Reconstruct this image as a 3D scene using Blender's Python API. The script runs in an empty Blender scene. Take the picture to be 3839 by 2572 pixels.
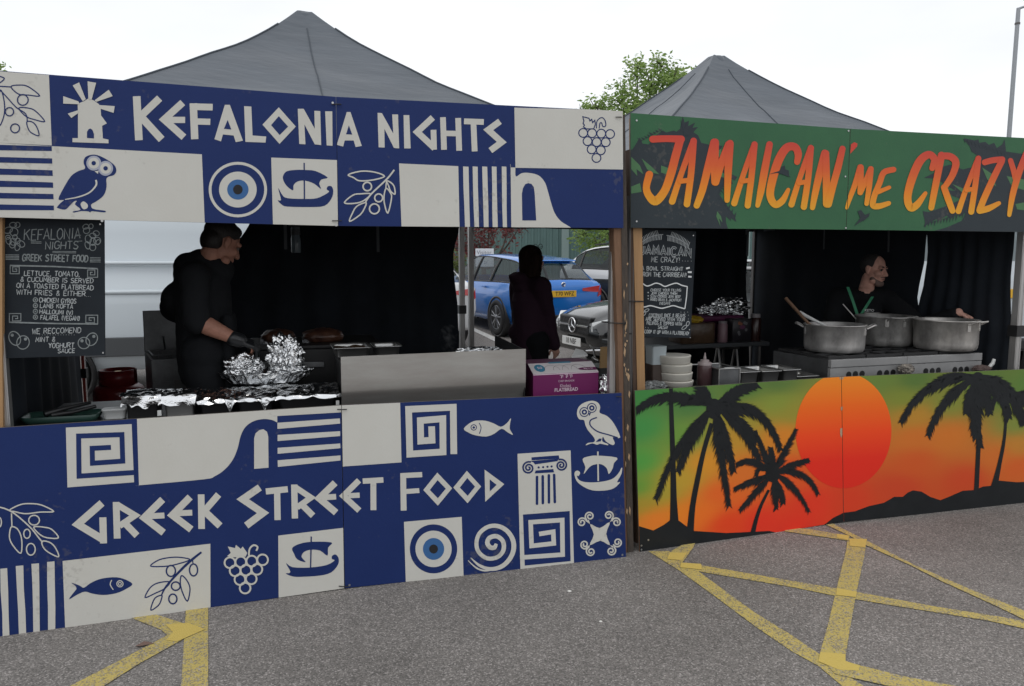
import bpy, bmesh, math, random
from math import sin, cos, pi, radians as R, sqrt, atan2
from mathutils import Vector as V, Matrix, noise, Euler
from mathutils.geometry import tessellate_polygon
random.seed(7)
SC = bpy.context.scene
COL = SC.collection

# ------------------------------------------------------------------ camera
CAMZ, PITCH, FPX, PW, PH = 1.602, 0.1078, 2800.0, 3839.0, 2572.0
cam = bpy.data.cameras.new('camera')
cam.sensor_width = 36.0
cam.lens = FPX / PW * 36.0
cam.clip_start, cam.clip_end = 0.05, 2000
cam_o = bpy.data.objects.new('camera', cam)
COL.objects.link(cam_o)
cam_o.location = (0, 0, CAMZ)
cam_o.rotation_euler = (pi / 2 - PITCH, 0, 0)
SC.camera = cam_o

# ------------------------------------------------------------------ sky and sun (overcast)
SUN_EL, SUN_ROT = R(58), R(200)
world = bpy.data.worlds.new('World')
SC.world = world
world.use_nodes = True
nt = world.node_tree
nt.nodes.clear()
out = nt.nodes.new('ShaderNodeOutputWorld')
bg = nt.nodes.new('ShaderNodeBackground')
sky = nt.nodes.new('ShaderNodeTexSky')
sky.sky_type = 'NISHITA'
sky.sun_disc = False
sky.sun_elevation = SUN_EL
sky.sun_rotation = SUN_ROT
sky.dust_density = 3.0
tc = nt.nodes.new('ShaderNodeTexCoord')
mp = nt.nodes.new('ShaderNodeMapping')
mp.inputs['Scale'].default_value = (1.2, 1.2, 3.2)
nz = nt.nodes.new('ShaderNodeTexNoise')
nz.inputs['Scale'].default_value = 1.7
nz.inputs['Detail'].default_value = 5
rp = nt.nodes.new('ShaderNodeValToRGB')
rp.color_ramp.elements[0].position = 0.30
rp.color_ramp.elements[0].color = (.80, .80, .80, 1)
rp.color_ramp.elements[1].position = 0.62
rp.color_ramp.elements[1].color = (.985, .985, .985, 1)
mx = nt.nodes.new('ShaderNodeMixRGB')
mx.inputs['Color2'].default_value = (10.9, 11.1, 11.4, 1)      # the cloud sheet
nt.links.new(tc.outputs['Generated'], mp.inputs['Vector'])
nt.links.new(mp.outputs['Vector'], nz.inputs['Vector'])
nt.links.new(nz.outputs['Fac'], rp.inputs['Fac'])
nt.links.new(rp.outputs['Color'], mx.inputs['Fac'])
nt.links.new(sky.outputs['Color'], mx.inputs['Color1'])
nt.links.new(mx.outputs['Color'], bg.inputs['Color'])
bg.inputs['Strength'].default_value = 0.1
nt.links.new(bg.outputs['Background'], out.inputs['Surface'])

sun = bpy.data.lights.new('sun', 'SUN')
sun.energy = 0.5
sun.angle = R(20)
sun.color = (1.0, .97, .92)
sun_o = bpy.data.objects.new('sun', sun)
COL.objects.link(sun_o)
sun_o.rotation_euler = (pi / 2 - SUN_EL, 0, R(-25))

SC.view_settings.view_transform = 'Standard'
SC.view_settings.look = 'None'
SC.view_settings.exposure = 0.0
SC.view_settings.gamma = 1.0

# ------------------------------------------------------------------ photograph geometry
FW = V((0, cos(PITCH), -sin(PITCH)))
UPV = V((0, sin(PITCH), cos(PITCH)))
CAM = V((0, 0, CAMZ))

def ray(px, py):
    return FW + V((1, 0, 0)) * ((px - PW / 2) / FPX) + UPV * (-(py - PH / 2) / FPX)

def on_plane(px, py, p, n):
    d = ray(px, py)
    return CAM + d * ((p - CAM).dot(n) / d.dot(n))

def on_z(px, py, z=0.0):
    return on_plane(px, py, V((0, 0, z)), V((0, 0, 1)))

def at_y(px, py, y):
    return on_plane(px, py, V((0, y, 0)), V((0, 1, 0)))

class Frame:                                    # a stall: x along its front, y into it
    def __init__(s, o, ang):
        s.a = ang
        s.o = V((o[0], o[1], 0))
        s.e = V((cos(ang), sin(ang), 0))
        s.n = V((-sin(ang), cos(ang), 0))
    def w(s, u, v, z=0.0):
        return s.o + s.e * u + s.n * v + V((0, 0, z))
    def p(s, px, py, v):
        return on_plane(px, py, s.o + s.n * v, s.n)
    def l(s, px, py, v):
        q = s.p(px, py, v) - s.o
        return q.dot(s.e), v, q.z
KF = Frame((-.822, 3.528), .300)
JF = Frame((2.01, 4.465), .308)

# ------------------------------------------------------------------ materials
def lin(c):
    return tuple(((x / 255.0) / 12.92 if x / 255.0 <= .04045 else ((x / 255.0 + .055) / 1.055) ** 2.4) for x in c)

def alb(c, ill=.64):
    return tuple(min(.85, x / ill) for x in lin(c))

MATS = {}
def mat(name, col, rough=.6, metal=0.0, var=.0, vscale=8.0, bump=0.0, bscale=60.0, spec=.5, col2=None, emit=None, trans=0.0, sheen=0.0, coat=0.0, stretch=None, alpha=1.0):
    if name in MATS:
        return MATS[name]
    m = bpy.data.materials.new(name)
    m.use_nodes = True
    t = m.node_tree
    b = t.nodes['Principled BSDF']
    b.inputs['Base Color'].default_value = (*col[:3], 1)
    b.inputs['Roughness'].default_value = rough
    b.inputs['Metallic'].default_value = metal
    b.inputs['Specular IOR Level'].default_value = spec
    b.inputs['Transmission Weight'].default_value = trans
    b.inputs['Coat Weight'].default_value = coat
    b.inputs['Sheen Weight'].default_value = sheen
    b.inputs['Alpha'].default_value = alpha
    if var or bump or col2:
        tcn = t.nodes.new('ShaderNodeTexCoord')
        vec = tcn.outputs['Object']
        if stretch:
            mpn = t.nodes.new('ShaderNodeMapping')
            mpn.inputs['Scale'].default_value = stretch
            t.links.new(vec, mpn.inputs['Vector'])
            vec = mpn.outputs['Vector']
    if var or col2:
        n1 = t.nodes.new('ShaderNodeTexNoise')
        n1.inputs['Scale'].default_value = vscale
        n1.inputs['Detail'].default_value = 6
        n1.inputs['Roughness'].default_value = .65
        t.links.new(vec, n1.inputs['Vector'])
        r1 = t.nodes.new('ShaderNodeValToRGB')
        c2 = col2 if col2 else tuple(max(0, x * (1 - var)) for x in col)
        c1 = col if col2 else tuple(min(1, x * (1 + var * .6)) for x in col)
        r1.color_ramp.elements[0].position = .36
        r1.color_ramp.elements[1].position = .64
        r1.color_ramp.elements[0].color = (*c2[:3], 1)
        r1.color_ramp.elements[1].color = (*c1[:3], 1)
        t.links.new(n1.outputs['Fac'], r1.inputs['Fac'])
        t.links.new(r1.outputs['Color'], b.inputs['Base Color'])
    if bump:
        n2 = t.nodes.new('ShaderNodeTexNoise')
        n2.inputs['Scale'].default_value = bscale
        n2.inputs['Detail'].default_value = 4
        t.links.new(vec, n2.inputs['Vector'])
        bn = t.nodes.new('ShaderNodeBump')
        bn.inputs['Strength'].default_value = bump
        bn.inputs['Distance'].default_value = .01
        t.links.new(n2.outputs['Fac'], bn.inputs['Height'])
        t.links.new(bn.outputs['Normal'], b.inputs['Normal'])
    if emit:
        b.inputs['Emission Color'].default_value = (*emit[:3], 1)
        b.inputs['Emission Strength'].default_value = emit[3]
    MATS[name] = m
    return m

# ------------------------------------------------------------------ objects
MW = {}
def clean(x):
    return x

def tag(o, label=None, cat=None, group=None, kind=None):
    if label: o['label'] = label
    if cat: o['category'] = cat
    if group: o['group'] = group
    if kind: o['kind'] = kind
    return o

def thing(name, label, cat, loc=(0, 0, 0), rz=0.0, group=None):
    o = bpy.data.objects.new(name, None)
    o.empty_display_size = .1
    COL.objects.link(o)
    o.location = loc
    o.rotation_euler = (0, 0, rz)
    MW[o] = Matrix.Translation(V(loc)) @ Matrix.Rotation(rz, 4, 'Z')
    return tag(o, label, cat, group)

def frame_axis(d):
    d = V(d).normalized()
    a = V((0, 0, 1)) if abs(d.z) < .9 else V((1, 0, 0))
    x = d.cross(a).normalized()
    return x, d.cross(x).normalized()

class MB:
    def __init__(s):
        s.v, s.f, s.m, s.s = [], [], [], []
    def add(s, vs, fs, mi=0, smooth=False):
        b = len(s.v)
        s.v += [tuple(x) for x in vs]
        for f in fs:
            s.f.append(tuple(b + i for i in f)); s.m.append(mi); s.s.append(smooth)
        return s
    def box(s, c, d, mi=0, M=None):
        x, y, z = c; a, b, h = d[0] / 2, d[1] / 2, d[2] / 2
        vs = [V((x + i * a, y + j * b, z + k * h)) for i in (-1, 1) for j in (-1, 1) for k in (-1, 1)]
        if M is not None: vs = [M @ q for q in vs]
        return s.add(vs, [(0, 1, 3, 2), (4, 6, 7, 5), (0, 4, 5, 1), (2, 3, 7, 6), (0, 2, 6, 4), (1, 5, 7, 3)], mi)
    def hexa(s, lo, hi, mi=0):                   # two quads (same winding) joined
        return s.add(list(lo) + list(hi), [(3, 2, 1, 0), (4, 5, 6, 7)] + [(i, (i + 1) % 4, 4 + (i + 1) % 4, 4 + i) for i in range(4)], mi)
    def tube(s, pts, rad, n=10, mi=0, caps=True, smooth=True, round_=False):
        pts = [V(p) for p in pts]
        k = len(pts)
        if not isinstance(rad, (list, tuple)): rad = [rad] * k
        rings = []
        x = None
        for i, p in enumerate(pts):
            d = (pts[min(i + 1, k - 1)] - pts[max(i - 1, 0)])
            if d.length < 1e-9: d = V((0, 0, 1))
            d.normalize()
            if x is None: x, y = frame_axis(d)
            else:
                x = (x - d * x.dot(d)).normalized(); y = d.cross(x).normalized()
            rings.append([p + (x * cos(2 * pi * j / n) + y * sin(2 * pi * j / n)) * rad[i] for j in range(n)])
        vs = [q for r in rings for q in r]
        fs = [(i * n + j, i * n + (j + 1) % n, (i + 1) * n + (j + 1) % n, (i + 1) * n + j) for i in range(k - 1) for j in range(n)]
        s.add(vs, fs, mi, smooth)
        if caps:
            s.add(rings[0], [tuple(range(n))[::-1]], mi); s.add(rings[-1], [tuple(range(n))], mi)
        return s
    def lathe(s, prof, c=(0, 0, 0), n=32, mi=0, smooth=True, sx=1.0, sy=1.0, M=None):
        c = V(c); vs = []
        for r, z in prof:
            for j in range(n):
                q = V((r * cos(2 * pi * j / n) * sx, r * sin(2 * pi * j / n) * sy, z))
                if M is not None: q = M @ q
                vs.append(c + q)
        k = len(prof)
        fs = [(i * n + j, i * n + (j + 1) % n, (i + 1) * n + (j + 1) % n, (i + 1) * n + j) for i in range(k - 1) for j in range(n)]
        s.add(vs, fs, mi, smooth)
        if prof[0][0] > 1e-6: s.add(vs[:n], [tuple(range(n))[::-1]], mi)
        if prof[-1][0] > 1e-6: s.add(vs[-n:], [tuple(range(n))], mi)
        return s
    def ell(s, c, r, M=None, nu=16, nv=10, mi=0):
        c = V(c); vs = []
        for i in range(nv + 1):
            th = pi * i / nv
            for j in range(nu):
                q = V((r[0] * sin(th) * cos(2 * pi * j / nu), r[1] * sin(th) * sin(2 * pi * j / nu), r[2] * cos(th)))
                if M is not None: q = M @ q
                vs.append(c + q)
        fs = [(i * nu + j, (i + 1) * nu + j, (i + 1) * nu + (j + 1) % nu, i * nu + (j + 1) % nu) for i in range(nv) for j in range(nu)]
        return s.add(vs, fs, mi, True)
    def cap(s, p0, p1, r0, r1, n=12):            # tapered capsule for remeshed bodies
        p0, p1 = V(p0), V(p1); d = p1 - p0
        L = max(d.length, 1e-6); d = d / L
        pts, rad = [], []
        for i in range(5):
            a = pi / 2 * i / 4
            pts.append(p0 - d * r0 * cos(a)); rad.append(max(r0 * sin(a), .0005))
        for i in range(5):
            a = pi / 2 * (4 - i) / 4
            pts.append(p1 + d * r1 * cos(a)); rad.append(max(r1 * sin(a), .0005))
        return s.tube(pts, rad, n)
    def prism(s, poly, axis, mi=0):              # polygon (world/local pts) extruded by a vector
        poly = [V(p) for p in poly]; a = V(axis); n = len(poly)
        tri = tessellate_polygon([poly])
        s.add(poly + [p + a for p in poly], [t for t in tri] + [tuple(n + i for i in t[::-1]) for t in tri] + [(i, (i + 1) % n, n + (i + 1) % n, n + i) for i in range(n)], mi)
        return s
    def build(s, name, mats, parent=None, world=False, origin=None, bevel=0, fixn=True, shade=None, local=False):
        me = bpy.data.meshes.new(name)
        vs = s.v
        if parent is not None and world:
            iv = MW[parent].inverted(); vs = [tuple(iv @ V(q)) for q in vs]
        elif parent is None:
            if origin is None:
                origin = (sum(q[0] for q in vs) / len(vs), sum(q[1] for q in vs) / len(vs), min(q[2] for q in vs))
            if local: pass
            else: vs = [(q[0] - origin[0], q[1] - origin[1], q[2] - origin[2]) for q in vs]
        me.from_pydata(vs, [], s.f)
        if not isinstance(mats, (list, tuple)): mats = [mats]
        for m in mats: me.materials.append(m)
        me.polygons.foreach_set('material_index', s.m)
        me.polygons.foreach_set('use_smooth', s.s)
        if fixn:
            bm = bmesh.new(); bm.from_mesh(me)
            bmesh.ops.recalc_face_normals(bm, faces=bm.faces[:])
            bm.to_mesh(me); bm.free()
        me.update()
        o = bpy.data.objects.new(name, me)
        COL.objects.link(o)
        if parent is not None:
            o.parent = parent
            MW[o] = MW[parent].copy()
        else:
            o.location = origin
            MW[o] = Matrix.Translation(V(origin))
        if bevel:
            b = o.modifiers.new('bevel', 'BEVEL'); b.width = bevel; b.segments = 2; b.limit_method = 'ANGLE'; b.angle_limit = R(40)
        return o

def remesh(o, voxel, smooth=6):
    r = o.modifiers.new('remesh', 'REMESH'); r.mode = 'VOXEL'; r.voxel_size = voxel; r.use_smooth_shade = True
    if smooth:
        q = o.modifiers.new('smooth', 'SMOOTH'); q.iterations = smooth; q.factor = .5
    return o

def text_mesh(mb, s, size, M, mi=0, align='CENTER', depth=.0006, sx=1.0, bold=0.0):
    """lettering laid on the x-z plane of M (x right, z up, facing -y)"""
    cu = bpy.data.curves.new('lettering', 'FONT')
    cu.body = s; cu.size = size; cu.align_x = align; cu.align_y = 'CENTER'; cu.resolution_u = 3; cu.offset = bold
    ob = bpy.data.objects.new('lettering', cu)
    me = ob.to_mesh()
    vs = [M @ V((v.co.x * sx, -depth, v.co.y)) for v in me.vertices]
    fs = [tuple(p.vertices) for p in me.polygons]
    ob.to_mesh_clear()
    bpy.data.objects.remove(ob); bpy.data.curves.remove(cu)
    mb.add(vs, fs, mi)
    return mb

def catmull(ps, k=6, closed=False):
    ps = [V(p) for p in ps]; n = len(ps); o = []
    rng = n if closed else n - 1
    for i in range(rng):
        if closed: a, b, c, d = ps[i - 1], ps[i], ps[(i + 1) % n], ps[(i + 2) % n]
        else: a, b, c, d = ps[max(i - 1, 0)], ps[i], ps[i + 1], ps[min(i + 2, n - 1)]
        for j in range(k):
            t = j / k
            o.append(.5 * ((2 * b) + (c - a) * t + (2 * a - 5 * b + 4 * c - d) * t * t + (3 * b - a - 3 * c + d) * t ** 3))
    if not closed: o.append(ps[-1])
    return o
# ================================================================== ground
def gz(y):
    t = max(0.0, y - 7.2)
    return .045 * t * t / (t + 1.2)

def asphalt(name, paint=None, cover=.5, ps=22.0):
    m = bpy.data.materials.new(name); m.use_nodes = True; t = m.node_tree; b = t.nodes['Principled BSDF']; N = t.nodes.new; K = t.links.new
    b.inputs['Roughness'].default_value = .85
    b.inputs['Specular IOR Level'].default_value = .3
    g = N('ShaderNodeNewGeometry')
    v = N('ShaderNodeTexVoronoi'); v.inputs['Scale'].default_value = 170; v.inputs['Randomness'].default_value = 1
    K(g.outputs['Position'], v.inputs['Vector'])
    sp = N('ShaderNodeSeparateColor'); K(v.outputs['Color'], sp.inputs[0])
    r = N('ShaderNodeValToRGB'); e = r.color_ramp.elements
    e[0].position = 0; e[0].color = (.105, .099, .094, 1); e[1].position = 1; e[1].color = (.40, .37, .355, 1)
    for p, c in ((.18, (.145, .136, .128, 1)), (.45, (.180, .168, .157, 1)), (.72, (.218, .203, .190, 1)), (.90, (.285, .267, .252, 1))):
        q = e.new(p); q.color = c
    K(sp.outputs[0], r.inputs['Fac'])
    n = N('ShaderNodeTexNoise'); n.inputs['Scale'].default_value = .8; n.inputs['Detail'].default_value = 9; n.inputs['Roughness'].default_value = .6
    K(g.outputs['Position'], n.inputs['Vector'])
    mr = N('ShaderNodeMapRange'); mr.inputs['From Min'].default_value = .3; mr.inputs['From Max'].default_value = .7; mr.inputs['To Min'].default_value = .74; mr.inputs['To Max'].default_value = 1.18
    K(n.outputs['Fac'], mr.inputs['Value'])
    mu = N('ShaderNodeVectorMath'); mu.operation = 'SCALE'; K(r.outputs['Color'], mu.inputs[0]); K(mr.outputs['Result'], mu.inputs['Scale'])
    col = mu.outputs['Vector']
    bn = N('ShaderNodeBump'); bn.inputs['Strength'].default_value = .35; bn.inputs['Distance'].default_value = .004
    K(v.outputs['Distance'], bn.inputs['Height']); bn.invert = True
    K(bn.outputs['Normal'], b.inputs['Normal'])
    if paint:
        n2 = N('ShaderNodeTexNoise'); n2.inputs['Scale'].default_value = ps; n2.inputs['Detail'].default_value = 5; n2.inputs['Roughness'].default_value = .7
        K(g.outputs['Position'], n2.inputs['Vector'])
        ad = N('ShaderNodeMath'); ad.operation = 'MULTIPLY_ADD'; K(sp.outputs[1], ad.inputs[0]); ad.inputs[1].default_value = .55; K(n2.outputs['Fac'], ad.inputs[2])
        m2 = N('ShaderNodeMapRange'); m2.inputs['From Min'].default_value = 1.03 - cover; m2.inputs['From Max'].default_value = 1.19 - cover; m2.inputs['To Min'].default_value = .22; m2.inputs['To Max'].default_value = .93
        K(ad.outputs[0], m2.inputs['Value'])
        mx = N('ShaderNodeMixRGB'); K(m2.outputs['Result'], mx.inputs['Fac']); K(col, mx.inputs['Color1'])
        pv = N('ShaderNodeMixRGB'); pv.inputs['Color1'].default_value = (*paint, 1); pv.inputs['Color2'].default_value = (*[c * .72 for c in paint], 1); K(n.outputs['Fac'], pv.inputs['Fac'])
        K(pv.outputs['Color'], mx.inputs['Color2']); col = mx.outputs['Color']
    K(col, b.inputs['Base Color'])
    return m

ys = [-60, -20, -5, 0, 3, 5, 6.5, 7.2, 7.6, 8, 8.5, 9, 10, 11, 12, 14, 17, 20, 25, 32, 45, 70, 120, 220, 420]
xs = [-420, -150, -60, -30, -15, -8, -4, -1, 1, 4, 8, 15, 30, 60, 150, 420]
gm = MB()
gm.add([(x, y, gz(y) if y < 45 else gz(45)) for y in ys for x in xs], [(j * len(xs) + i, j * len(xs) + i + 1, (j + 1) * len(xs) + i + 1, (j + 1) * len(xs) + i) for j in range(len(ys) - 1) for i in range(len(xs) - 1)], 0, True)
ground = gm.build('ground', asphalt('asphalt'), origin=(0, 0, 0))
tag(ground, 'grey worn tarmac of the car park with pale stone chips', 'tarmac', kind='structure')

YEL = (.60, .475, .14)
mk = MB()
def mark(mb, zo, pts, h, k=0):
    q = [on_z(zo[0] + x / zo[2], zo[1] + y / zo[2], 0) for x, y in pts]
    q = [V((p.x, p.y, h)) for p in q]
    mb.add(q, [t for t in tessellate_polygon([q])])
A7, A8 = (2200, 1900, 1.4283), (0, 2100, 1.6721)
mark(mk, A7, [(330, 240), (440, 240), (515, 300), (600, 350), (750, 460), (900, 570), (1080, 680), (1245, 792), (1310, 850), (1500, 975), (1640, 1100), (1540, 1100), (1370, 965), (1240, 855), (1100, 778), (900, 642), (700, 492), (500, 347)], .0030)
mark(mk, A7, [(520, 300), (1130, 405), (1450, 460), (1850, 535), (2200, 590), (2600, 660), (2600, 705), (2341, 655), (2160, 615), (1690, 540), (1330, 480), (1110, 435), (500, 332)], .0034)
mark(mk, A7, [(1395, 178), (1500, 175), (1487, 260), (1440, 480), (1412, 640), (1380, 835), (1245, 800), (1290, 640), (1340, 430), (1390, 230)], .0038)
mark(mk, A7, [(1240, 80), (1290, 80), (1500, 185), (1760, 318), (2060, 448), (2341, 560), (2600, 665), (2600, 720), (2341, 607), (2180, 530), (1900, 402), (1730, 315), (1500, 212), (1410, 160)], .0042)
mark(mk, A7, [(1060, 110), (1200, 125), (1408, 160), (1404, 186), (1250, 162), (1060, 135)], .0046)
mark(mk, A7, [(428, 264), (455, 240), (540, 190), (585, 190), (570, 222), (512, 302)], .0050)
mark(mk, A7, [(1240, 800), (1380, 832), (1500, 865), (1700, 915), (1950, 962), (2200, 1010), (2200, 1060), (1600, 962), (1330, 902)], .0054)
mark(mk, A8, [(1165, 320), (1305, 290), (1305, 900), (1130, 900)], .0030)
mark(mk, A8, [(760, 340), (900, 320), (1165, 405), (1290, 440), (1100, 520), (1010, 440)], .0036)
mark(mk, A8, [(1060, 470), (1150, 500), (880, 650), (660, 789), (480, 900), (250, 900), (450, 789), (740, 640)], .0042)
rm = mk.build('road_marking', asphalt('worn_yellow_paint', YEL, .42, 9.0), origin=(0, 0, 0), fixn=False)
tag(rm, 'worn yellow hatched lines painted on the tarmac', 'road marking', kind='structure')
mk = MB()
for q in ([(445, 250), (538, 250), (510, 292), (430, 285)], [(505, 305), (612, 311), (615, 342), (500, 330)], [(1340, 440), (1446, 462), (1441, 490), (1334, 478)], [(1405, 175), (1500, 178), (1490, 222), (1408, 215)], [(1340, 150), (1402, 158), (1400, 184), (1338, 170)], [(1250, 785), (1385, 795), (1385, 832), (1460, 860), (1455, 885), (1350, 880), (1240, 835)]): mark(mk, A7, q, .0062)
mark(mk, A8, [(1040, 412), (1180, 400), (1287, 440), (1110, 518), (1040, 508), (1085, 460)], .0060)
rm2 = mk.build('road_marking', asphalt('fresh_yellow_paint', (.70, .53, .13), .80, 9.0), origin=(0, 0, 0), fixn=False)
tag(rm2, 'brighter yellow repair patches on the hatched lines', 'road marking', kind='structure')
# white bay line in the car park behind
mk = MB()
def gpt(px, py):
    z = 0.0
    for _ in range(12):
        q = on_z(px, py, z); z = gz(q.y)
    return q
q = [gpt(1700, 1205), gpt(1712, 1202), gpt(1895, 1282), gpt(1878, 1292)]
mk.add([p + V((0, 0, .006)) for p in q], [(0, 1, 2, 3)])
wl = mk.build('bay_line', mat('white_road_paint', (.62, .62, .60), .8, var=.35, vscale=30), origin=(0, 0, 0), fixn=False)
tag(wl, 'white painted parking bay line beside the blue car', 'road marking', kind='structure')
# litter
for px, py, s_, lb in ((2135, 2219, .011, 'small white scrap of litter on the tarmac below the blue sign'), (2252, 2333, .008, 'tiny white speck of litter lying nearer the yellow lines')):
    p = on_z(px, py, 0)
    mb = MB().ell((p.x, p.y, .004), (s_, s_ * .7, .004), None, 8, 5)
    tag(mb.build('litter', mat('white_scrap', (.75, .74, .7), .8)), lb, 'litter')
p = on_z(535, 2422, 0)
mb = MB()
mb.add([p + V((-.03, -.005, .002)), p + V((0, -.018, .010)), p + V((.045, .012, .006)), p + V((.0, .015, .014))], [(0, 1, 3), (1, 2, 3)])
tag(mb.build('leaf', mat('brown_leaf', (.16, .10, .08), .8), fixn=False), 'brown dead leaf on the tarmac by the yellow arrow', 'leaf')
# ================================================================== painted boards
def clip_poly(poly, quad):
    o = list(poly); n = len(quad)
    area = sum(quad[i][0] * quad[(i + 1) % n][1] - quad[(i + 1) % n][0] * quad[i][1] for i in range(n))
    sg = 1 if area > 0 else -1
    for i in range(n):
        a, b = quad[i], quad[(i + 1) % n]
        ex, ey = b[0] - a[0], b[1] - a[1]
        side = lambda p: sg * (ex * (p[1] - a[1]) - ey * (p[0] - a[0]))
        r = []
        for j in range(len(o)):
            p, q = o[j - 1], o[j]
            sp, sq = side(p), side(q)
            if (sp >= 0) != (sq >= 0):
                t = sp / (sp - sq)
                r.append((p[0] + (q[0] - p[0]) * t, p[1] + (q[1] - p[1]) * t))
            if sq >= 0: r.append(q)
        o = r
        if not o: return []
    return o

class Panel:
    """a flat painted board between two ground points, outline from photo corners tl,tr,br,bl"""
    def __init__(s, A, B, corners, thick=.012):
        s.p = V((A[0], A[1], 0)); s.d = V((B[0] - A[0], B[1] - A[1], 0)).normalized()
        s.n = V((s.d.y, -s.d.x, 0))                      # towards the camera
        s.quad = [s.st(*c) for c in corners]
        s.mb = MB(); s.k = 0; s.mats = []; s.thick = thick
    def st(s, px, py):
        q = on_plane(px, py, s.p, s.n) - s.p
        return (q.dot(s.d), q.z)
    def w(s, st, off=0.0):
        return s.p + s.d * st[0] + V((0, 0, st[1])) + s.n * off
    def mi(s, m):
        if m not in s.mats: s.mats.append(m)
        return s.mats.index(m)
    def base(s, m, edge):
        i, e = s.mi(m), s.mi(edge)
        s.mb.hexa([s.w(q, -s.thick) for q in s.quad], [s.w(q, 0) for q in s.quad], e)
        s.mb.add([s.w(q, .0004) for q in s.quad], [(0, 1, 2, 3)], i)
    def off(s, layer):
        s.k += 1
        return .0008 + layer * .0006 + (s.k % 17) * .00003
    def fill(s, pts, m, layer=1, holes=None, clip=True):
        q = [s.st(*p) for p in pts]
        if clip and not holes:
            q = clip_poly(q, s.quad)
            if len(q) < 3: return
        loops = [[V((x, y, 0)) for x, y in q]]
        if holes: loops += [[V((*s.st(*p), 0)) for p in h] for h in holes]
        tri = tessellate_polygon(loops)
        o = s.off(layer)
        s.mb.add([s.w((v.x, v.y), o) for l in loops for v in l], [t for t in tri], s.mi(m))
    def ribbon(s, pts, w, m, layer=1, closed=False, clip=True, round_=False):
        """w in photo pixels (number or list)"""
        P = [V((x, y, 0)) for x, y in pts]
        n = len(P)
        if not isinstance(w, (list, tuple)): w = [w] * n
        L, Rr = [], []
        for i in range(n):
            if closed: a, b, c = P[i - 1], P[i], P[(i + 1) % n]
            else: a, b, c = P[max(i - 1, 0)], P[i], P[min(i + 1, n - 1)]
            d1 = (b - a); d2 = (c - b)
            if d1.length < 1e-6: d1 = d2
            if d2.length < 1e-6: d2 = d1
            d1 = d1.normalized(); d2 = d2.normalized()
            n1 = V((-d1.y, d1.x, 0)); n2 = V((-d2.y, d2.x, 0))
            t = n1 + n2
            if t.length < .3: t = n1
            t.normalize()
            k = min(1 / max(t.dot(n1), .3), 2.2)
            L.append(b + t * w[i] / 2 * k); Rr.append(b - t * w[i] / 2 * k)
        o = s.off(layer); im = s.mi(m)
        for i in range(n if closed else n - 1):
            j = (i + 1) % n
            q = [(L[i].x, L[i].y), (L[j].x, L[j].y), (Rr[j].x, Rr[j].y), (Rr[i].x, Rr[i].y)]
            q = [s.st(*p) for p in q]
            if clip:
                q = clip_poly(q, s.quad)
                if len(q) < 3: continue
            s.mb.add([s.w(p, o) for p in q], [tuple(range(len(q)))], im)
        if round_:
            for i in (0, n - 1):
                s.disc((P[i].x, P[i].y), w[i] / 2, w[i] / 2, m, layer, 14)
    def disc(s, c, rx, ry, m, layer=1, n=36, rot=0.0):
        s.fill([(c[0] + rx * cos(2 * pi * i / n) * cos(rot) - ry * sin(2 * pi * i / n) * sin(rot), c[1] + rx * cos(2 * pi * i / n) * sin(rot) + ry * sin(2 * pi * i / n) * cos(rot)) for i in range(n)], m, layer)
    def ring(s, c, rx, ry, w, m, layer=1, n=30, rot=0.0):
        s.ribbon([(c[0] + rx * cos(2 * pi * i / n) * cos(rot) - ry * sin(2 * pi * i / n) * sin(rot), c[1] + rx * cos(2 * pi * i / n) * sin(rot) + ry * sin(2 * pi * i / n) * cos(rot)) for i in range(n)], w, m, layer, closed=True)
    def build(s, name, parent):
        return s.mb.build(name, s.mats, parent, world=True, fixn=False)

class Z:
    """coordinates read off an enlarged view of the photograph, drawn on several panels"""
    def __init__(s, ox, oy, k, panels):
        s.ox, s.oy, s.k, s.P = ox, oy, k, panels
    def c(s, p): return (s.ox + p[0] / s.k, s.oy + p[1] / s.k)
    def fill(s, pts, m, layer=1, holes=None, clip=True):
        for P in s.P: P.fill([s.c(p) for p in pts], m, layer, [[s.c(p) for p in h] for h in holes] if holes else None, clip)
    def rib(s, pts, w, m, layer=1, closed=False, curve=0, round_=False):
        if curve:
            wl = isinstance(w, (list, tuple))
            q = catmull([(x, y, 0) for x, y in pts], curve, closed)
            if wl:
                n = len(q); w = [w[min(int(i / (n - 1) * (len(w) - 1)), len(w) - 2)] * (1 - (i / (n - 1) * (len(w) - 1)) % 1) + w[min(int(i / (n - 1) * (len(w) - 1)) + 1, len(w) - 1)] * ((i / (n - 1) * (len(w) - 1)) % 1) if i < n - 1 else w[-1] for i in range(n)]
            pts = [(v.x, v.y) for v in q]
        w = [x / s.k for x in w] if isinstance(w, (list, tuple)) else w / s.k
        for P in s.P: P.ribbon([s.c(p) for p in pts], w, m, layer, closed, round_=round_)
    def sfill(s, pts, m, layer=1, k=5):
        s.fill([(v.x, v.y) for v in catmull([(x, y, 0) for x, y in pts], k, True)], m, layer)
    def disc(s, c, rx, m, layer=1, ry=None, n=36, rot=0.0):
        for P in s.P: P.disc(s.c(c), rx / s.k, (ry or rx) / s.k, m, layer, n, rot)
    def ring(s, c, rx, w, m, layer=1, ry=None, rot=0.0):
        for P in s.P: P.ring(s.c(c), rx / s.k, (ry or rx) / s.k, w / s.k, m, layer, 30, rot)

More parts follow.
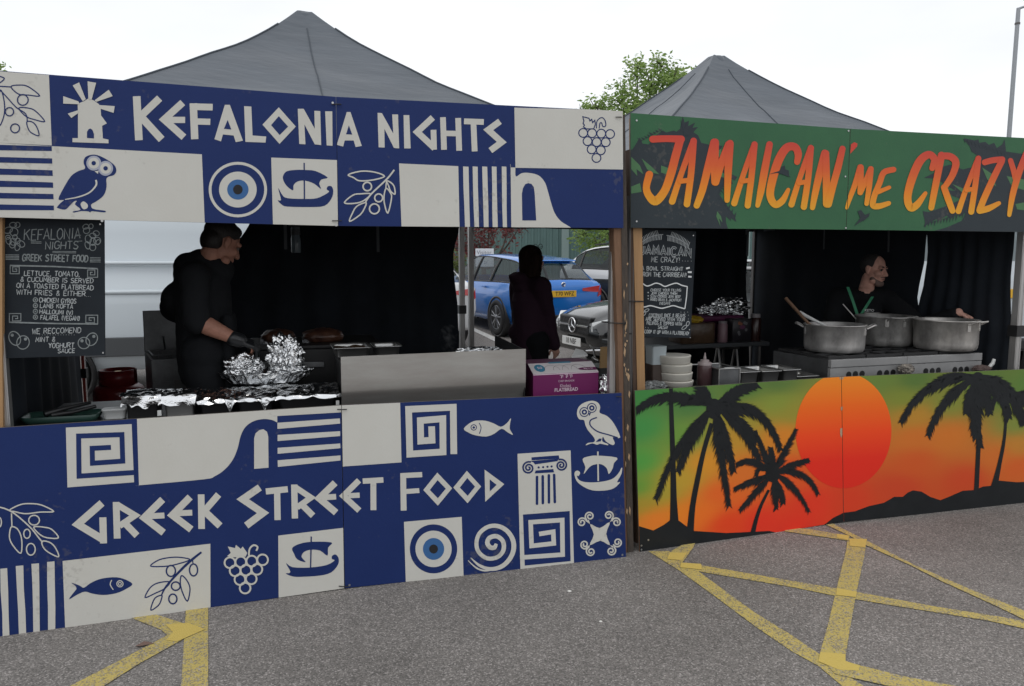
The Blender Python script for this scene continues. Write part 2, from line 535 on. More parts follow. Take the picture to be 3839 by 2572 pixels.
def scuffed(name, c1, c2, rough=.55, scale=3.0, lo=.25, hi=.8):
    m = mat(name, c1, rough, col2=c2, vscale=scale, bump=.06, bscale=90, spec=.22)
    r = [n for n in m.node_tree.nodes if n.type == 'VALTORGB'][0]
    r.color_ramp.elements[0].position = lo; r.color_ramp.elements[1].position = hi
    t = m.node_tree; bs = t.nodes['Principled BSDF']; tcn = [n for n in t.nodes if n.type == 'TEX_COORD'][0]
    sp = t.nodes.new('ShaderNodeTexNoise'); sp.inputs['Scale'].default_value = 34; sp.inputs['Detail'].default_value = 3; t.links.new(tcn.outputs['Object'], sp.inputs['Vector'])
    big = t.nodes.new('ShaderNodeTexNoise'); big.inputs['Scale'].default_value = 2.2; big.inputs['Detail'].default_value = 4; t.links.new(tcn.outputs['Object'], big.inputs['Vector'])
    mu = t.nodes.new('ShaderNodeMath'); mu.operation = 'MULTIPLY'; t.links.new(sp.outputs['Fac'], mu.inputs[0]); t.links.new(big.outputs['Fac'], mu.inputs[1])
    mr = t.nodes.new('ShaderNodeMapRange'); mr.inputs['From Min'].default_value = .365; mr.inputs['From Max'].default_value = .43; mr.inputs['To Max'].default_value = .22; t.links.new(mu.outputs[0], mr.inputs['Value'])
    mx = t.nodes.new('ShaderNodeMixRGB'); mx.inputs['Color2'].default_value = (.16, .145, .125, 1); t.links.new(mr.outputs['Result'], mx.inputs['Fac']); t.links.new(r.outputs['Color'], mx.inputs['Color1']); t.links.new(mx.outputs['Color'], bs.inputs['Base Color'])
    return m
PB = scuffed('blue_sign_paint', (.0115, .029, .128), (.0095, .024, .110))
PWt = scuffed('cream_sign_paint', (.59, .585, .545), (.545, .535, .49))
PEDGE = mat('plywood_edge', (.10, .085, .07), .8)
PLB = mat('pale_blue_sign_paint', (.045, .13, .31), .5, spec=.2)
PBK = mat('black_sign_paint', (.022, .022, .024), .55, spec=.2, var=.2, vscale=4)
PGY = mat('lavender_grey_sign_paint', (.36, .38, .46), .6)

# ---------------------------------------------------------------- blue stall, upper board
fa = thing('fascia_board', 'long blue and cream painted fascia lettered KEFALONIA NIGHTS', 'sign board', KF.w(0, 0, 1.78), KF.a)
kfl = Panel((-2.085, 3.11), (-.8125, 3.542), [(-70, 260), (1259, 363), (1267, 847), (-70, 813)])
kfr = Panel((-.8125, 3.542), (.578, 3.959), [(1260.5, 363), (2334, 417), (2337, 855), (1269, 847)])
for P in (kfl, kfr): P.base(PB, PEDGE)
z = Z(0, 200, 1.8008, [kfl])
z.fill([(-500, 85), (331, 147), (350, 622), (-500, 580)], PWt)
z.fill([(-500, 575), (352, 627), (1363, 682), (1382, 1140), (1382, 1200), (-500, 1200)], PWt)
for (a, b, c, d) in ((628, 660, 618, 655), (710, 745, 700, 738), (790, 828, 778, 820), (872, 908, 860, 902), (950, 985, 942, 980), (1028, 1060, 1020, 1058)):
    xr = 350 + (a - 628) * .035
    z.fill([(-500, c - 12), (0, c), (xr, a), (xr + 1, b), (0, d), (-500, d - 10)], PB, 2)
z.fill([(1831, 704), (2300, 722), (2300, 1175), (1843, 1157)], PWt)
# windmill
z.fill([(540, 335), (570, 322), (600, 303), (640, 322), (670, 345), (680, 370), (683, 420), (722, 473), (690, 490), (695, 575), (733, 583), (733, 608), (490, 600), (490, 573), (527, 573), (527, 400), (525, 345)], PWt)
z.fill([(588, 572), (588, 530), (600, 512), (612, 508), (625, 518), (635, 545), (635, 575)], PB, 2)
for q in ([(592, 190), (650, 200), (620, 312), (598, 312)], [(492, 218), (535, 197), (580, 310), (560, 325)], [(428, 290), (530, 325), (540, 345), (428, 340)], [(458, 408), (527, 385), (528, 405), (483, 437)], [(735, 247), (762, 290), (652, 328), (640, 318)], [(672, 350), (775, 357), (768, 403), (680, 375)]):
    z.fill(q, PWt, 3)
def glyph(z, strokes, m, layer=1):
    for pts, w in strokes: z.rib(pts, w, m, layer)
# K E F A L O N I
glyph(z, [([(923, 290), (938, 587)], 52), ([(950, 425), (1078, 303)], 50), ([(955, 432), (1092, 582)], 52)], PWt)
glyph(z, [([(1234, 333), (1108, 447), (1242, 567)], 48), ([(1140, 450), (1250, 450)], 42)], PWt)
glyph(z, [([(1305, 338), (1315, 580)], 50), ([(1284, 360), (1436, 364)], 45), ([(1310, 460), (1420, 463)], 42)], PWt)
z.fill([(1518, 348), (1552, 348), (1640, 590), (1592, 600), (1577, 555), (1505, 548), (1492, 595), (1448, 580)], PWt)
z.fill([(1537, 450), (1512, 510), (1562, 515)], PB, 2)
z.fill([(1648, 357), (1697, 360), (1705, 555), (1797, 562), (1793, 603), (1657, 598)], PWt)
z.fill([(1882, 365), (1997, 495), (1887, 612), (1772, 482)], PWt)
z.fill([(1882, 425), (1945, 495), (1888, 552), (1830, 485)], PB, 2)
z.fill([(2010, 375), (2050, 375), (2125, 510), (2122, 388), (2162, 390), (2168, 620), (2125, 615), (2055, 480), (2062, 615), (2020, 612)], PWt)
z.fill([(2195, 392), (2243, 392), (2245, 625), (2205, 622)], PWt)
# evil eye
def eye(z, c, radii, ms, lay=1):
    for i, ((rx, ry), m) in enumerate(zip(radii, ms)): z.disc(c, rx, m, lay + i, ry=ry, n=48)
eye(z, (1606, 920), [(197, 187), (178, 168), (127, 121), (72, 68), (32, 33)], [PWt, PB, PWt, PLB, PBK])
# ship
def ship_a(z, m, l=2):
    z.sfill([(1878, 910), (1905, 955), (1940, 978), (2060, 983), (2140, 978), (2200, 950), (2222, 932), (2205, 918), (2215, 897), (2240, 900), (2250, 935), (2235, 985), (2190, 1030), (2100, 1038), (1940, 1035), (1900, 1020), (1875, 992), (1897, 990)], m, l, 3)
    z.rib([(2053, 740), (2055, 985)], 9, m, l + 1)
    z.sfill([(1910, 830), (1935, 797), (2000, 787), (2060, 788), (2130, 795), (2212, 838), (2170, 852), (2155, 880), (2167, 916), (2120, 880), (2060, 860), (2010, 865), (1982, 890), (1978, 925), (1940, 900), (1916, 865)], m, l, 3)
ship_a(z, PB)
# owl
z.sfill([(590, 693), (640, 684), (700, 705), (768, 750), (786, 790), (770, 822), (735, 832), (718, 850), (720, 900), (700, 960), (650, 1000), (617, 1020), (622, 1045), (650, 1055), (710, 1063), (705, 1074), (622, 1066), (610, 1075), (598, 1068), (550, 1065), (500, 1075), (495, 1067), (545, 1055), (507, 1020), (520, 997), (500, 1000), (470, 1030), (440, 1055), (390, 1045), (388, 1035), (410, 1010), (432, 990), (395, 985), (430, 910), (480, 830), (530, 795), (575, 778), (565, 740), (570, 712)], PB, 2, 3)
z.sfill([(545, 1018), (565, 1000), (592, 1020), (590, 1045), (562, 1052)], PWt, 3, 3)
for c in ((634, 742), (714, 777)):
    z.disc(c, 50, PGY, 3); z.disc(c, 37, PWt, 4); z.disc(c, 15, PB, 5)
z.fill([(640, 797), (668, 792), (662, 815)], PWt, 4)
z.rib([(648, 855), (650, 890), (605, 940), (530, 970), (440, 987)], [12, 12, 10, 9, 5], PWt, 3, curve=5)
# olive twig
def loops(z, ls, w, m, lay=2):
    for q in ls: z.rib(q, w, m, lay, closed=True, curve=5)
loops(z, [[(75, 226), (130, 215), (190, 225), (268, 287), (190, 282), (125, 275)], [(128, 371), (190, 370), (240, 390), (302, 460), (230, 447), (175, 425)], [(183, 462), (220, 465), (250, 500), (263, 556), (210, 535), (188, 500)], [(3, 250), (30, 330), (28, 420), (-5, 490), (-30, 400)], [(-130, 190), (-60, 150), (30, 170), (-40, 215)]], 8, PB)
z.rib([(-160, 205), (-20, 222), (78, 228)], 8, PB, 2); z.rib([(-20, 225), (50, 300), (110, 365), (175, 410), (185, 465)], 8, PB, 2, curve=4)
for c, r in (((155, 315), 36), ((65, 395), 28), ((103, 507), 30), ((-90, 330), 32)): z.ring(c, r, 8, PB, 3)
z = Z(1200, 250, 1.9508, [kfr])
z.fill([(195, 332), (222, 332), (305, 580), (260, 588), (245, 540), (180, 540), (168, 585), (122, 572)], PWt)
z.fill([(210, 430), (190, 495), (235, 497)], PB, 2)
z.fill([(420, 338), (452, 340), (535, 490), (527, 350), (570, 350), (578, 598), (540, 595), (470, 455), (472, 592), (428, 590)], PWt)
z.fill([(610, 355), (652, 355), (662, 598), (615, 598)], PWt)
glyph(z, [([(824, 372), (710, 478), (838, 598)], 46), ([(829, 462), (833, 607)], 42)], PWt)
glyph(z, [([(898, 370), (906, 608)], 42), ([(1009, 376), (1017, 615)], 42), ([(905, 488), (1010, 490)], 40)], PWt)
glyph(z, [([(1052, 400), (1197, 405)], 42), ([(1121, 410), (1130, 620)], 42)], PWt)
glyph(z, [([(1315, 400), (1229, 463), (1328, 552), (1245, 614)], 46)], PWt)
z.fill([(1420, 300), (2240, 320), (2240, 753), (1428, 740)], PWt)
z.fill([(577, 708), (1010, 728), (1020, 1190), (596, 1190)], PWt)
for a, b, c, d in ((1045, 1085, 1060, 1097), (1115, 1152, 1130, 1162), (1185, 1222, 1198, 1232), (1255, 1290, 1262, 1300), (1328, 1362, 1337, 1367)):
    j = [random.uniform(-2, 2) for _ in range(8)]
    z.fill([(a, 730), (b, 732), (b + (d - b) * .33 + j[0], 880), (b + (d - b) * .66 + j[1], 1030), (d, 1200), (c, 1200), (a + (c - a) * .6 + j[2], 1030), (a + (c - a) * .3 + j[3], 880)], PWt)
z.sfill([(1393, 742), (1393, 738), (1428, 738), (1428, 742), (1431, 803), (1470, 781), (1510, 776), (1570, 785), (1610, 805), (1645, 850), (1665, 910), (1690, 1000), (1715, 1070), (1760, 1130), (1840, 1182), (1850, 1220), (1398, 1220), (1398, 1178)], PWt, 1, 4)
z.fill([(1478, 1125), (1475, 930), (1482, 890), (1500, 860), (1520, 852), (1545, 858), (1562, 880), (1568, 920), (1580, 1125)], PB, 2)
for c in ((1923, 485), (1988, 487), (2055, 490), (2120, 493), (1955, 545), (2022, 552), (2088, 553), (1985, 605), (2052, 612), (2020, 668)): z.ring(c, 32, 8, PB, 2)
z.rib([(2020, 452), (2022, 405), (2040, 380), (2065, 374), (2085, 400), (2086, 435), (2066, 437), (2058, 412), (2045, 415), (2040, 452)], 7, PB, 3, curve=3)
z.rib([(1920, 366), (1928, 400), (1922, 415), (1932, 428), (1925, 440), (1945, 455), (2000, 455), (2012, 420), (2008, 392), (1992, 410), (1985, 385), (1972, 397), (1965, 378)], 7, PB, 3, closed=True)
z.rib([(542, 755), (490, 820), (375, 930), (332, 990)], 12, PWt, 2, curve=4)
loops(z, [[(470, 802), (400, 772), (300, 765), (207, 790), (245, 812), (290, 835), (390, 828)], [(370, 932), (300, 930), (240, 940), (178, 995), (250, 1000), (315, 982)], [(335, 995), (270, 1020), (237, 1070), (216, 1131), (290, 1085), (322, 1040)], [(485, 835), (520, 850), (542, 880), (547, 932), (515, 910), (500, 870)], [(483, 890), (512, 920), (522, 960), (495, 1070), (470, 1000), (468, 940)]], 10, PWt)
z.rib([(485, 835), (480, 890)], 9, PWt, 3)
for c, r in (((345, 877), 31), ((428, 960), 29), ((397, 1040), 36)): z.ring(c, r, 11, PWt, 3)
kfl.build('panel', fa); kfr.build('panel', fa)

# ---------------------------------------------------------------- blue stall, counter board
co = thing('counter_board', 'blue and cream painted counter front lettered GREEK STREET FOOD', 'sign board', KF.w(0, 0, 0), KF.a)
kcl = Panel((-2.18, 3.07), (-.822, 3.53), [(-70, 1608.6), (1279, 1519.5), (1290, 2205), (-70, 2400)])
kcr = Panel((-.822, 3.53), (.602, 3.93), [(1281.5, 1519), (2330, 1473), (2347, 2095), (1293, 2205)])
for P in (kcl, kcr): P.base(PB, PEDGE)
z = Z(0, 1500, 1.6508, [kcl])
z.fill([(408, 170), (815, 148), (830, 508), (418, 540)], PWt)
z.rib([(836, 447), (490, 470), (487, 222), (755, 213), (760, 377), (573, 390), (571, 298), (687, 292)], 31, PB, 2)
z.sfill([(848, 114), (848, 100), (1400, 60), (2130, 15), (2130, 30), (2130, 72), (2120, 75), (1720, 98), (1716, 100), (1716, 135), (1712, 136), (1680, 122), (1630, 117), (1570, 130), (1520, 165), (1490, 220), (1470, 300), (1440, 370), (1390, 430), (1330, 470), (1260, 490), (868, 526), (861, 526), (860, 515)], PWt, 1, 4)
z.fill([(1573, 425), (1573, 235), (1582, 205), (1605, 185), (1630, 180), (1652, 195), (1660, 225), (1662, 418)], PWt)
for q in ([(1717, 140), (2103, 113), (2105, 145), (1717, 178)], [(1718, 215), (2105, 192), (2105, 222), (1718, 253)], [(1718, 295), (2105, 268), (2107, 297), (1718, 332)], [(1718, 372), (2107, 342), (2107, 373), (1720, 413)]):
    z.fill(q, PWt)
glyph(z, [([(632, 636), (482, 768), (648, 868)], 46), ([(637, 725), (641, 886)], 44)], PWt)
def rune_r(z, a, b, c, d, leg, w):
    glyph(z, [([a, b], w), ([(a[0] + 2, a[1] + 14), c, d], w * .92), (leg, w)], PWt)
rune_r(z, (719, 630), (726, 856), (836, 713), (740, 778), [(765, 752), (848, 838)], 42)
glyph(z, [([(1007, 614), (893, 727), (1013, 820)], 44), ([(925, 718), (1018, 713)], 36)], PWt)
glyph(z, [([(1177, 599), (1067, 711), (1184, 800)], 44), ([(1098, 700), (1190, 696)], 36)], PWt)
glyph(z, [([(1245, 583), (1248, 797)], 41), ([(1262, 690), (1353, 584)], 42), ([(1262, 684), (1362, 778)], 44)], PWt)
glyph(z, [([(1608, 540), (1502, 613), (1628, 698), (1524, 776)], 44)], PWt)
glyph(z, [([(1645, 565), (1781, 551)], 38), ([(1715, 560), (1718, 742)], 39)], PWt)
rune_r(z, (1821, 522), (1825, 732), (1924, 603), (1838, 664), [(1862, 640), (1937, 715)], 39)
glyph(z, [([(2074, 511), (1975, 607), (2080, 696)], 42), ([(2005, 602), (2080, 597)], 35)], PWt)
z.rib([(-60, 650), (60, 682), (180, 778), (240, 850), (265, 880)], 9, PWt, 2, curve=4)
loops(z, [[(60, 680), (130, 645), (200, 640), (262, 650), (332, 688), (250, 692), (160, 702), (95, 690)], [(210, 785), (270, 785), (322, 800), (362, 851), (290, 850), (245, 828)], [(262, 872), (310, 880), (345, 915), (363, 968), (300, 940), (268, 908)], [(75, 782), (112, 800), (135, 860), (131, 945), (90, 910), (62, 860), (62, 812)]], 8, PWt)
z.rib([(72, 700), (75, 782)], 8, PWt, 3)
for c, rx, ry in (((212, 742), 33, 30), ((168, 826), 20, 28), ((192, 922), 27, 36), ((-4, 755), 14, 30)): z.ring(c, rx, 8, PWt, 3, ry=ry)
for a, b, t, c, d in ((-95, -50, 1060, -78, -32), (2, 45, 1043, 18, 62), (98, 145, 1026, 120, 165), (195, 242, 1013, 208, 248), (292, 338, 1001, 298, 342)):
    j = [random.uniform(-3, 3) for _ in range(8)]
    z.fill([(a, t), (b, t - 4), (b + (d - b) * .3 + j[0], t + 140), (b + (d - b) * .6 + j[1], t + 280), (d, 1520), (c, 1520), (a + (c - a) * .6 + j[2], t + 280), (a + (c - a) * .3 + j[3], t + 140)], PWt)
z.fill([(388, 995), (1302, 888), (1303, 1330), (405, 1440)], PWt)
z.sfill([(520, 1160), (560, 1132), (620, 1106), (700, 1095), (762, 1104), (820, 1136), (780, 1168), (720, 1194), (640, 1205), (570, 1196), (528, 1184), (480, 1202), (427, 1232), (466, 1178), (474, 1165), (466, 1148), (442, 1129), (492, 1146)], PB, 2, 3)
z.disc((743, 1135), 22, PWt, 3); z.disc((743, 1135), 16, PB, 4); z.ring((743, 1135), 9, 5, PWt, 5)
z.rib([(692, 1112), (683, 1140), (702, 1172)], 6, PWt, 3, curve=4)
z.rib([(1247, 940), (1190, 985), (1120, 1050), (1030, 1150), (1000, 1205)], [12, 16, 15, 12, 8], PB, 2, curve=4)
loops(z, [[(1175, 987), (1110, 972), (1040, 975), (980, 990), (933, 1026), (1020, 1028), (1090, 1016)], [(1050, 1125), (980, 1130), (930, 1160), (899, 1220), (960, 1195), (1020, 1165)], [(1000, 1207), (957, 1228), (934, 1298), (980, 1270), (998, 1235)], [(1125, 1085), (1160, 1120), (1176, 1170), (1160, 1243), (1130, 1190), (1116, 1130)]], 8, PB)
z.rib([(1192, 985), (1195, 1015)], 7, PB, 3)
for c, rx, ry in (((1058, 1056), 28, 34), ((1198, 1050), 25, 37), ((1088, 1150), 27, 26), ((1070, 1229), 25, 30)): z.ring(c, rx, 9, PB, 3, ry=ry)
for c in ((1423, 1005), (1490, 1000), (1558, 995), (1625, 987), (1455, 1055), (1522, 1051), (1590, 1046), (1485, 1109), (1555, 1105), (1517, 1162)): z.ring(c, 33, 11, PWt, 3)
z.fill([(1410, 905), (1455, 915), (1460, 895), (1490, 920), (1502, 905), (1530, 945), (1520, 968), (1450, 972), (1405, 965), (1428, 945)], PWt, 2)
z.rib([(1540, 962), (1545, 920), (1570, 897), (1594, 908), (1586, 932)], 11, PWt, 2, curve=4)
z.fill([(1722, 838), (2140, 788), (2140, 1200), (1725, 1240)], PWt)
z.sfill([(1770, 1008), (1810, 1033), (1920, 1035), (2020, 1020), (2070, 992), (2054, 982), (2056, 962), (2078, 955), (2096, 980), (2090, 1020), (2050, 1065), (1980, 1085), (1860, 1093), (1810, 1090), (1768, 1072), (1798, 1064)], PB, 2, 3)
z.rib([(1926, 843), (1922, 1035)], 8, PB, 3)
z.sfill([(1808, 915), (1850, 890), (1925, 876), (2052, 880), (2030, 912), (2026, 962), (1980, 930), (1920, 926), (1880, 940), (1866, 970), (1892, 1002), (1840, 985), (1820, 950)], PB, 2, 3)
z2 = Z(1250, 1450, 1.96, [kcl, kcr])
glyph(z2, [([(188, 687), (73, 801), (190, 909)], 44), ([(110, 800), (193, 796)], 38)], PWt)
z = Z(1250, 1450, 1.96, [kcr])
z.fill([(40, 137), (490, 117), (500, 555), (40, 588)], PWt)
glyph(z, [([(215, 693), (367, 684)], 40), ([(293, 690), (294, 906)], 43)], PWt)
glyph(z, [([(512, 635), (516, 909)], 43), ([(492, 653), (652, 645)], 38), ([(520, 770), (631, 762)], 36)], PWt)
for o, i in (([(763, 630), (872, 745), (767, 873), (660, 758)], [(765, 685), (825, 748), (767, 818), (708, 757)]), ([(980, 617), (1085, 732), (985, 855), (880, 740)], [(983, 670), (1040, 733), (986, 800), (928, 740)]), ([(1110, 608), (1255, 715), (1115, 845)], [(1148, 680), (1198, 720), (1148, 768)])):
    z.fill(o, PWt); z.fill(i, PB, 2)
z.rib([(884, 494), (880, 150), (552, 165), (561, 494), (805, 478), (803, 234), (638, 248), (641, 398), (724, 392), (721, 290)], 49, PWt, 2)
z.sfill([(957, 308), (1000, 267), (1050, 248), (1120, 250), (1180, 270), (1230, 293), (1275, 265), (1303, 230), (1298, 265), (1295, 310), (1318, 352), (1280, 335), (1235, 308), (1180, 345), (1120, 365), (1040, 355), (990, 335)], PWt, 2, 3)
z.disc((1030, 298), 23, PB, 3); z.disc((1030, 298), 17, PWt, 4); z.disc((1030, 298), 9, PB, 5)
z.rib([(1070, 265), (1084, 300), (1072, 345)], 6, PB, 3, curve=4)
z.sfill([(1800, 150), (1840, 117), (1900, 102), (1943, 117), (1960, 150), (1955, 190), (2010, 215), (2060, 270), (2107, 372), (2052, 370), (2066, 410), (2050, 428), (2000, 400), (1980, 367), (1975, 400), (2012, 418), (2015, 429), (1960, 418), (1935, 426), (1900, 415), (1853, 430), (1870, 412), (1915, 405), (1915, 375), (1870, 320), (1850, 280), (1840, 245), (1805, 238), (1788, 200)], PWt, 2, 3)
for c in ((1842, 185), (1897, 155)):
    z.disc(c, 36, PB, 3); z.disc(c, 29, PWt, 4); z.disc(c, 20, PB, 5); z.disc(c, 8, PWt, 6)
z.rib([(1935, 225), (1888, 245), (1888, 285), (1940, 328), (2020, 352), (2088, 374)], 9, PB, 3, curve=4)
z.fill([(1873, 195), (1893, 188), (1880, 215)], PB, 3)
z.fill([(1925, 405), (1950, 380), (1970, 380), (1963, 400)], PB, 3)
z.sfill([(1830, 530), (1880, 510), (1940, 505), (2082, 520), (2060, 560), (2050, 600), (2022, 640), (2008, 600), (1970, 570), (1920, 570), (1880, 590), (1838, 641), (1850, 590)], PWt, 2, 3)
z.rib([(1942, 475), (1945, 692)], 11, PWt, 2)
z.sfill([(1770, 635), (1790, 615), (1812, 630), (1800, 655), (1787, 652), (1802, 682), (1850, 700), (1945, 700), (2040, 680), (2090, 640), (2119, 591), (2115, 640), (2083, 700), (2106, 700), (2060, 745), (1990, 762), (1900, 760), (1830, 730), (1785, 690)], PWt, 2, 3)
z.fill([(1352, 492), (1742, 467), (1768, 1340), (1374, 1360)], PWt)
z.fill([(1455, 518), (1655, 503), (1660, 528), (1455, 540)], PB, 2)
def curl(z, c, r, turns, a0, w, m, lay, dirn=1, r1=4):
    n = int(turns * 18)
    z.rib([(c[0] + (r + (r1 - r) * i / n) * cos(a0 + dirn * 2 * pi * turns * i / n), c[1] + (r + (r1 - r) * i / n) * sin(a0 + dirn * 2 * pi * turns * i / n)) for i in range(n + 1)], w, m, lay)
curl(z, (1433, 596), 47, 2.1, -1.2, 12, PB, 3, -1); curl(z, (1672, 576), 45, 2.1, -2.0, 12, PB, 3, 1)
z.fill([(1445, 545), (1655, 528), (1645, 546), (1480, 570), (1470, 556)], PB, 2)
for c in ((1507, 592), (1540, 590), (1572, 587), (1602, 585)): z.disc(c, 8, PB, 2, n=14)
z.fill([(1485, 615), (1615, 604), (1620, 628), (1478, 636)], PB, 2)
for a, b in (((1495, 662), (1495, 858)), ((1537, 657), (1538, 854)), ((1582, 650), (1583, 849)), ((1621, 647), (1626, 846))): z.rib([a, b], 19, PB, 2, round_=True)
z.fill([(1392, 938), (1735, 912), (1742, 1280), (1405, 1313)], PB, 2)
z.rib([(1370, 1254), (1683, 1232), (1680, 978), (1448, 994), (1455, 1168), (1618, 1150), (1614, 1064), (1510, 1081)], 33, PWt, 3)
z.fill([(518, 992), (942, 955), (957, 1420), (532, 1450)], PWt)
eye(z, (735, 1190), [(174, 180), (133, 134), (78, 80), (32, 33)], [PB, PWt, PLB, PBK], 2)
z.rib([(1196, 1152), (1182, 1180), (1150, 1178), (1130, 1145), (1148, 1108), (1200, 1098), (1245, 1135), (1248, 1200), (1205, 1250), (1130, 1260), (1068, 1215), (1050, 1150), (1070, 1080), (1130, 1030), (1205, 1022), (1275, 1058), (1318, 1125), (1322, 1200), (1290, 1270), (1230, 1322), (1150, 1338), (1070, 1310), (1008, 1255)], [22, 32, 34, 34, 33, 33, 33, 32, 30, 30, 30, 30, 30, 30, 32, 34, 35, 35, 34, 32, 28, 20, 5], PWt, 2, curve=4)
z.rib([(988, 1275), (1050, 1330), (1110, 1350), (1180, 1345)], [5, 12, 12, 3], PWt, 3, curve=4)
z.sfill([(1885, 1008), (1955, 1037), (2030, 993), (2003, 1080), (2030, 1163), (1960, 1130), (1882, 1163), (1912, 1085)], PWt, 2, 3)
for c, a0, dr in (((1882, 950), 2.2, 1), ((1825, 995), -.3, -1), ((2022, 945), .9, -1), ((2078, 995), 3.4, 1), ((1845, 1158), .4, 1), ((1890, 1210), -2.2, -1), ((2040, 1205), -1.0, 1), ((2086, 1142), 2.7, -1)):
    curl(z, c, 35, 1.6, a0, 11, PWt, 3, dr, 7)
for q in ([(1885, 1008), (1850, 985), (1860, 972)], [(1885, 1008), (1862, 985), (1875, 975)], [(2030, 993), (2045, 965), (2060, 978)], [(1882, 1163), (1862, 1188), (1850, 1178)], [(1882, 1163), (1880, 1185), (1868, 1180)], [(2030, 1163), (2060, 1170), (2050, 1182)]): z.fill(q, PWt, 2)
kcl.build('panel', co); kcr.build('panel', co)

# ---------------------------------------------------------------- green stall, upper board
jf = thing('fascia_board', "green painted fascia with orange lettering JAMAICAN' ME CRAZY", 'sign board', JF.w(0, 0, 1.79), JF.a)
jfl = Panel((.635, 4.076), (1.987, 4.494), [(2364, 423.5), (3187, 483), (3171, 861), (2364, 854)])
jfr = Panel((1.987, 4.494), (3.29, 4.876), [(3189, 483), (3930, 522), (3930, 871), (3173, 861)])
GRN = scuffed('green_sign_paint', (.048, .155, .070), (.036, .112, .058), scale=1.6)
SLT = scuffed('slate_sign_paint', (.036, .047, .055), (.028, .037, .044))
GRN2 = mat('leaf_green_sign_paint', (.055, .16, .06), .55)
for P in (jfl, jfr): P.base(GRN, PEDGE)

def ramp_mat(name, stops, zlo, zhi, rough=.5):
    m = bpy.data.materials.new(name); m.use_nodes = True; t = m.node_tree; b = t.nodes['Principled BSDF']
    b.inputs['Roughness'].default_value = rough; b.inputs['Specular IOR Level'].default_value = .15
    g = t.nodes.new('ShaderNodeNewGeometry'); sp = t.nodes.new('ShaderNodeSeparateXYZ'); mr = t.nodes.new('ShaderNodeMapRange'); r = t.nodes.new('ShaderNodeValToRGB')
    mr.inputs['From Min'].default_value = zlo; mr.inputs['From Max'].default_value = zhi
    t.links.new(g.outputs['Position'], sp.inputs[0]); t.links.new(sp.outputs['Z'], mr.inputs['Value']); t.links.new(mr.outputs['Result'], r.inputs['Fac']); t.links.new(r.outputs['Color'], b.inputs['Base Color'])
    while len(r.color_ramp.elements) < len(stops): r.color_ramp.elements.new(.5)
    for e, (p, c) in zip(r.color_ramp.elements, stops): e.position = p; e.color = (*c, 1)
    return m
zt = jfl.st(*((2300 + 700 / 1.5211, 200 + 500 / 1.5211)))[1]; zb = jfl.st(*((2300 + 700 / 1.5211, 200 + 880 / 1.5211)))[1]
LET = ramp_mat('orange_red_lettering_paint', [(0, (.76, .36, .035)), (.3, (.78, .24, .03)), (.62, (.68, .125, .040)), (1, (.58, .070, .050))], zb, zt)
z = Z(2300, 200, 1.5211, [jfl, jfr])
z.fill([(80, 560), (110, 545), (150, 480), (165, 515), (200, 520), (240, 470), (280, 440), (330, 468), (380, 430), (385, 395), (395, 360), (405, 395), (430, 385), (425, 415), (465, 395), (450, 425), (482, 420), (455, 450), (482, 468), (500, 510), (540, 520), (622, 528), (600, 560), (615, 600), (590, 640), (650, 680), (705, 705), (690, 725), (670, 715), (680, 745), (640, 740), (600, 800), (640, 860), (690, 925), (700, 962), (670, 940), (668, 955), (640, 930), (640, 960), (655, 1010), (80, 1010)], SLT)
for q in ([(100, 590), (150, 640), (170, 690), (130, 660), (135, 700), (100, 660)], [(160, 600), (220, 650), (260, 690), (215, 680), (190, 660)], [(100, 760), (150, 740), (160, 790), (100, 800)], [(270, 640), (330, 660), (300, 690), (270, 680)], [(590, 900), (612, 930), (620, 965), (600, 940), (610, 990), (585, 930)], [(585, 560), (612, 545), (620, 600), (600, 590)], [(600, 670), (640, 690), (630, 710), (600, 700)]): z.fill(q, GRN2, 2)
for q in ([(270, 440), (300, 455), (345, 470), (290, 470)], [(285, 455), (345, 440), (390, 470), (340, 475)], [(380, 380), (392, 420), (400, 470), (440, 470), (450, 410), (425, 440), (415, 390), (405, 430)]): z.fill(q, SLT, 2)
z.fill([(2000, 485), (2060, 497), (2080, 490), (2085, 510), (2120, 505), (2140, 522), (2170, 510), (2185, 540), (2215, 520), (2230, 490), (2238, 560), (2341, 575), (2760, 570), (2760, 1050), (1830, 1030), (1830, 1012), (1900, 992), (1985, 955), (2010, 905), (1975, 930), (1960, 915), (1920, 945), (1900, 925), (1850, 955), (1840, 945), (1795, 970), (1770, 992), (1775, 960), (1762, 900), (1800, 905), (1900, 870), (1985, 832), (1930, 812), (1900, 780), (1950, 785), (1840, 715), (1770, 710), (1830, 680), (1860, 650), (1920, 635), (1990, 662), (2085, 640), (2100, 602), (2040, 560), (2030, 530), (2012, 510)], SLT)
for q in ([(1930, 745), (1990, 770), (2050, 800), (1985, 792)], [(2100, 650), (2160, 690), (2180, 760), (2130, 720)], [(2240, 700), (2341, 720), (2341, 780), (2270, 760)], [(2290, 860), (2341, 850), (2341, 895), (2300, 890)]): z.fill(q, GRN2, 2)
def jag(z, p0, p1, n, L, m, lay=2, side=1):
    for i in range(n):
        t = i / (n - 1) if n > 1 else 0
        x, y = p0[0] + (p1[0] - p0[0]) * t, p0[1] + (p1[1] - p0[1]) * t
        dx, dy = (p1[0] - p0[0]), (p1[1] - p0[1]); l = sqrt(dx * dx + dy * dy); dx /= l; dy /= l
        ll = L * random.uniform(.6, 1.1)
        z.fill([(x - dx * 7, y - dy * 7), (x + dx * 7, y + dy * 7), (x - dy * side * ll + dx * ll * .5, y + dx * side * ll + dy * ll * .5)], m, lay)
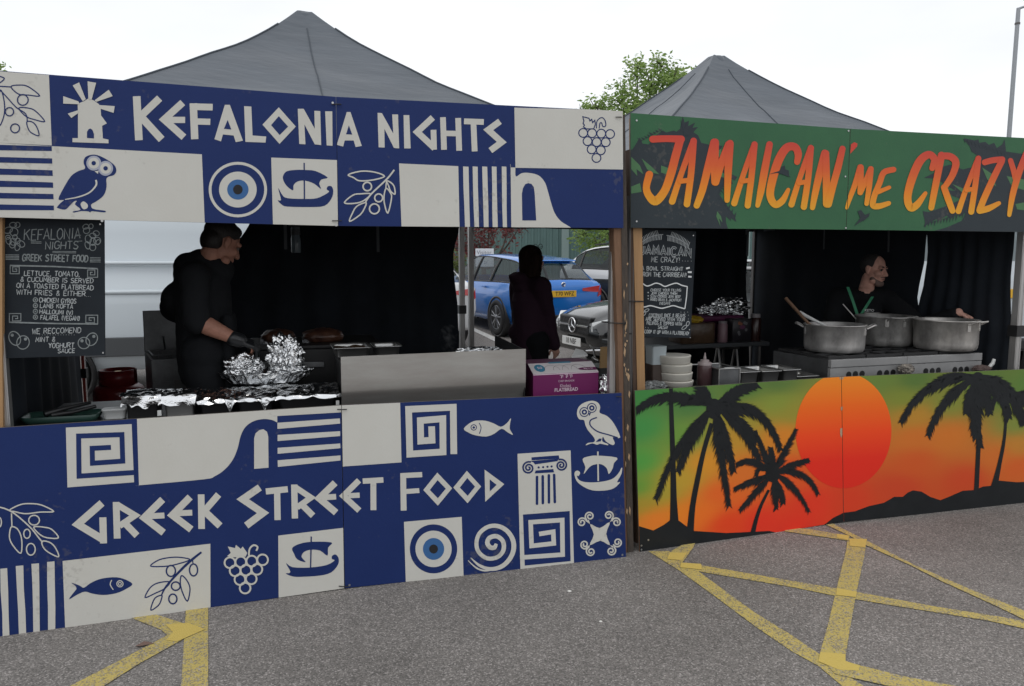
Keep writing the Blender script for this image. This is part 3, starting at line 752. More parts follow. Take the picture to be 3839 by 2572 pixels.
jag(z, (270, 440), (160, 500), 8, 28, SLT); jag(z, (640, 700), (600, 790), 7, 26, SLT, 2, -1); jag(z, (690, 930), (600, 830), 6, 30, SLT, 2, 1); jag(z, (2000, 490), (2230, 560), 12, 30, SLT, 2, 1); jag(z, (2010, 905), (1780, 970), 14, 32, SLT, 2, -1); jag(z, (1840, 700), (2000, 800), 9, 26, SLT)
BRD = SLT
z.fill([(882, 690), (945, 670), (960, 645), (975, 640), (978, 662), (998, 668), (1000, 700), (1010, 708), (960, 690), (930, 682)], BRD, 4)
z.fill([(1370, 985), (1405, 940), (1390, 900), (1410, 893), (1432, 922), (1460, 910), (1455, 930), (1428, 952), (1405, 962)], BRD, 4)
def brush(z, pts, w, lay=3):
    z.rib(pts, w, LET, lay, curve=6, round_=True)
brush(z, [(222, 490), (300, 487), (385, 490)], [40, 38, 42]); brush(z, [(378, 495), (352, 590), (325, 690), (290, 785), (240, 842), (203, 815), (186, 765), (203, 692)], [46, 48, 48, 46, 50, 44, 40, 44])
def a_(z, ap, bl, br, by, w, mid=None):
    brush(z, [ap, ((ap[0] + bl[0]) / 2 - 4, (ap[1] + bl[1]) / 2), bl], [w * .95, w * .85, w], 3)
    brush(z, [ap, mid or ((ap[0] + br[0]) / 2 + 6, (ap[1] + br[1]) / 2), br], [w, w * 1.0, w], 4)
    brush(z, [(bl[0] + (ap[0] - bl[0]) * .38, by + 5), (br[0] + 2, by)], w * .75, 5)
a_(z, (455, 500), (333, 845), (417, 860), 725, 38, (440, 690))
brush(z, [(572, 508), (535, 660), (505, 780), (473, 868)], [44, 44, 42, 36], 3); brush(z, [(578, 508), (575, 620), (577, 735)], [44, 46, 42], 4); brush(z, [(655, 520), (612, 630), (580, 735)], 42, 5); brush(z, [(662, 515), (653, 640), (648, 760), (645, 838)], [42, 44, 38, 30], 6)
a_(z, (802, 520), (687, 855), (763, 868), 725, 36, (785, 700))
brush(z, [(888, 520), (858, 680), (838, 790), (820, 868)], [38, 44, 40, 26])
brush(z, [(1045, 620), (1052, 575), (1032, 535), (985, 540), (940, 610), (905, 720), (892, 810), (920, 862), (962, 840), (995, 778)], [34, 42, 44, 48, 50, 48, 44, 40, 38, 22])
a_(z, (1123, 540), (1013, 862), (1083, 876), 735, 36, (1108, 710))
brush(z, [(1203, 570), (1170, 700), (1148, 800), (1133, 880)], [42, 42, 38, 30], 3); brush(z, [(1210, 570), (1212, 720), (1215, 858)], [36, 42, 46], 4); brush(z, [(1303, 545), (1278, 650), (1248, 760), (1222, 860)], [36, 40, 40, 42], 5)
z.fill([(1352, 520), (1370, 507), (1388, 514), (1388, 530), (1348, 574)], LET, 3)
brush(z, [(1405, 650), (1378, 740), (1352, 810), (1328, 882)], [34, 32, 28, 18], 3); brush(z, [(1408, 650), (1408, 720), (1402, 795)], [34, 32, 28], 4); brush(z, [(1462, 660), (1435, 730), (1405, 795)], 30, 5); brush(z, [(1464, 660), (1455, 760), (1440, 858)], [34, 32, 26], 6)
brush(z, [(1595, 663), (1540, 680), (1515, 740), (1485, 815), (1478, 865), (1510, 872), (1568, 855)], [32, 34, 34, 34, 36, 34, 26], 3); brush(z, [(1505, 792), (1570, 765)], [26, 22], 4)
brush(z, [(1815, 655), (1828, 605), (1795, 578), (1745, 615), (1700, 715), (1675, 820), (1692, 880), (1730, 862), (1777, 798)], [34, 40, 42, 48, 48, 44, 42, 40, 22])
brush(z, [(1868, 582), (1845, 700), (1825, 800), (1810, 880)], [42, 40, 38, 34], 3); brush(z, [(1868, 585), (1920, 590), (1950, 625), (1930, 695), (1885, 765)], [38, 40, 42, 38, 32], 4); brush(z, [(1882, 765), (1905, 830), (1930, 898)], [36, 38, 34], 5)
a_(z, (2078, 600), (1965, 900), (2037, 904), 775, 34, (2062, 740))
brush(z, [(2115, 622), (2160, 610), (2215, 605)], 34, 3); brush(z, [(2213, 612), (2160, 720), (2110, 830), (2085, 895)], [36, 38, 38, 38], 4); brush(z, [(2085, 898), (2135, 885), (2195, 855)], [36, 36, 24], 5)
brush(z, [(2262, 612), (2280, 670), (2295, 730)], [30, 32, 36], 3); brush(z, [(2352, 570), (2310, 680), (2275, 800), (2254, 922)], [36, 38, 36, 24], 4)
jfl.build('panel', jf); jfr.build('panel', jf)

# ---------------------------------------------------------------- green stall, sunset counter board
jc = thing('counter_board', 'sunset mural counter front with black palms and big orange sun', 'sign board', JF.w(0, 0, 0), JF.a)
jcl = Panel((.687, 4.0), (2.016, 4.462), [(2380, 1465), (3153, 1413), (3161.5, 1955), (2398, 2080)])
jcr = Panel((2.016, 4.462), (3.39, 4.85), [(3155, 1413), (3930, 1381), (3930, 1882), (3163.5, 1955)])
CTL = [((80, 200), (58, 110, 60)), ((100, 400), (62, 122, 66)), ((90, 600), (72, 132, 62)), ((90, 750), (85, 128, 55)), ((100, 850), (150, 120, 45)), ((180, 930), (205, 105, 40)), ((400, 260), (70, 105, 60)), ((350, 450), (95, 125, 58)), ((330, 700), (170, 130, 48)), ((340, 900), (205, 110, 36)), ((450, 900), (210, 95, 36)), ((600, 950), (205, 58, 30)), ((800, 950), (205, 48, 34)), ((1000, 980), (200, 45, 34)), ((700, 160), (75, 105, 55)), ((900, 140), (80, 100, 55)), ((900, 250), (120, 125, 55)), ((700, 350), (140, 122, 50)), ((650, 450), (170, 120, 45)), ((930, 450), (192, 110, 40)), ((950, 650), (200, 72, 34)), ((700, 650), (195, 95, 40)), ((500, 600), (195, 122, 42)), ((1100, 850), (200, 50, 34)), ((560, 780), (205, 85, 36)), ((220, 780), (150, 130, 50)), ((1000, 300), (135, 120, 50)),
       ((1300, 820), (192, 55, 34)), ((1500, 110), (95, 110, 55)), ((1700, 120), (78, 98, 52)), ((1640, 220), (112, 115, 50)), ((1700, 330), (165, 112, 45)), ((1700, 450), (185, 95, 40)), ((1700, 600), (185, 75, 36)), ((1600, 750), (182, 60, 36)), ((1900, 450), (185, 98, 40)), ((1900, 250), (115, 115, 52)), ((2000, 700), (182, 62, 35)), ((2200, 560), (185, 92, 40)), ((2300, 500), (172, 108, 45)), ((2300, 380), (110, 115, 55)), ((2300, 620), (188, 80, 36)), ((2200, 200), (85, 105, 52)), ((2400, 150), (80, 105, 52)), ((2100, 120), (82, 100, 52)), ((2450, 450), (150, 112, 48))]
def mural(P, nx=46, ny=30):
    """the sprayed colour blend of the sunset, stored per vertex of the board's paint"""
    q = P.quad; vs, cs = [], []
    pc = [(P.st(2340 + a / 1.5617, 1350 + b / 1.5617), alb((c[0], c[1] * 1.06, c[2]), .78)) for (a, b), c in CTL]
    for j in range(ny + 1):
        for i in range(nx + 1):
            s_, t_ = i / nx, j / ny
            a = (q[0][0] + (q[1][0] - q[0][0]) * s_, q[0][1] + (q[1][1] - q[0][1]) * s_)
            b = (q[3][0] + (q[2][0] - q[3][0]) * s_, q[3][1] + (q[2][1] - q[3][1]) * s_)
            p = (a[0] + (b[0] - a[0]) * t_, a[1] + (b[1] - a[1]) * t_)
            W = 0; C = [0, 0, 0]
            for (x, y), c in pc:
                w = 1 / (((x - p[0]) * .7) ** 2 + ((y - p[1]) * 1.3) ** 2 + .0035) ** 1.8
                W += w
                for k in range(3): C[k] += w * c[k]
            vs.append(P.w(p, .0004)); cs.append([c / W for c in C])
    fs = [(j * (nx + 1) + i, j * (nx + 1) + i + 1, (j + 1) * (nx + 1) + i + 1, (j + 1) * (nx + 1) + i) for j in range(ny) for i in range(nx)]
    return vs, fs, cs
MUR = bpy.data.materials.new('sprayed_sunset_paint'); MUR.use_nodes = True
_t = MUR.node_tree; _a = _t.nodes.new('ShaderNodeVertexColor'); _a.layer_name = 'paint'
_t.links.new(_a.outputs['Color'], _t.nodes['Principled BSDF'].inputs['Base Color']); _t.nodes['Principled BSDF'].inputs['Roughness'].default_value = .5; _t.nodes['Principled BSDF'].inputs['Specular IOR Level'].default_value = .15
sx = lambda y: jcl.st(2340 + 1280 / 1.5617, 1350 + y / 1.5617)[1]
z1, z0 = sx(105), sx(740)
SUNP = ramp_mat('painted_sun', [(0, alb((196, 42, 30), .76)), (.25, alb((200, 44, 30), .76)), (.5, alb((208, 66, 30), .74)), (.75, alb((214, 92, 30), .74)), (1, alb((220, 120, 36), .74))], z0, z1, .45)
INK = mat('black_mural_paint', (.014, .016, .018), .5, var=.15, spec=.2)
z = Z(2340, 1350, 1.5617, [jcl, jcr])
for P in (jcl, jcr):
    P.mb.hexa([P.w(q, -P.thick) for q in P.quad], [P.w(q, 0) for q in P.quad], P.mi(PEDGE))
    vs, fs, cs = mural(P)
    P.mv0 = len(P.mb.v); P.cs = cs
    P.mb.add(vs, fs, P.mi(MUR))
z.disc((1283, 412), 281, SUNP, 1, ry=338, n=72)
z.fill([(60, 962), (80, 970), (170, 997), (230, 965), (270, 935), (320, 940), (360, 970), (410, 1000), (600, 1012), (850, 1000), (890, 1009), (910, 1012), (900, 1100), (80, 1200), (60, 1200)], INK, 2)
z.fill([(1165, 968), (1220, 925), (1283, 893), (1350, 885), (1430, 855), (1520, 835), (1580, 800), (1630, 800), (1660, 775), (1690, 762), (1740, 770), (1790, 800), (1850, 820), (1900, 800), (1980, 765), (2050, 760), (2100, 740), (2150, 735), (2190, 705), (2300, 715), (2700, 690), (2700, 1020), (1283, 1000), (1165, 1000)], INK, 2)
z.rib([(273, 165), (275, 300), (280, 450), (285, 620), (288, 800), (292, 950)], [22, 25, 28, 30, 36, 52], INK, 3, curve=3)
z.rib([(512, 370), (465, 530), (430, 690), (400, 850), (385, 1005)], [26, 26, 30, 32, 42], INK, 3, curve=4)
z.rib([(845, 760), (800, 850), (772, 930), (752, 1010)], [14, 18, 22, 28], INK, 3, curve=4)
z.rib([(2072, 100), (2075, 400), (2068, 600), (2060, 765)], [26, 26, 26, 28], INK, 3, curve=4)
z.rib([(2237, 250), (2225, 450), (2195, 610), (2165, 740)], [14, 18, 24, 40], INK, 3, curve=4)
def frond(z, p0, c, p1, wid=14, L=46, n=22):
    pts = [((1 - t) ** 2 * p0[0] + 2 * t * (1 - t) * c[0] + t * t * p1[0], (1 - t) ** 2 * p0[1] + 2 * t * (1 - t) * c[1] + t * t * p1[1]) for t in [i / n for i in range(n + 1)]]
    z.rib(pts, [wid * (1 - .75 * i / n) for i in range(n + 1)], INK, 4)
    for i in range(2, n + 1):
        x, y = pts[i]; dx, dy = x - pts[i - 1][0], y - pts[i - 1][1]; l = sqrt(dx * dx + dy * dy) or 1; dx /= l; dy /= l
        t = i / n; prof = min(1, t * 4) * (1.05 - .62 * t)
        for sd in (-1, 1):
            nx, ny = -dy * sd, dx * sd
            down = ny > 0
            ll = L * prof * random.uniform(.65, 1.15) * (1.1 if down else .75)
            bw = L * .15
            tx, ty = x + nx * ll * .66 + dx * ll * .95, y + ny * ll * .66 + dy * ll * .95 + ll * .22
            z.fill([(x - dx * bw, y - dy * bw), (x + dx * bw, y + dy * bw), (tx, ty)], INK, 4)
for c, e in (((250, 130), (78, 282)), ((470, 190), (440, 135)), ((650, 150), (765, 138)), ((600, 230), (700, 150)), ((820, 200), (912, 515)), ((670, 310), (790, 575)), ((560, 470), (612, 840)), ((320, 420), (185, 800)), ((690, 330), (770, 460)), ((430, 200), (350, 230)), ((600, 430), (640, 640)), ((400, 380), (315, 640)), ((710, 250), (775, 300))):
    frond(z, (525, 275), c, e, 30, 84, 52)
z.disc((525, 285), 46, INK, 4, ry=60)
for c, e in (((920, 560), (1000, 410)), ((980, 600), (1072, 582)), ((1060, 600), (1132, 775)), ((990, 690), (1077, 878)), ((890, 760), (890, 862)), ((760, 770), (678, 872)), ((740, 700), (648, 748)), ((750, 545), (662, 605)), ((830, 560), (770, 420)), ((870, 590), (860, 520)), ((930, 780), (930, 830)), ((800, 590), (770, 670))):
    frond(z, (868, 665), c, e, 20, 58, 36)
z.disc((868, 668), 42, INK, 4, ry=46)
for c, e in (((1760, 60), (1622, 352)), ((1870, 160), (1778, 428)), ((2010, 200), (2000, 300)), ((2045, 300), (2085, 500)), ((2120, 170), (2140, 302)), ((2260, 70), (2345, 345)), ((1900, 60), (1790, 150)), ((2040, 320), (2060, 430)), ((2200, 150), (2240, 280))):
    frond(z, (2070, 105), c, e, 34, 84, 48)
for c, e in (((2290, 240), (2332, 370)), ((2180, 190), (2150, 262)), ((2350, 200), (2460, 330)), ((2240, 300), (2250, 330)), ((2380, 150), (2560, 260))):
    frond(z, (2238, 215), c, e, 26, 66, 36)
z.disc((2070, 130), 44, INK, 4, ry=60); z.disc((2238, 220), 36, INK, 4)
CHIP = mat('bare_wood_chip', (.42, .30, .20), .8)
for q in ([(1263, 400), (1274, 396), (1277, 430), (1268, 455), (1262, 430)], [(1266, 275), (1278, 270), (1278, 292), (1268, 296)], [(1258, 98), (1285, 98), (1280, 112), (1262, 114)]): z.fill(q, CHIP, 3)
for P in (jcl, jcr):
    o = P.build('panel', jc)
    ca = o.data.color_attributes.new('paint', 'FLOAT_COLOR', 'POINT')
    for i, c in enumerate(P.cs): ca.data[P.mv0 + i].color = (*c, 1)

# ---------------------------------------------------------------- cable ties and screws on the boards
TIE = mat('black_nylon', (.012, .012, .013), .4)
SCR = mat('screw_steel', (.5, .5, .5), .4, 1.0)
def tie(P, px, py, parent, w=18, m=TIE):
    a, b = P.w(P.st(px - w, py), .006), P.w(P.st(px + w, py), .006)
    mb = MB().tube([a, (a + b) / 2 + P.n * .004, b], .0026, 6)
    mb.build('cable_tie' if m is TIE else 'bracket', m, parent, world=True)
for px, py in ((1263, 828), (1261, 392)): tie(kfr, px, py, fa)
tie(kfr, 2318, 440, fa, 12)
for px, py in ((1282, 1534), (1288, 2196)): tie(kcr, px, py, co)
tie(kcr, 2318, 1486, co, 10)
for P, par, pts in ((jfl, jf, ((2386, 452), (2386, 830), (3170, 855), (3168, 662), (3180, 491))), (jcl, jc, ((2404, 2045), (2404, 2060), (2430, 2024))), (kcr, co, ((2333, 2080), (1310, 2193))), (kfl, fa, ((1247, 386), (1260, 845), (383, 828)))):
    for px, py in pts:
        c = P.w(P.st(px, py), .004)
        x, y = P.d, V((0, 0, 1))
        MB().add([c + (x * cos(i * pi / 5) + y * sin(i * pi / 5)) * .005 for i in range(10)] + [c - P.n * .003 + (x * cos(i * pi / 5) + y * sin(i * pi / 5)) * .006 for i in range(10)], [tuple(range(10))] + [(i, (i + 1) % 10, 10 + (i + 1) % 10, 10 + i) for i in range(10)]).build('screw', SCR, par, world=True)
# ================================================================== gazebos, posts, curtains, menu boards
CAN = mat('charcoal_canopy_fabric', (.058, .073, .092), .65, var=.10, vscale=2.0, sheen=.25, bump=.6, bscale=6, stretch=(.7, 1.6, 3.0))
CUR = mat('black_curtain_fabric', (.018, .0225, .030), .8, var=.25, vscale=2.2, spec=.25)
ALU = mat('aluminium_tube', (.50, .49, .48), .42, .85, var=.12, vscale=5, stretch=(30, 30, 1))
GREY_STEEL = mat('grey_steel_tube', (.115, .108, .105), .5, .3)
SEAM = mat('canopy_seam', (.050, .062, .077), .7)

def gazebo(label, corners, eave, peak, seed):
    """corners FL,FR,BR,BL (ground), peak point"""
    c0 = sum((V(c) for c in corners), V()) / 4
    root = thing('gazebo', label, 'gazebo', (c0.x, c0.y, 0), 0)
    cs = [V((c.x, c.y, eave)) for c in corners]
    mb = MB(); sm = MB(); ns, ntt = 26, 22
    pr = .045
    pk = []
    for c in cs:
        d = (c - V((peak.x, peak.y, eave))); d.z = 0; d.normalize()
        pk.append(V((peak.x, peak.y, peak.z - .01)) + d * pr * 1.4)
    for k in range(4):
        A, B, a, b = cs[k], cs[(k + 1) % 4], pk[k], pk[(k + 1) % 4]
        g = []
        for j in range(ntt + 1):
            t = j / ntt
            for i in range(ns + 1):
                s_ = i / ns
                p = (A.lerp(B, s_)).lerp(a.lerp(b, s_), t)
                zz = eave + (peak.z - eave) * (.13 * t ** 5 + .87 * t)
                zz -= .035 * 4 * s_ * (1 - s_) * 4 * t * (1 - t)
                q = V((p.x * 3.1 + seed, p.y * 3.1, t * 2.5))
                zz += .018 * noise.noise(q * 1.0) * 4 * t * (1 - t) + .011 * noise.noise(V((p.x * 1.6 + seed, p.y * 8, t * 15))) * min(1, 4 * s_ * (1 - s_) * 1.3)
                g.append(V((p.x, p.y, zz)))
        mb.add(g, [(j * (ns + 1) + i, j * (ns + 1) + i + 1, (j + 1) * (ns + 1) + i + 1, (j + 1) * (ns + 1) + i) for j in range(ntt) for i in range(ns)], 0, True)
        # hip seam and mid seam
        for i, w in ((0, .006), (ns // 2, .004)):
            pts = [g[j * (ns + 1) + i] + V((0, 0, .0015)) for j in range(ntt - 1)]
            sm.tube(pts, w, 5)
        # valance
        v0 = [g[i] for i in range(ns + 1)]
        mb.add(v0 + [q + V((0, 0, -.24)) for q in v0], [(i, ns + 1 + i, ns + 2 + i, i + 1) for i in range(ns)], 0, True)
    # cap
    ring = pk
    top = V((peak.x, peak.y, peak.z))
    cap = []
    mb.lathe([(.108, -.085), (.088, -.050), (.068, -.020), (.052, -.004), (.030, .001), (.0, .002)], top, 20)
    can = mb.build('canopy', CAN, root, world=True, fixn=False)
    sm.build('seam', SEAM, can, world=True)
    # roof truss under the canopy
    tr = MB()
    for k in range(4):
        A, B = cs[k] - V((0, 0, .06)), cs[(k + 1) % 4] - V((0, 0, .06))
        M = (A + B) / 2
        for P, Q in ((A, M), (M, B)):
            tr.tube([P + V((0, 0, .0)), Q + V((0, 0, -.10))], .010, 6); tr.tube([P + V((0, 0, -.10)), Q + V((0, 0, .0))], .010, 6)
        tr.tube([M, V((peak.x, peak.y, eave - .05))], .010, 6)
    tr.tube([V((peak.x, peak.y, eave - .1)), top - V((0, 0, .03))], .016, 8)
    tr.build('roof_frame', GREY_STEEL, root, world=True)
    return root, cs

def leg(root, c, top, m, w=.042, strap=None, rot=0.0):
    M = Matrix.Translation(V((c.x, c.y, 0))) @ Matrix.Rotation(rot, 4, 'Z')
    mb = MB()
    mb.box((0, 0, top * .5 + .01), (w, w, top - .02), 0, M)
    for s_ in (-1, 1):
        mb.box((s_ * w * .30, -w / 2 - .0015, top * .5 + .01), (w * .16, .003, top - .03), 0, M)
    mb.box((0, 0, .006), (w * 2.1, w * 2.1, .012), 0, M)
    lg = mb.build('leg', m, root, world=True, bevel=.003)
    if strap:
        MB().box((0, 0, strap), (w * 1.45, w * 1.45, .075), 0, M).build('strap', TIE, lg, world=True)
    return lg

# blue stall gazebo
kFL, kFR = KF.p(14, 1450, .06), KF.p(2291, 1450, .075)
kBL, kBR = KF.p(312, 1450, 2.95), KF.p(1733, 1300, 2.95)
kg, kcs = gazebo('dark grey pyramid gazebo roofing the blue Greek stall', [kFL, kFR, kBR, kBL], 2.175, KF.p(1140, 50, 1.5), 3.0)
leg(kg, kFL, 2.1, ALU, rot=KF.a); leg(kg, kFR, 2.1, ALU, .036, rot=KF.a); 
leg(kg, kBR, 2.1, ALU, .046, strap=KF.p(1733, 1160, 2.95).z, rot=KF.a)
RED = mat('red_stripe', (.45, .06, .05), .6)
lg = leg(kg, kBL, 2.1, ALU, .046, strap=KF.p(312, 1398, 2.95).z, rot=KF.a)
M = Matrix.Translation(V((kBL.x, kBL.y, 0))) @ Matrix.Rotation(KF.a, 4, 'Z')
MB().box((.014, -.0268, 1.0), (.020, .003, 2.0), 0, M).build('stripe', RED, lg, world=True)

# green stall gazebo
jFL, jFR = JF.p(2357, 1300, .10), JF.p(3812, 1200, .10)
jBL, jBR = JF.p(1767, 1300, 2.95), JF.p(2820, 1200, 2.95)
jg, jcs = gazebo('dark grey pyramid gazebo roofing the green Jamaican stall', [jFL, jFR, jBR, jBL], 2.15, JF.p(2684, 212, 1.5), 11.0)
leg(jg, jFL, 2.1, GREY_STEEL, .036, rot=JF.a); leg(jg, jFR, 2.1, ALU, .048, strap=JF.p(3812, 1240, .1).z, rot=JF.a)
leg(jg, jBL, 2.1, ALU, .046, rot=JF.a); leg(jg, jBR, 2.1, GREY_STEEL, .04, rot=JF.a)

def drape(parent, left, right, z0, z1, nfold, amp, seed, nrm, n=60, nz=24, name='curtain'):
    """curtain hung between two edge curves left(t), right(t): t 0 top, 1 bottom -> world xy"""
    vs = []
    for j in range(nz + 1):
        t = j / nz
        a, b = left(t), right(t)
        for i in range(n + 1):
            s_ = i / n
            p = a.lerp(b, s_)
            p.z = z1 + (z0 - z1) * t
            f = amp * (sin(2 * pi * nfold * s_ + seed + .8 * sin(3 * s_ + seed)) * (.35 + .65 * t) + .6 * noise.noise(V((s_ * 9 + seed, t * 2.2, seed))))
            vs.append(p + nrm * f)
    mb = MB().add(vs, [(j * (n + 1) + i, j * (n + 1) + i + 1, (j + 1) * (n + 1) + i + 1, (j + 1) * (n + 1) + i) for j in range(nz) for i in range(n)], 0, True)
    return mb.build(name, CUR, parent, world=True, fixn=False)

def edge(fr, v, pts):
    """pixel list (x,y) from top to bottom on depth plane v, parameterised by height"""
    W = [fr.p(x, y, v) for x, y in pts]
    z1, z0 = 2.12, .02
    def f(t):
        zz = z1 + (z0 - z1) * t
        if zz >= W[0].z: return V((W[0].x, W[0].y, 0))
        for a, b in zip(W, W[1:]):
            if a.z >= zz >= b.z:
                k = (a.z - zz) / max(a.z - b.z, 1e-6)
                q = a.lerp(b, k); return V((q.x, q.y, 0))
        return V((W[-1].x, W[-1].y, 0))
    return f
drape(kg, edge(KF, 2.88, [(945, 840), (900, 885), (872, 950), (850, 1100), (846, 1200), (846, 1300), (850, 1700)]), edge(KF, 2.88, [(1722, 860), (1708, 905), (1697, 960), (1702, 1040), (1714, 1130), (1720, 1320), (1722, 1700)]), .02, 2.12, 6.5, .030, 1.0, KF.n)
drape(kg, lambda t: V((kFL.x, kFL.y, 0)) + KF.n * .06 - KF.e * .0, lambda t: V((kBL.x, kBL.y, 0)) - KF.n * .03 - KF.e * .03 + KF.e * .02 * t, .02, 2.12, 7, .022, 2.0, KF.e)
drape(jg, edge(JF, 2.90, [(2420, 830), (2400, 1100), (2330, 1300), (2250, 1560)]), edge(JF, 2.90, [(2806, 860), (2809, 900), (2800, 1010), (2798, 1090), (2806, 1160), (2812, 1500)]), .02, 2.12, 5, .025, 3.0, JF.n)
# right side wall of the green stall in two widths, with a split between them
wp, wd = V((jBR.x, jBR.y, 0)), (V((jFR.x, jFR.y, 0)) - V((jBR.x, jBR.y, 0))).normalized()
wn = V((-wd.y, wd.x, 0))
class SideF:
    @staticmethod
    def p(px, py, v): return on_plane(px, py, wp + wn * v, wn)
drape(jg, edge(SideF, .0, [(2826, 860), (2828, 1000), (2820, 1090), (2812, 1160), (2810, 1500)]), edge(SideF, .0, [(3478, 880), (3473, 905), (3467, 985), (3450, 1060), (3441, 1120), (3447, 1140), (3447, 1230), (3416, 1250), (3413, 1290), (3425, 1310), (3430, 1700)]), .02, 2.12, 5, .012, 4.0, wn)
drape(jg, edge(SideF, .006, [(3474, 880), (3479, 905), (3480, 960), (3463, 1080), (3448, 1132), (3443, 1150), (3443, 1230), (3425, 1255), (3420, 1290), (3420, 1310), (3420, 1700)]), edge(SideF, .006, [(3806, 870), (3800, 960), (3792, 1010), (3790, 1100), (3793, 1200), (3793, 1270), (3777, 1400), (3775, 1700)]), .02, 2.12, 6, .012, 5.0, wn)
# hanging ties from the roofs
STR = mat('grey_webbing', (.10, .11, .12), .7)
for fr, v, x, y0, y1, w, rt in ((KF, 2.3, 1415, 845, 945, .022, kg), (KF, 1.9, 1068, 845, 935, .022, kg), (JF, 1.6, 3093, 860, 935, .012, jg), (JF, 1.2, 3335, 860, 945, .016, jg), (JF, 2.0, 2805, 855, 880, .03, jg), (JF, 2.0, 2806, 900, 960, .02, jg)):
    a, b = fr.p(x, y0 - 60, v), fr.p(x - (4 if fr is JF else -3), y1, v)
    e = fr.e * w / 2
    MB().hexa([a - e, a + e, b + e, b - e], [q + fr.n * .004 for q in (a - e, a + e, b + e, b - e)]).build('webbing_strap', STR, rt, world=True)

# ---------------------------------------------------------------- timber posts
PEEL = mat('flaking_brown_timber', (.19, .105, .06), .8, col2=(.13, .07, .04), vscale=3, stretch=(6, 6, 1), bump=.4, bscale=20)
DARKP = mat('weathered_dark_timber', (.040, .034, .030), .85, col2=(.075, .058, .045), vscale=9, stretch=(5, 5, 1), bump=.5, bscale=30)
PINE = mat('orange_pine', (.40, .235, .105), .6, col2=(.33, .185, .08), vscale=2.5, stretch=(14, 14, .8), bump=.15, bscale=30)
SPL = mat('pale_split_wood', (.40, .27, .16), .85)
def post(fr, name, label, lx, rx, v0, v1, m, ztop=None, extra=None):
    """front face from pixel edges: lists of (x,y) top to bottom"""
    L = [fr.p(x, y, v0) for x, y in lx]; Rr = [fr.p(x, y, v0) for x, y in rx]
    L[-1].z = Rr[-1].z = 0
    root = None
    mb = MB()
    for i in range(len(L) - 1):
        f = [L[i], Rr[i], Rr[i + 1], L[i + 1]]
        mb.hexa([q + fr.n * (v1 - v0) for q in f], f)
    o = mb.build(name, m)
    tag(o, label, 'post')
    return o
pk_ = post(KF, 'timber_post', 'flaking brown timber post at the right end of the blue stall', [(2286, 430), (2322, 1470), (2340, 2095)], [(2322, 430), (2338, 1470), (2352, 2095)], .018, .075, PEEL)
dk = MB()
L_ = [KF.p(x, y, .014) for x, y in ((2323, 430), (2339, 1470), (2353, 2095))]; R_ = [KF.p(x, y, .014) for x, y in ((2343, 430), (2363, 1470), (2375, 2098))]
L_[-1].z = R_[-1].z = 0
for i in range(2):
    f = [L_[i], R_[i], R_[i + 1], L_[i + 1]]
    dk.hexa([q + KF.n * .061 for q in f], f)
for _ in range(26):
    y = random.choice([random.uniform(900, 1480), random.uniform(1150, 1480), random.uniform(1500, 2050)])
    x = 2323 + (y - 400) / 1070 * 16 + random.uniform(2, 20)
    h = random.uniform(6, 40); w = random.uniform(2, 6)
    q = [KF.p(x, y, .0125), KF.p(x + w, y + h * .3, .0115), KF.p(x + w * .4, y + h, .0125), KF.p(x - w * .5, y + h * .6, .012)]
    dk.hexa([a + KF.n * .004 for a in q], q, 1)
dk.build('dark_edge', [DARKP, SPL], pk_, world=True)
post(JF, 'timber_post', 'clean orange pine post left of the Jamaican chalkboard', [(2372, 440), (2374, 855), (2390, 1470), (2404, 2075)], [(2404, 440), (2407, 855), (2419, 1470), (2432, 2070)], .076, .12, PINE)
post(KF, 'timber_post', 'orange timber post at the left edge beside the black curtain', [(-40, 300), (-38, 1340), (-38, 2300)], [(10, 300), (8, 1340), (16, 2300)], .02, .05, PINE)
post(JF, 'post_side', 'dark brown strip standing in for the left side of the pine post', [(2361, 560), (2362, 855), (2374, 1470), (2384, 2075)], [(2371.5, 560), (2373.5, 855), (2389.5, 1470), (2403, 2075)], .08, .13, mat('pine_side_brown', (.085, .05, .032), .8, var=.3, vscale=5, stretch=(5, 5, 1)))  # separate strip, coloured dark to stand for the side face of the pine post
# zip ties round the posts
for fr, v, x0, x1, y0, y1, nm in ((KF, .008, 2278, 2345, 1210, 1213, 'black zip tie round the flaking brown post'), (JF, .072, 2345, 2412, 1129, 1130, 'black zip tie round the pine post'), (JF, .075, 2345, 2366, 1249, 1251, 'black zip tie round the grey gazebo leg between the stalls')):
    a, b = fr.p(x0, y0, v), fr.p(x1, y1, v)
    mb = MB(); d = fr.n * .075
    mb.tube([a, b, b + d, a + d, a], .0035, 6)
    tag(mb.build('zip_tie', TIE), nm, 'zip tie')

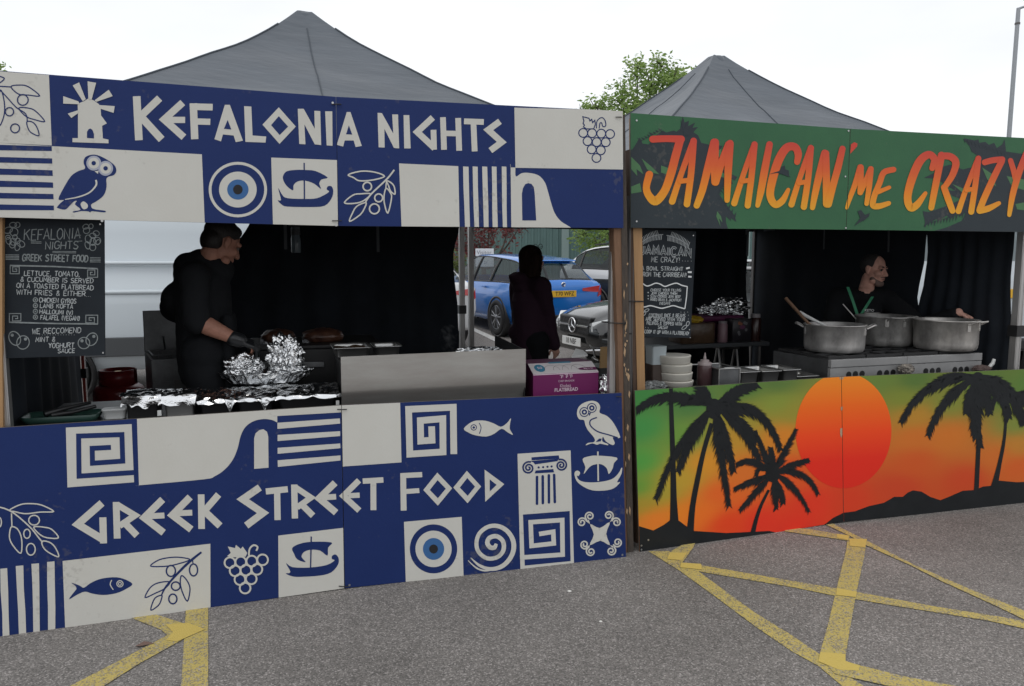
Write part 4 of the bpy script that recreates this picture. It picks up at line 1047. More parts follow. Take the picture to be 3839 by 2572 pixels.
# ---------------------------------------------------------------- chalk menu boards
CB = mat('black_chalkboard', (.014, .018, .023), .8, col2=(.020, .025, .031), vscale=3, spec=.2)
CH = mat('white_chalk', (.42, .45, .46), .95, col2=(.26, .28, .29), vscale=60)
CH2 = mat('soft_grey_chalk', (.25, .275, .28), .95, col2=(.15, .17, .175), vscale=50)
CH3 = mat('bright_chalk_pen', (.62, .64, .65), .9)
FONT = {'A': '0,0 2,6 4,0;.7,2 3.3,2', 'B': '0,0 0,6 2.6,6 3.4,5 2.6,3.2 0,3.2;2.6,3.2 3.8,1.8 2.8,0 0,0', 'C': '3.8,5 2.8,6 1.2,6 0,4.4 0,1.6 1.2,0 2.8,0 3.8,1', 'D': '0,0 0,6 2.2,6 3.8,4.4 3.8,1.6 2.2,0 0,0', 'E': '3.6,6 0,6 0,0 3.6,0;0,3.1 2.8,3.1', 'F': '3.6,6 0,6 0,0;0,3.1 2.8,3.1', 'G': '3.8,5 2.8,6 1.2,6 0,4.4 0,1.6 1.2,0 2.8,0 3.8,1.2 3.8,2.8 2.2,2.8', 'H': '0,0 0,6;4,0 4,6;0,3 4,3', 'I': '.5,0 .5,6', 'J': '3.4,6 3.4,1.4 2.2,0 1,0 0,1.4', 'K': '0,0 0,6;3.8,6 0,2.7;1.2,3.7 4,0', 'L': '0,6 0,0 3.4,0', 'M': '0,0 .4,6 2.2,2.2 4,6 4.4,0', 'N': '0,0 0,6 3.8,0 3.8,6', 'O': '1.3,0 0,1.6 0,4.4 1.3,6 2.7,6 4,4.4 4,1.6 2.7,0 1.3,0', 'P': '0,0 0,6 2.6,6 3.8,4.6 2.6,2.9 0,2.9', 'R': '0,0 0,6 2.6,6 3.8,4.6 2.6,3 0,3;1.8,3 3.9,0', 'S': '3.7,5.2 2.7,6 1.1,6 .1,4.7 1,3.3 2.8,2.8 3.8,1.5 2.7,0 1,0 0,.9', 'T': '0,6 4,6;2,6 2,0', 'U': '0,6 0,1.5 1.2,0 2.8,0 4,1.5 4,6', 'V': '0,6 2,0 4,6', 'W': '0,6 1.1,0 2.3,4.2 3.5,0 4.6,6', 'X': '0,0 4,6;0,6 4,0', 'Y': '0,6 2,3 4,6;2,3 2,0', 'Z': '0,6 4,6 0,0 4,0', '&': '3.8,0 .8,4.4 1,5.6 2,6 2.8,5.2 2.4,4 .4,2.2 .2,.9 1.2,0 2.6,.4 3.8,2.4', ',': '.6,.6 .1,-1', '.': '.3,0 .5,.35', '!': '.5,6 .5,1.8;.5,.4 .5,0', ':': '.4,1 .4,1.5;.4,3.6 .4,4.1', '(': '1.2,6.4 .2,4.6 .2,1.4 1.2,-.4', ')': '0,6.4 1,4.6 1,1.4 0,-.4', "'": '.4,6 .2,4.6'}
WID = {'F': 3.1, 'L': 3.0, 'E': 3.4, 'J': 3.3, 'I': 1, '.': 1, ',': 1, '!': 1, ':': .9, '(': 1.3, ')': 1.3, ' ': 2.4, 'M': 4.4, 'W': 4.6, "'": .8}
def chalk(z, s, p0, p1, h, w, m=CH, jit=.14):
    tot = sum(WID.get(c, 4) + 1.25 for c in s) - 1.25
    x = 0
    for c in s:
        if c in FONT:
            dy = random.uniform(-.25, .25)
            for st in FONT[c].split(';'):
                pts = []
                for q in st.split():
                    a, b = map(float, q.split(','))
                    t = (x + a + random.uniform(-jit, jit)) / tot
                    b += random.uniform(-jit, jit) + dy
                    pts.append((p0[0] + (p1[0] - p0[0]) * t + b * h * .012, p0[1] + (p1[1] - p0[1]) * t - b / 6 * h))
                z.rib(pts, w, m, 2)
        x += WID.get(c, 4) + 1.25
def leafy(z, cx, cy, pts, r, m):
    for dx, dy, a, b in pts: z.ring((cx + dx, cy + dy), a, 9, m, 2, ry=b, rot=r * dx * .02)
kb = Panel(tuple(KF.w(-1.5, .05)[:2]), tuple(KF.w(0, .05)[:2]), [(-42, 800), (391, 825), (394, 1332), (-42, 1345)], .008)
kb.base(CB, CB)
z = Z(0, 820, 3.015, [kb])
chalk(z, 'KEFALONIA', (272, 240), (905, 225), 118, 11, CH2); chalk(z, 'NIGHTS', (515, 347), (885, 337), 85, 11, CH2)
for q in ([(352, 262), (470, 262)], [(352, 276), (470, 278)], [(595, 370), (862, 372)], [(595, 384), (862, 387)], [(850, 200), (918, 185)], [(880, 255), (930, 252)]): z.rib(q, 7, CH2, 2)
chalk(z, 'GREEK STREET FOOD', (255, 478), (995, 488), 72, 13, CH2)
for i in range(4):
    z.rib([(64, 408 + i * 17), (218, 410 + i * 17)], 9, CH2, 2)
    if i < 4: z.rib([(1018, 440 + i * 16), (1138, 442 + i * 16)], 8, CH2, 2)
z.rib([(115, 528), (600, 540), (1105, 565)], 16, CH2, 2); z.rib([(105, 1170), (600, 1184), (1108, 1190)], 16, CH2, 2)
def meander(z, x0, y0, x1, y1, w, m, fl=1):
    dx, dy = (x1 - x0), (y1 - y0)
    P = [(0, 0), (0, 1), (1, 1), (1, .15), (.28, .15), (.28, .72), (.72, .72), (.72, .42), (.5, .42)]
    z.rib([(x0 + a * dx, y0 + b * dy) for a, b in P], w, m, 3)
meander(z, 118, 530, 220, 622, 10, CH2); meander(z, 1105, 565, 992, 662, 10, CH2); meander(z, 108, 1170, 238, 1072, 10, CH2); meander(z, 1106, 1190, 972, 1090, 10, CH2)
for s_, a, b, h in (('LETTUCE, TOMATO,', (275, 642), (900, 655), 54), ('& CUCUMBER IS SERVED', (235, 708), (1055, 728), 50), ('ON A TOASTED FLATBREAD', (190, 778), (1055, 808), 52), ('WITH FRIES & EITHER...', (188, 855), (1030, 880), 54), ('CHICKEN GYROS', (445, 945), (862, 957), 50), ('LAMB KOFTA', (455, 1007), (825, 1016), 46), ('HALLOUMI (V)', (450, 1072), (822, 1085), 46), ('FALAFEL (VEGAN)', (460, 1140), (898, 1152), 50), ('WE RECCOMEND', (365, 1302), (915, 1288), 58), ('MINT &', (405, 1392), (625, 1388), 52), ('YOGHURT', (550, 1460), (838, 1456), 54), ('SAUCE', (655, 1518), (845, 1513), 46)):
    chalk(z, s_, a, b, h, 9, CH if h > 55 or a[1] > 800 else CH)
for y in (917, 982, 1048, 1112): z.ring((402, y), 24, 11, CH2, 2); z.disc((402, y), 10, CH2, 2)
for i in range(14): z.disc((450 + i * 30, 1312 + (i % 2)), 5, CH2, 2, n=8)
for c, a, b, r in (((168, 1352), 62, 82, -.5), ((262, 1398), 70, 76, .3), ((1038, 1362), 60, 76, .6), ((950, 1405), 66, 64, -.3)): z.ring(c, a, 11, CH2, 2, ry=b, rot=r)
for c in ((140, 1315), (290, 1360), (1062, 1330), (928, 1380)): z.disc(c, 18, CH2, 2)
for cx, cy, L in ((150, 190, [(0, -120, 40, 28), (50, -120, 28, 30), (-55, -60, 50, 34), (10, -40, 45, 45), (-60, 20, 28, 22), (-50, 60, 30, 40), (0, 70, 34, 40), (50, 60, 30, 30), (90, 95, 44, 34), (50, 130, 28, 42), (-10, 105, 30, 36), (20, 20, 26, 30)]), (1040, 190, [(-70, -100, 34, 26), (-10, -105, 24, 26), (-60, -55, 36, 32), (50, -25, 34, 28), (10, 0, 36, 26), (-40, 40, 34, 46), (60, 60, 40, 40), (10, 70, 32, 40), (-50, 110, 26, 44), (10, 135, 34, 36), (70, 75, 22, 30)])):
    leafy(z, cx, cy, L, .3, CH2)
for c in ((1133, 62), (1165, 1515)): z.disc(c, 10, SCR, 2)
tag(kb.mb.build('menu_board', kb.mats, fixn=False), 'black chalk menu board listing Greek street food, hung at far left', 'menu board')

jb = Panel(tuple(JF.w(-1.4, .11)[:2]), tuple(JF.w(0, .11)[:2]), [(2376, 855), (2610, 868), (2588.5, 1267), (2385, 1262)], .008)
jb.base(CB, CB)
z = Z(2380, 840, 3.485, [jb])
for (p0, p1, c) in (((368, 138), (60, 260), (200, 135)), ((412, 148), (700, 280), (560, 170))):
    pts = [((1 - t) ** 2 * p0[0] + 2 * t * (1 - t) * c[0] + t * t * p1[0], (1 - t) ** 2 * p0[1] + 2 * t * (1 - t) * c[1] + t * t * p1[1]) for t in [i / 16 for i in range(17)]]
    z.rib(pts, 9, CH, 2)
    for i in range(1, 17):
        x, y = pts[i]; sg = -1 if p1[0] < p0[0] else 1
        l = 62 * (1 - .3 * i / 16)
        z.rib([(x, y), (x + sg * l * .35, y - l)], 9, CH, 2) if i > 2 else None
        z.rib([(x, y), (x + sg * l * .05 - 4, y + l * 1.15)], 9, CH, 2)
for m_, w in ((CH, 30), (CB, 11)):
    random.seed(3)
    z_ = z
    if m_ is CB:
        for P in z.P: P.k += 5
    for s_, a, b, h in (('JAMAICAN', (62, 392), (728, 425), 104),):
        tot = sum(WID.get(c, 4) + 1.6 for c in s_) - 1.6; x = 0
        for c in s_:
            for st in FONT[c].split(';'):
                pts = [(a[0] + (b[0] - a[0]) * (x + float(q.split(',')[0])) / tot, a[1] + (b[1] - a[1]) * (x / tot) - float(q.split(',')[1]) / 6 * h) for q in st.split()]
                z.rib(pts, w, m_, 2 if m_ is CH else 4)
            x += WID.get(c, 4) + 1.6
for s_, a, b, h, w in (('ME CRAZY!', (212, 495), (582, 502), 66, 8), ('A BOWL STRAIGHT', (85, 602), (626, 612), 50, 9), ('FROM THE CARRIBEAN!', (75, 683), (668, 694), 56, 9), ('CHOOSE YOUR FILLING:', (205, 878), (605, 882), 34, 7), ('JERK CHICKEN THIGH', (210, 918), (548, 922), 30, 7), ('SLOW COOKED JERK BEEF', (200, 958), (595, 964), 30, 7), ('MIXED BEAN & JACKFRUIT', (200, 1000), (605, 1012), 32, 7), ('(VEGAN)', (320, 1052), (456, 1052), 34, 7), ('COCONUT RICE & BEANS', (182, 1214), (655, 1220), 44, 8), ('ARE SERVED WITH YOUR', (140, 1260), (648, 1270), 42, 8), ('FILLINGS & TOPPED WITH', (155, 1312), (608, 1326), 42, 8), ('SALSA!', (300, 1366), (424, 1370), 40, 8), ('SCOOP IT UP WITH A FLATBREAD!', (102, 1424), (702, 1452), 44, 8)):
    chalk(z, s_, a, b, h, w, CH, .1)
z.rib([(85, 765), (150, 808), (200, 800), (270, 772), (330, 785), (390, 815), (460, 792), (540, 772), (610, 800), (686, 818)], 15, CH3, 2, curve=4)
z.rib([(85, 1078), (130, 1083), (200, 1066), (280, 1085), (350, 1100), (430, 1082), (500, 1066), (570, 1085), (650, 1107)], 15, CH3, 2, curve=4); z.rib([(682, 812), (672, 950), (650, 1108)], 13, CH3, 3)
for q in ([(667, 582), (714, 570)], [(690, 628), (740, 629)], [(694, 686), (738, 690)]): z.rib(q, 22, CH3, 2)
for y in (895, 938, 975): z.disc((172, y), 9, CH, 2, n=8)
for c, a, b, r in (((645, 1350), 40, 18, -.7), ((690, 1300), 18, 30, .3), ((150, 1130), 36, 16, -.5), ((125, 1165), 14, 30, .4)): z.ring(c, a, 9, CH, 2, ry=b, rot=r)
for c in ((600, 1150), (645, 1152), (688, 1150), (697, 1190), (697, 1240), (138, 1352), (172, 1357), (620, 482), (655, 484), (690, 484), (735, 484)): z.disc(c, 5, CH, 2, n=8)
for c in ((762, 150), (722, 1487), (712, 1380)): z.disc(c, 8, SCR, 2, n=10)
tag(jb.mb.build('menu_board', jb.mats, fixn=False), 'black chalk menu board headed JAMAICAN ME CRAZY with a chalk flag', 'menu board')
random.seed(21)
# ================================================================== things on the two stalls
def bx(mb, fr, u0, u1, v0, v1, z0, z1, mi=0, tap=0.0):
    lo = [fr.w(u0 + tap, v0 + tap, z0), fr.w(u1 - tap, v0 + tap, z0), fr.w(u1 - tap, v1 - tap, z0), fr.w(u0 + tap, v1 - tap, z0)]
    hi = [fr.w(u0, v0, z1), fr.w(u1, v0, z1), fr.w(u1, v1, z1), fr.w(u0, v1, z1)]
    return mb.hexa(lo, hi, mi)

def rring(fr, u, v, w, d, r, z, n=4):
    """rounded rectangle ring in stall axes, centre u,v"""
    P = []
    r = min(r, w / 2 - 1e-4, d / 2 - 1e-4)
    for cx, cy, a0 in ((w / 2 - r, d / 2 - r, 0), (-w / 2 + r, d / 2 - r, pi / 2), (-w / 2 + r, -d / 2 + r, pi), (w / 2 - r, -d / 2 + r, 3 * pi / 2)):
        for i in range(n + 1):
            a = a0 + pi / 2 * i / n
            P.append(fr.w(u + cx + r * cos(a), v + cy + r * sin(a), z))
    return P

def loft(mb, rings, mi=0, cap0=True, cap1=True, smooth=True):
    n = len(rings[0]); vs = [q for r in rings for q in r]
    mb.add(vs, [(i * n + j, i * n + (j + 1) % n, (i + 1) * n + (j + 1) % n, (i + 1) * n + j) for i in range(len(rings) - 1) for j in range(n)], mi, smooth)
    if cap0: mb.add(rings[0], [tuple(range(n))[::-1]], mi)
    if cap1: mb.add(rings[-1], [tuple(range(n))], mi)
    return mb

FOIL = mat('crumpled_foil', (.74, .75, .76), .15, 1.0, bump=.45, bscale=38)
STEEL = mat('brushed_steel', (.50, .50, .49), .36, .95, col2=(.42, .42, .41), vscale=4, stretch=(1, 1, 7), bump=.05, bscale=80)
STEEL_D = mat('dull_dark_steel', (.17, .175, .18), .42, .85, var=.25, vscale=6)
BLKM = mat('black_enamel', (.010, .010, .011), .45, var=.3, vscale=9)
BLKP = mat('black_plastic', (.012, .012, .013), .4)
WHP = mat('white_plastic', (.66, .67, .66), .45)
POLY = mat('cream_polystyrene', (.56, .54, .48), .75, bump=.1, bscale=200)
WOODSP = mat('brown_spoon_wood', (.17, .095, .055), .7, var=.3, vscale=12)

def crumple(mb, c, r, seed, sub=4, amp=.28, mi=0, M=None, cut=None):
    bm = bmesh.new(); bmesh.ops.create_icosphere(bm, subdivisions=sub, radius=1)
    vs = []
    for v in bm.verts:
        p = v.co.copy(); q = p * 2.1 + V((seed, seed * 1.7, 0)); q2 = p * 5.5 + V((0, seed, seed))
        n1 = abs(noise.noise(q)) * 1.3; n2 = abs(noise.noise(q2)); n3 = noise.noise(p * 9 + V((seed, 0, seed)))
        k = 1 + amp * .8 * (n1 - .35) + amp * .42 * (n2 - .25) + amp * .13 * n3
        s_ = V((p.x * k * r[0], p.y * k * r[1], p.z * k * r[2]))
        if cut is not None and s_.z < cut: s_.z = cut + (s_.z - cut) * .1
        if M is not None: s_ = M @ s_
        vs.append(V(c) + s_)
    fs = [tuple(v.index for v in f.verts) for f in bm.faces]
    bm.free()
    return mb.add(vs, fs, mi, False)

def foil_sheet(mb, P, nx, ny, amp, seed, mi=0, hang=None):
    """P(s,t)->point; creased sheet"""
    vs = []
    for j in range(ny + 1):
        for i in range(nx + 1):
            s_, t = i / nx, j / ny
            p = P(s_, t)
            q = V((p.x * 11 + seed, p.y * 17, p.z * 20))
            d = V((noise.noise(q), noise.noise(q + V((7, 3, 1))), abs(noise.noise(q * 1.7)) - .2)) * amp
            vs.append(p + d)
    return mb.add(vs, [(j * (nx + 1) + i, j * (nx + 1) + i + 1, (j + 1) * (nx + 1) + i + 1, (j + 1) * (nx + 1) + i) for j in range(ny) for i in range(nx)], mi, False)

def table(fr, name, label, u0, u1, v0, v1, zt, m, legm):
    r = thing(name, label, 'table', fr.w((u0 + u1) / 2, (v0 + v1) / 2, 0), fr.a)
    bx(MB(), fr, u0, u1, v0, v1, zt - .035, zt).build('table_top', m, r, world=True, bevel=.005)
    for u in (u0 + .06, u1 - .06):
        for v in (v0 + .05, v1 - .05):
            MB().tube([fr.w(u, v, zt - .035), fr.w(u, v, .0)], .014, 8).build('leg', legm, r, world=True)
        MB().tube([fr.w(u, v0 + .05, .25), fr.w(u, v1 - .05, .25)], .010, 8).build('stretcher', legm, r, world=True)
    return r

TT = .862
table(KF, 'trestle_table', 'black topped trestle table behind the blue counter front', -1.37, 1.40, .07, .80, TT, BLKP, GREY_STEEL)
# ---- foil covered trays along the counter
segs = [(458, 600, .105, 0), (604, 735, .10, 1), (739, 880, .066, 0), (883, 1030, .066, 0), (1033, 1275, .068, 0)]
lbl = ['foil covered black tray at the far left of the counter row', 'foil covered steel tray second in the counter row', 'foil covered black tray with a torn foil corner, third in the row', 'foil covered black tray in front of the crumpled foil platter', 'long foil covered black tray beside the tall steel splashback']
for k, ((x0, x1, h, st), lb) in enumerate(zip(segs, lbl)):
    v0 = .24; u0 = KF.l(x0, 1500, v0)[0]; u1 = KF.l(x1, 1500, v0)[0]; u0 += .004; u1 -= .004
    w = u1 - u0; uc = (u0 + u1) / 2; d = .34 if k > 1 else .17; vc = v0 + d / 2
    r = thing('food_tray', lb, 'food tray', KF.w(uc, vc, TT), KF.a, 'foil covered trays on the Greek counter')
    mb = MB(); loft(mb, [rring(KF, uc, vc, w * .86, d * .9, .02, TT), rring(KF, uc, vc, w - .012, d - .01, .02, TT + h - .008), rring(KF, uc, vc, w, d, .02, TT + h)], 0)
    mb.build('tray', STEEL if st else BLKP, r, world=True)
    fm = MB(); sd = k * 3.1 + 1
    band = (.050 if k < 2 else .016)
    def top(s_, t): return KF.w(u0 - .006 + (w + .012) * s_, v0 - .008 + (d + .01) * t, TT + h + .006 + (.012 if k < 2 else .024) * sin(pi * t) )
    foil_sheet(fm, top, int(w * 100), 22, .017, sd)
    def skirt(s_, t):
        drop = band * (1 + .6 * noise.noise(V((s_ * 4 + sd, 0, 0))))
        if k in (2, 3):
            pk = .86 if k == 2 else .72
            drop += .055 * max(0, 1 - abs(s_ - pk) * 9) 
        return KF.w(u0 - .006 + (w + .012) * s_, v0 - .010 - .006 * t, TT + h + .007 - drop * t)
    foil_sheet(fm, skirt, int(w * 120), 7, .015, sd + 9)
    fm.build('foil_cover', FOIL, r, world=True, fixn=False)
    if k == 1:
        pass
# ---- foil platter with crumpled bundles
pc = KF.w(-.345, .62, .945)
r = thing('foil_platter', 'oval foil platter holding two crumpled foil bundles on the tray row', 'platter', pc, KF.a)
mb = MB(); rings = []
for i, (sx_, sy_, z_) in enumerate(((.13, .07, .0), (.19, .10, .015), (.225, .125, .045), (.245, .14, .07), (.25, .145, .072), (.235, .13, .062), (.18, .09, .03))):
    ring = []
    for j in range(72):
        a = 2 * pi * j / 72
        q = V((cos(a) * 6 + i, sin(a) * 6, i * .9))
        k = 1 + .06 * noise.noise(q * 1.4)
        ring.append(pc + KF.e * (sx_ * cos(a) * k) + KF.n * (sy_ * sin(a) * k) + V((0, 0, z_ + .012 * noise.noise(q * 1.9) * (i > 0))))
    rings.append(ring)
loft(mb, rings, 0, smooth=False)
mb.build('dish', FOIL, r, world=True, fixn=False)
RK = Matrix.Rotation(KF.a, 3, 'Z')
crumple(MB(), pc + KF.e * -.115 + V((0, 0, .095)), (.100, .075, .075), 2.3, 5, .40, 0, RK).build('foil_bundle', FOIL, r, world=True, fixn=False)
mb = MB(); crumple(mb, pc + KF.e * .10 + V((0, 0, .145)), (.092, .072, .120), 5.9, 5, .42, 0, RK)
crumple(mb, pc + KF.e * .12 + V((0, 0, .07)), (.105, .07, .04), 9.9, 4, .45, 0, RK)
mb.build('foil_bundle', FOIL, r, world=True, fixn=False)
# ---- steel fronted hotplate
u0, u1 = KF.l(1279, 1400, .12)[0], KF.l(1971, 1400, .12)[0]
r = thing('hotplate', 'wide hotplate with tall brushed steel splashback behind the blue counter', 'hotplate', KF.w((u0 + u1) / 2, .4, TT), KF.a)
zt0 = KF.p(1279, 1338, .12).z; zt1 = KF.p(1971, 1308, .12).z
HS = mat('brushed_splashback_steel', (.46, .455, .43), .30, .75, col2=(.40, .375, .355), vscale=3.0, stretch=(1, 1, 5), bump=.03, bscale=40)
mb = MB(); prof = [(0, 0.0), (.30, .0), (.42, .0), (.62, .0), (.72, .004), (.80, .016), (.88, .030), (1.0, .040)]; nu = 16; fr_, bk_ = [], []  # foot of the sheet bent inward to give a dark reflected band
for t_, dv in prof:
    for i in range(nu + 1):
        s_ = i / nu; zt_ = zt0 + (zt1 - zt0) * s_
        w_ = .0016 * noise.noise(V((s_ * 5, t_ * 3, 2.0)))
        fr_.append(KF.w(u0 + (u1 - u0) * s_, .12 + dv + w_, zt_ + (TT - zt_) * t_)); bk_.append(fr_[-1] + KF.n * .004)
gf = [(a * (nu + 1) + b, a * (nu + 1) + b + 1, (a + 1) * (nu + 1) + b + 1, (a + 1) * (nu + 1) + b) for a in range(len(prof) - 1) for b in range(nu)]
mb.add(fr_, gf, 0, True); mb.add(bk_, gf, 0, True)
for a, b in ((fr_[:nu + 1], bk_[:nu + 1]),): mb.add(a + b, [(i, i + 1, nu + 2 + i, nu + 1 + i) for i in range(nu)])
mb.build('splashback', HS, r, world=True, fixn=False)
bx(MB(), KF, u0 + .01, u1 - .01, .17, .66, TT, 1.075).build('cooking_body', BLKM, r, world=True, bevel=.006)
mb = MB(); f = [KF.w(u1 - .002, .126, TT), KF.w(u1 - .002, .70, TT), KF.w(u1 - .002, .70, 1.165), KF.w(u1 - .002, .126, zt1 - .004)]
mb.hexa([q - KF.e * .004 for q in f], f); mb.build('side_guard', BLKM, r, world=True)
crumple(MB(), KF.p(1790, 1312, .30), (.13, .05, .018), 3.7, 4, .5, 0, RK).build('foil_strip', FOIL, r, world=True, fixn=False)
# ---- two steel gastronorm pans behind it
def pan(fr, u0, u1, v0, v1, z0, z1, label, group, m=STEEL, food=None, lip=.012):
    uc, vc, w, d = (u0 + u1) / 2, (v0 + v1) / 2, u1 - u0, v1 - v0
    r = thing('gastro_pan', label, 'pan', fr.w(uc, vc, z0), fr.a, group)
    mb = MB()
    R0 = lambda k, z: rring(fr, uc, vc, w - k * 2, d - k * 2, .022, z)
    rings = [R0(lip + .016, z0), R0(lip + .006, z0 + .012), R0(lip, z1 - .006), R0(0, z1 - .004), R0(0, z1), R0(lip + .002, z1), R0(lip + .004, z1 - .012), R0(lip + .014, z0 + .012), R0(lip + .03, z0 + .008)]
    loft(mb, rings, 0)
    mb.build('pan', m, r, world=True)
    if food:
        mb = MB()
        foil_sheet(mb, lambda s_, t: fr.w(u0 + lip + .008 + (w - 2 * lip - .016) * s_, v0 + lip + .008 + (d - 2 * lip - .016) * t, z1 - .018), 22, 22, .022, u0 * 7)
        mb.build('food', food, r, world=True, fixn=False)
    return r
MEAT = mat('dark_cooked_meat', (.07, .04, .022), .45, var=.6, vscale=40)
ua, ub, uc_ = KF.l(1247, 1310, .52)[0], KF.l(1398, 1310, .52)[0], KF.l(1508, 1310, .52)[0]
g1 = 'steel pans behind the Greek hotplate'
pan(KF, ua, ub - .006, .50, .78, 1.078, KF.p(1320, 1304, .50).z, 'steel pan of dark cooked meat behind the splashback', g1, food=MEAT)
pan(KF, ub + .004, uc_, .50, .72, 1.078, KF.p(1460, 1298, .50).z, 'empty steel pan to the right of the meat pan', g1)
# ---- black grill with two joints
u0, u1 = KF.l(935, 1350, 1.0)[0], KF.l(1272, 1350, 1.0)[0]
r = thing('grill', 'large black cast grill on a stand beside the cook', 'grill', KF.w((u0 + u1) / 2, 1.25, 0), KF.a)
zt = 1.085
mb = MB(); bx(mb, KF, u0, u1 + .25, 1.0, 1.55, .80, zt); bx(mb, KF, u0 - .01, u1 + .26, .985, 1.565, zt, zt + .022)
mb.build('cooking_box', BLKM, r, world=True, bevel=.006)
mb = MB(); a, b = KF.p(982, 1367, .965), KF.p(1216, 1367, .965)
mb.hexa([a + V((0, 0, -.016)), b + V((0, 0, -.016)), b + V((0, 0, .016)), a + V((0, 0, .016))], [q + KF.n * .02 for q in (a + V((0, 0, -.016)), b + V((0, 0, -.016)), b + V((0, 0, .016)), a + V((0, 0, .016)))])
mb.build('handle', STEEL_D, r, world=True, bevel=.003)
for u in (u0 + .05, u1 + .2):
    for v in (1.05, 1.5): MB().tube([KF.w(u, v, .82), KF.w(u, v, 0)], .016, 8).build('leg', BLKM, r, world=True)
JOINT = mat('spiced_roast_meat', (.085, .036, .020), .4, col2=(.03, .012, .009), vscale=14, bump=.4, bscale=50)
WRAP = mat('clear_film', (.30, .31, .33), .15, .0, trans=.3)
for (x0, x1, y0), lb in (((978, 1112, 1238), 'brown spiced meat joint on the grill nearest the cook'), ((1135, 1290, 1230), 'brown spiced meat joint on the grill right of the first')):
    ca, cb = KF.p(x0, 1290, 1.2), KF.p(x1, 1290, 1.2); c = (ca + cb) / 2; c.z = zt + .022 + .032
    hw = (cb - ca).length / 2
    t = thing('meat_joint', lb, 'meat', (c.x, c.y, zt + .022), KF.a, 'meat joints on the grill')
    mb = MB(); crumple(mb, c, (hw, .09, .055), x0 * .01, 4, .18, 0, RK, cut=-.032)
    o = mb.build('meat', JOINT, t, world=True, fixn=False); o.data.polygons.foreach_set('use_smooth', [True] * len(o.data.polygons))
    crumple(MB(), ca + V((0, 0, .0)) + KF.e * .02 - KF.n * .03, (.03, .035, .035), x0 * .02, 3, .5).build('film_end', WRAP, t, world=True, fixn=False)
# ---- fryer left of the cook
pb = KF.p(541, 1300, 1.85); best = None
for k in range(-100, 60):
    a = KF.a + k * .01
    q = pb - V((-sin(a), cos(a), 0)) * .50
    x = PW / 2 + FPX * (q - CAM).x / (q - CAM).dot(FW)
    if best is None or abs(x - 566) < best[0]: best = (abs(x - 566), a)
FF = Frame((pb.x, pb.y), best[1])
u0, u1, v0, v1 = 0.0, .46, -.50, 0.0
r = thing('deep_fryer', 'dark steel floor standing fryer with raised back panel behind the cook', 'fryer', FF.w((u0 + u1) / 2, -.25, 0), FF.a)
zf = FF.p(600, 1348, v0).z
mb = MB(); bx(mb, FF, u0, u1, v0, v1 - .03, .06, zf - .14); 
for q in ((u0, u0 + .012, v0, v1), (u1 - .012, u1, v0, v1), (u0 + .012, u1 - .012, v0, v0 + .012), (u0 + .22, u0 + .24, v0 + .012, v1 - .03)): bx(mb, FF, *q, zf - .139, zf)
mb.build('cabinet', STEEL_D, r, world=True)
zb = FF.p(560, 1164, 0).z
bx(MB(), FF, u0, u1, v1 - .028, v1, .06, zb).build('back_panel', STEEL_D, r, world=True, bevel=.004)
for du in (.015, .245):
    mb = MB()
    for a, b in (((u0 + du, v0 + .06), (u0 + du + .2, v0 + .06)), ((u0 + du + .2, v0 + .06), (u0 + du + .2, v1 - .14)), ((u0 + du + .2, v1 - .14), (u0 + du, v1 - .14)), ((u0 + du, v1 - .14), (u0 + du, v0 + .06))):
        mb.tube([FF.w(*a, zf + .02), FF.w(*b, zf + .02)], .005, 6)
    for i in range(8):
        mb.tube([FF.w(u0 + du + .2 * i / 7, v0 + .06, zf + .02), FF.w(u0 + du + .2 * i / 7, v0 + .08, zf - .10)], .0018, 4)
        mb.tube([FF.w(u0 + du + .2 * i / 7, v1 - .14, zf + .02), FF.w(u0 + du + .2 * i / 7, v1 - .16, zf - .10)], .0018, 4)
    mb.tube([FF.w(u0 + du + .1, v1 - .14, zf + .02), FF.w(u0 + du + .1, v1 - .06, zf + .07), FF.w(u0 + du + .1, v1 - .05, zf + .10)], .006, 6)
    mb.build('frying_basket', STEEL_D, r, world=True)
for u in (u0 + .04, u1 - .04):
    for v in (v0 + .04, v1 - .05): MB().tube([FF.w(u, v, .06), FF.w(u, v, 0)], .02, 8).build('foot', BLKP, r, world=True)
bx(MB(), FF, u0 + .12, u0 + .33, v0 - .006, v0, zf - .20, zf - .13).build('control_plate', mat('grey_plate', (.12, .12, .12), .4, .5), r, world=True)
# ---- red gas bottle
gc = KF.p(448, 1500, 2.2); rr = .165; zt = KF.p(448, 1384, 2.2).z
REDP = mat('red_gas_paint', (.25, .020, .023), .30, var=.2, vscale=6)
r = thing('gas_bottle', 'dark red propane bottle standing behind the left of the blue counter', 'gas bottle', (gc.x, gc.y, 0), KF.a)
b0 = (gc.x, gc.y, 0)
zs = zt - .113
MB().lathe([(rr * .88, .0), (rr * .9, .04), (rr, .06), (rr, zs - .05), (rr * .985, zs - .03), (rr * .93, zs - .012), (rr * .80, zs + .003), (rr * .5, zs + .02), (.03, zs + .03)], b0, 40).build('cylinder', REDP, r, world=True)
mb = MB(); n = 36; vs = []
k = rr * .74
for i in range(n):
    a = 2 * pi * i / n + .4
    for rad, z_ in ((k, zs - .0), (k * .99, zt), (k * .95, zt), (k * .95, zs)): vs.append((b0[0] + rad * cos(a), b0[1] + rad * sin(a), z_))
fs = []
for i in range(n - 3):
    for j in range(4): fs.append((i * 4 + j, i * 4 + (j + 1) % 4, (i + 1) * 4 + (j + 1) % 4, (i + 1) * 4 + j))
mb.add(vs, fs, 0, True)
mb.build('collar', REDP, r, world=True)
mb = MB().tube([V(b0) + V((0, 0, zs + .02)), V(b0) + V((0, 0, zs + .10))], .022, 10); mb.tube([V(b0) + V((-.05, 0, zs + .08)), V(b0) + V((.05, 0, zs + .08))], .012, 8)
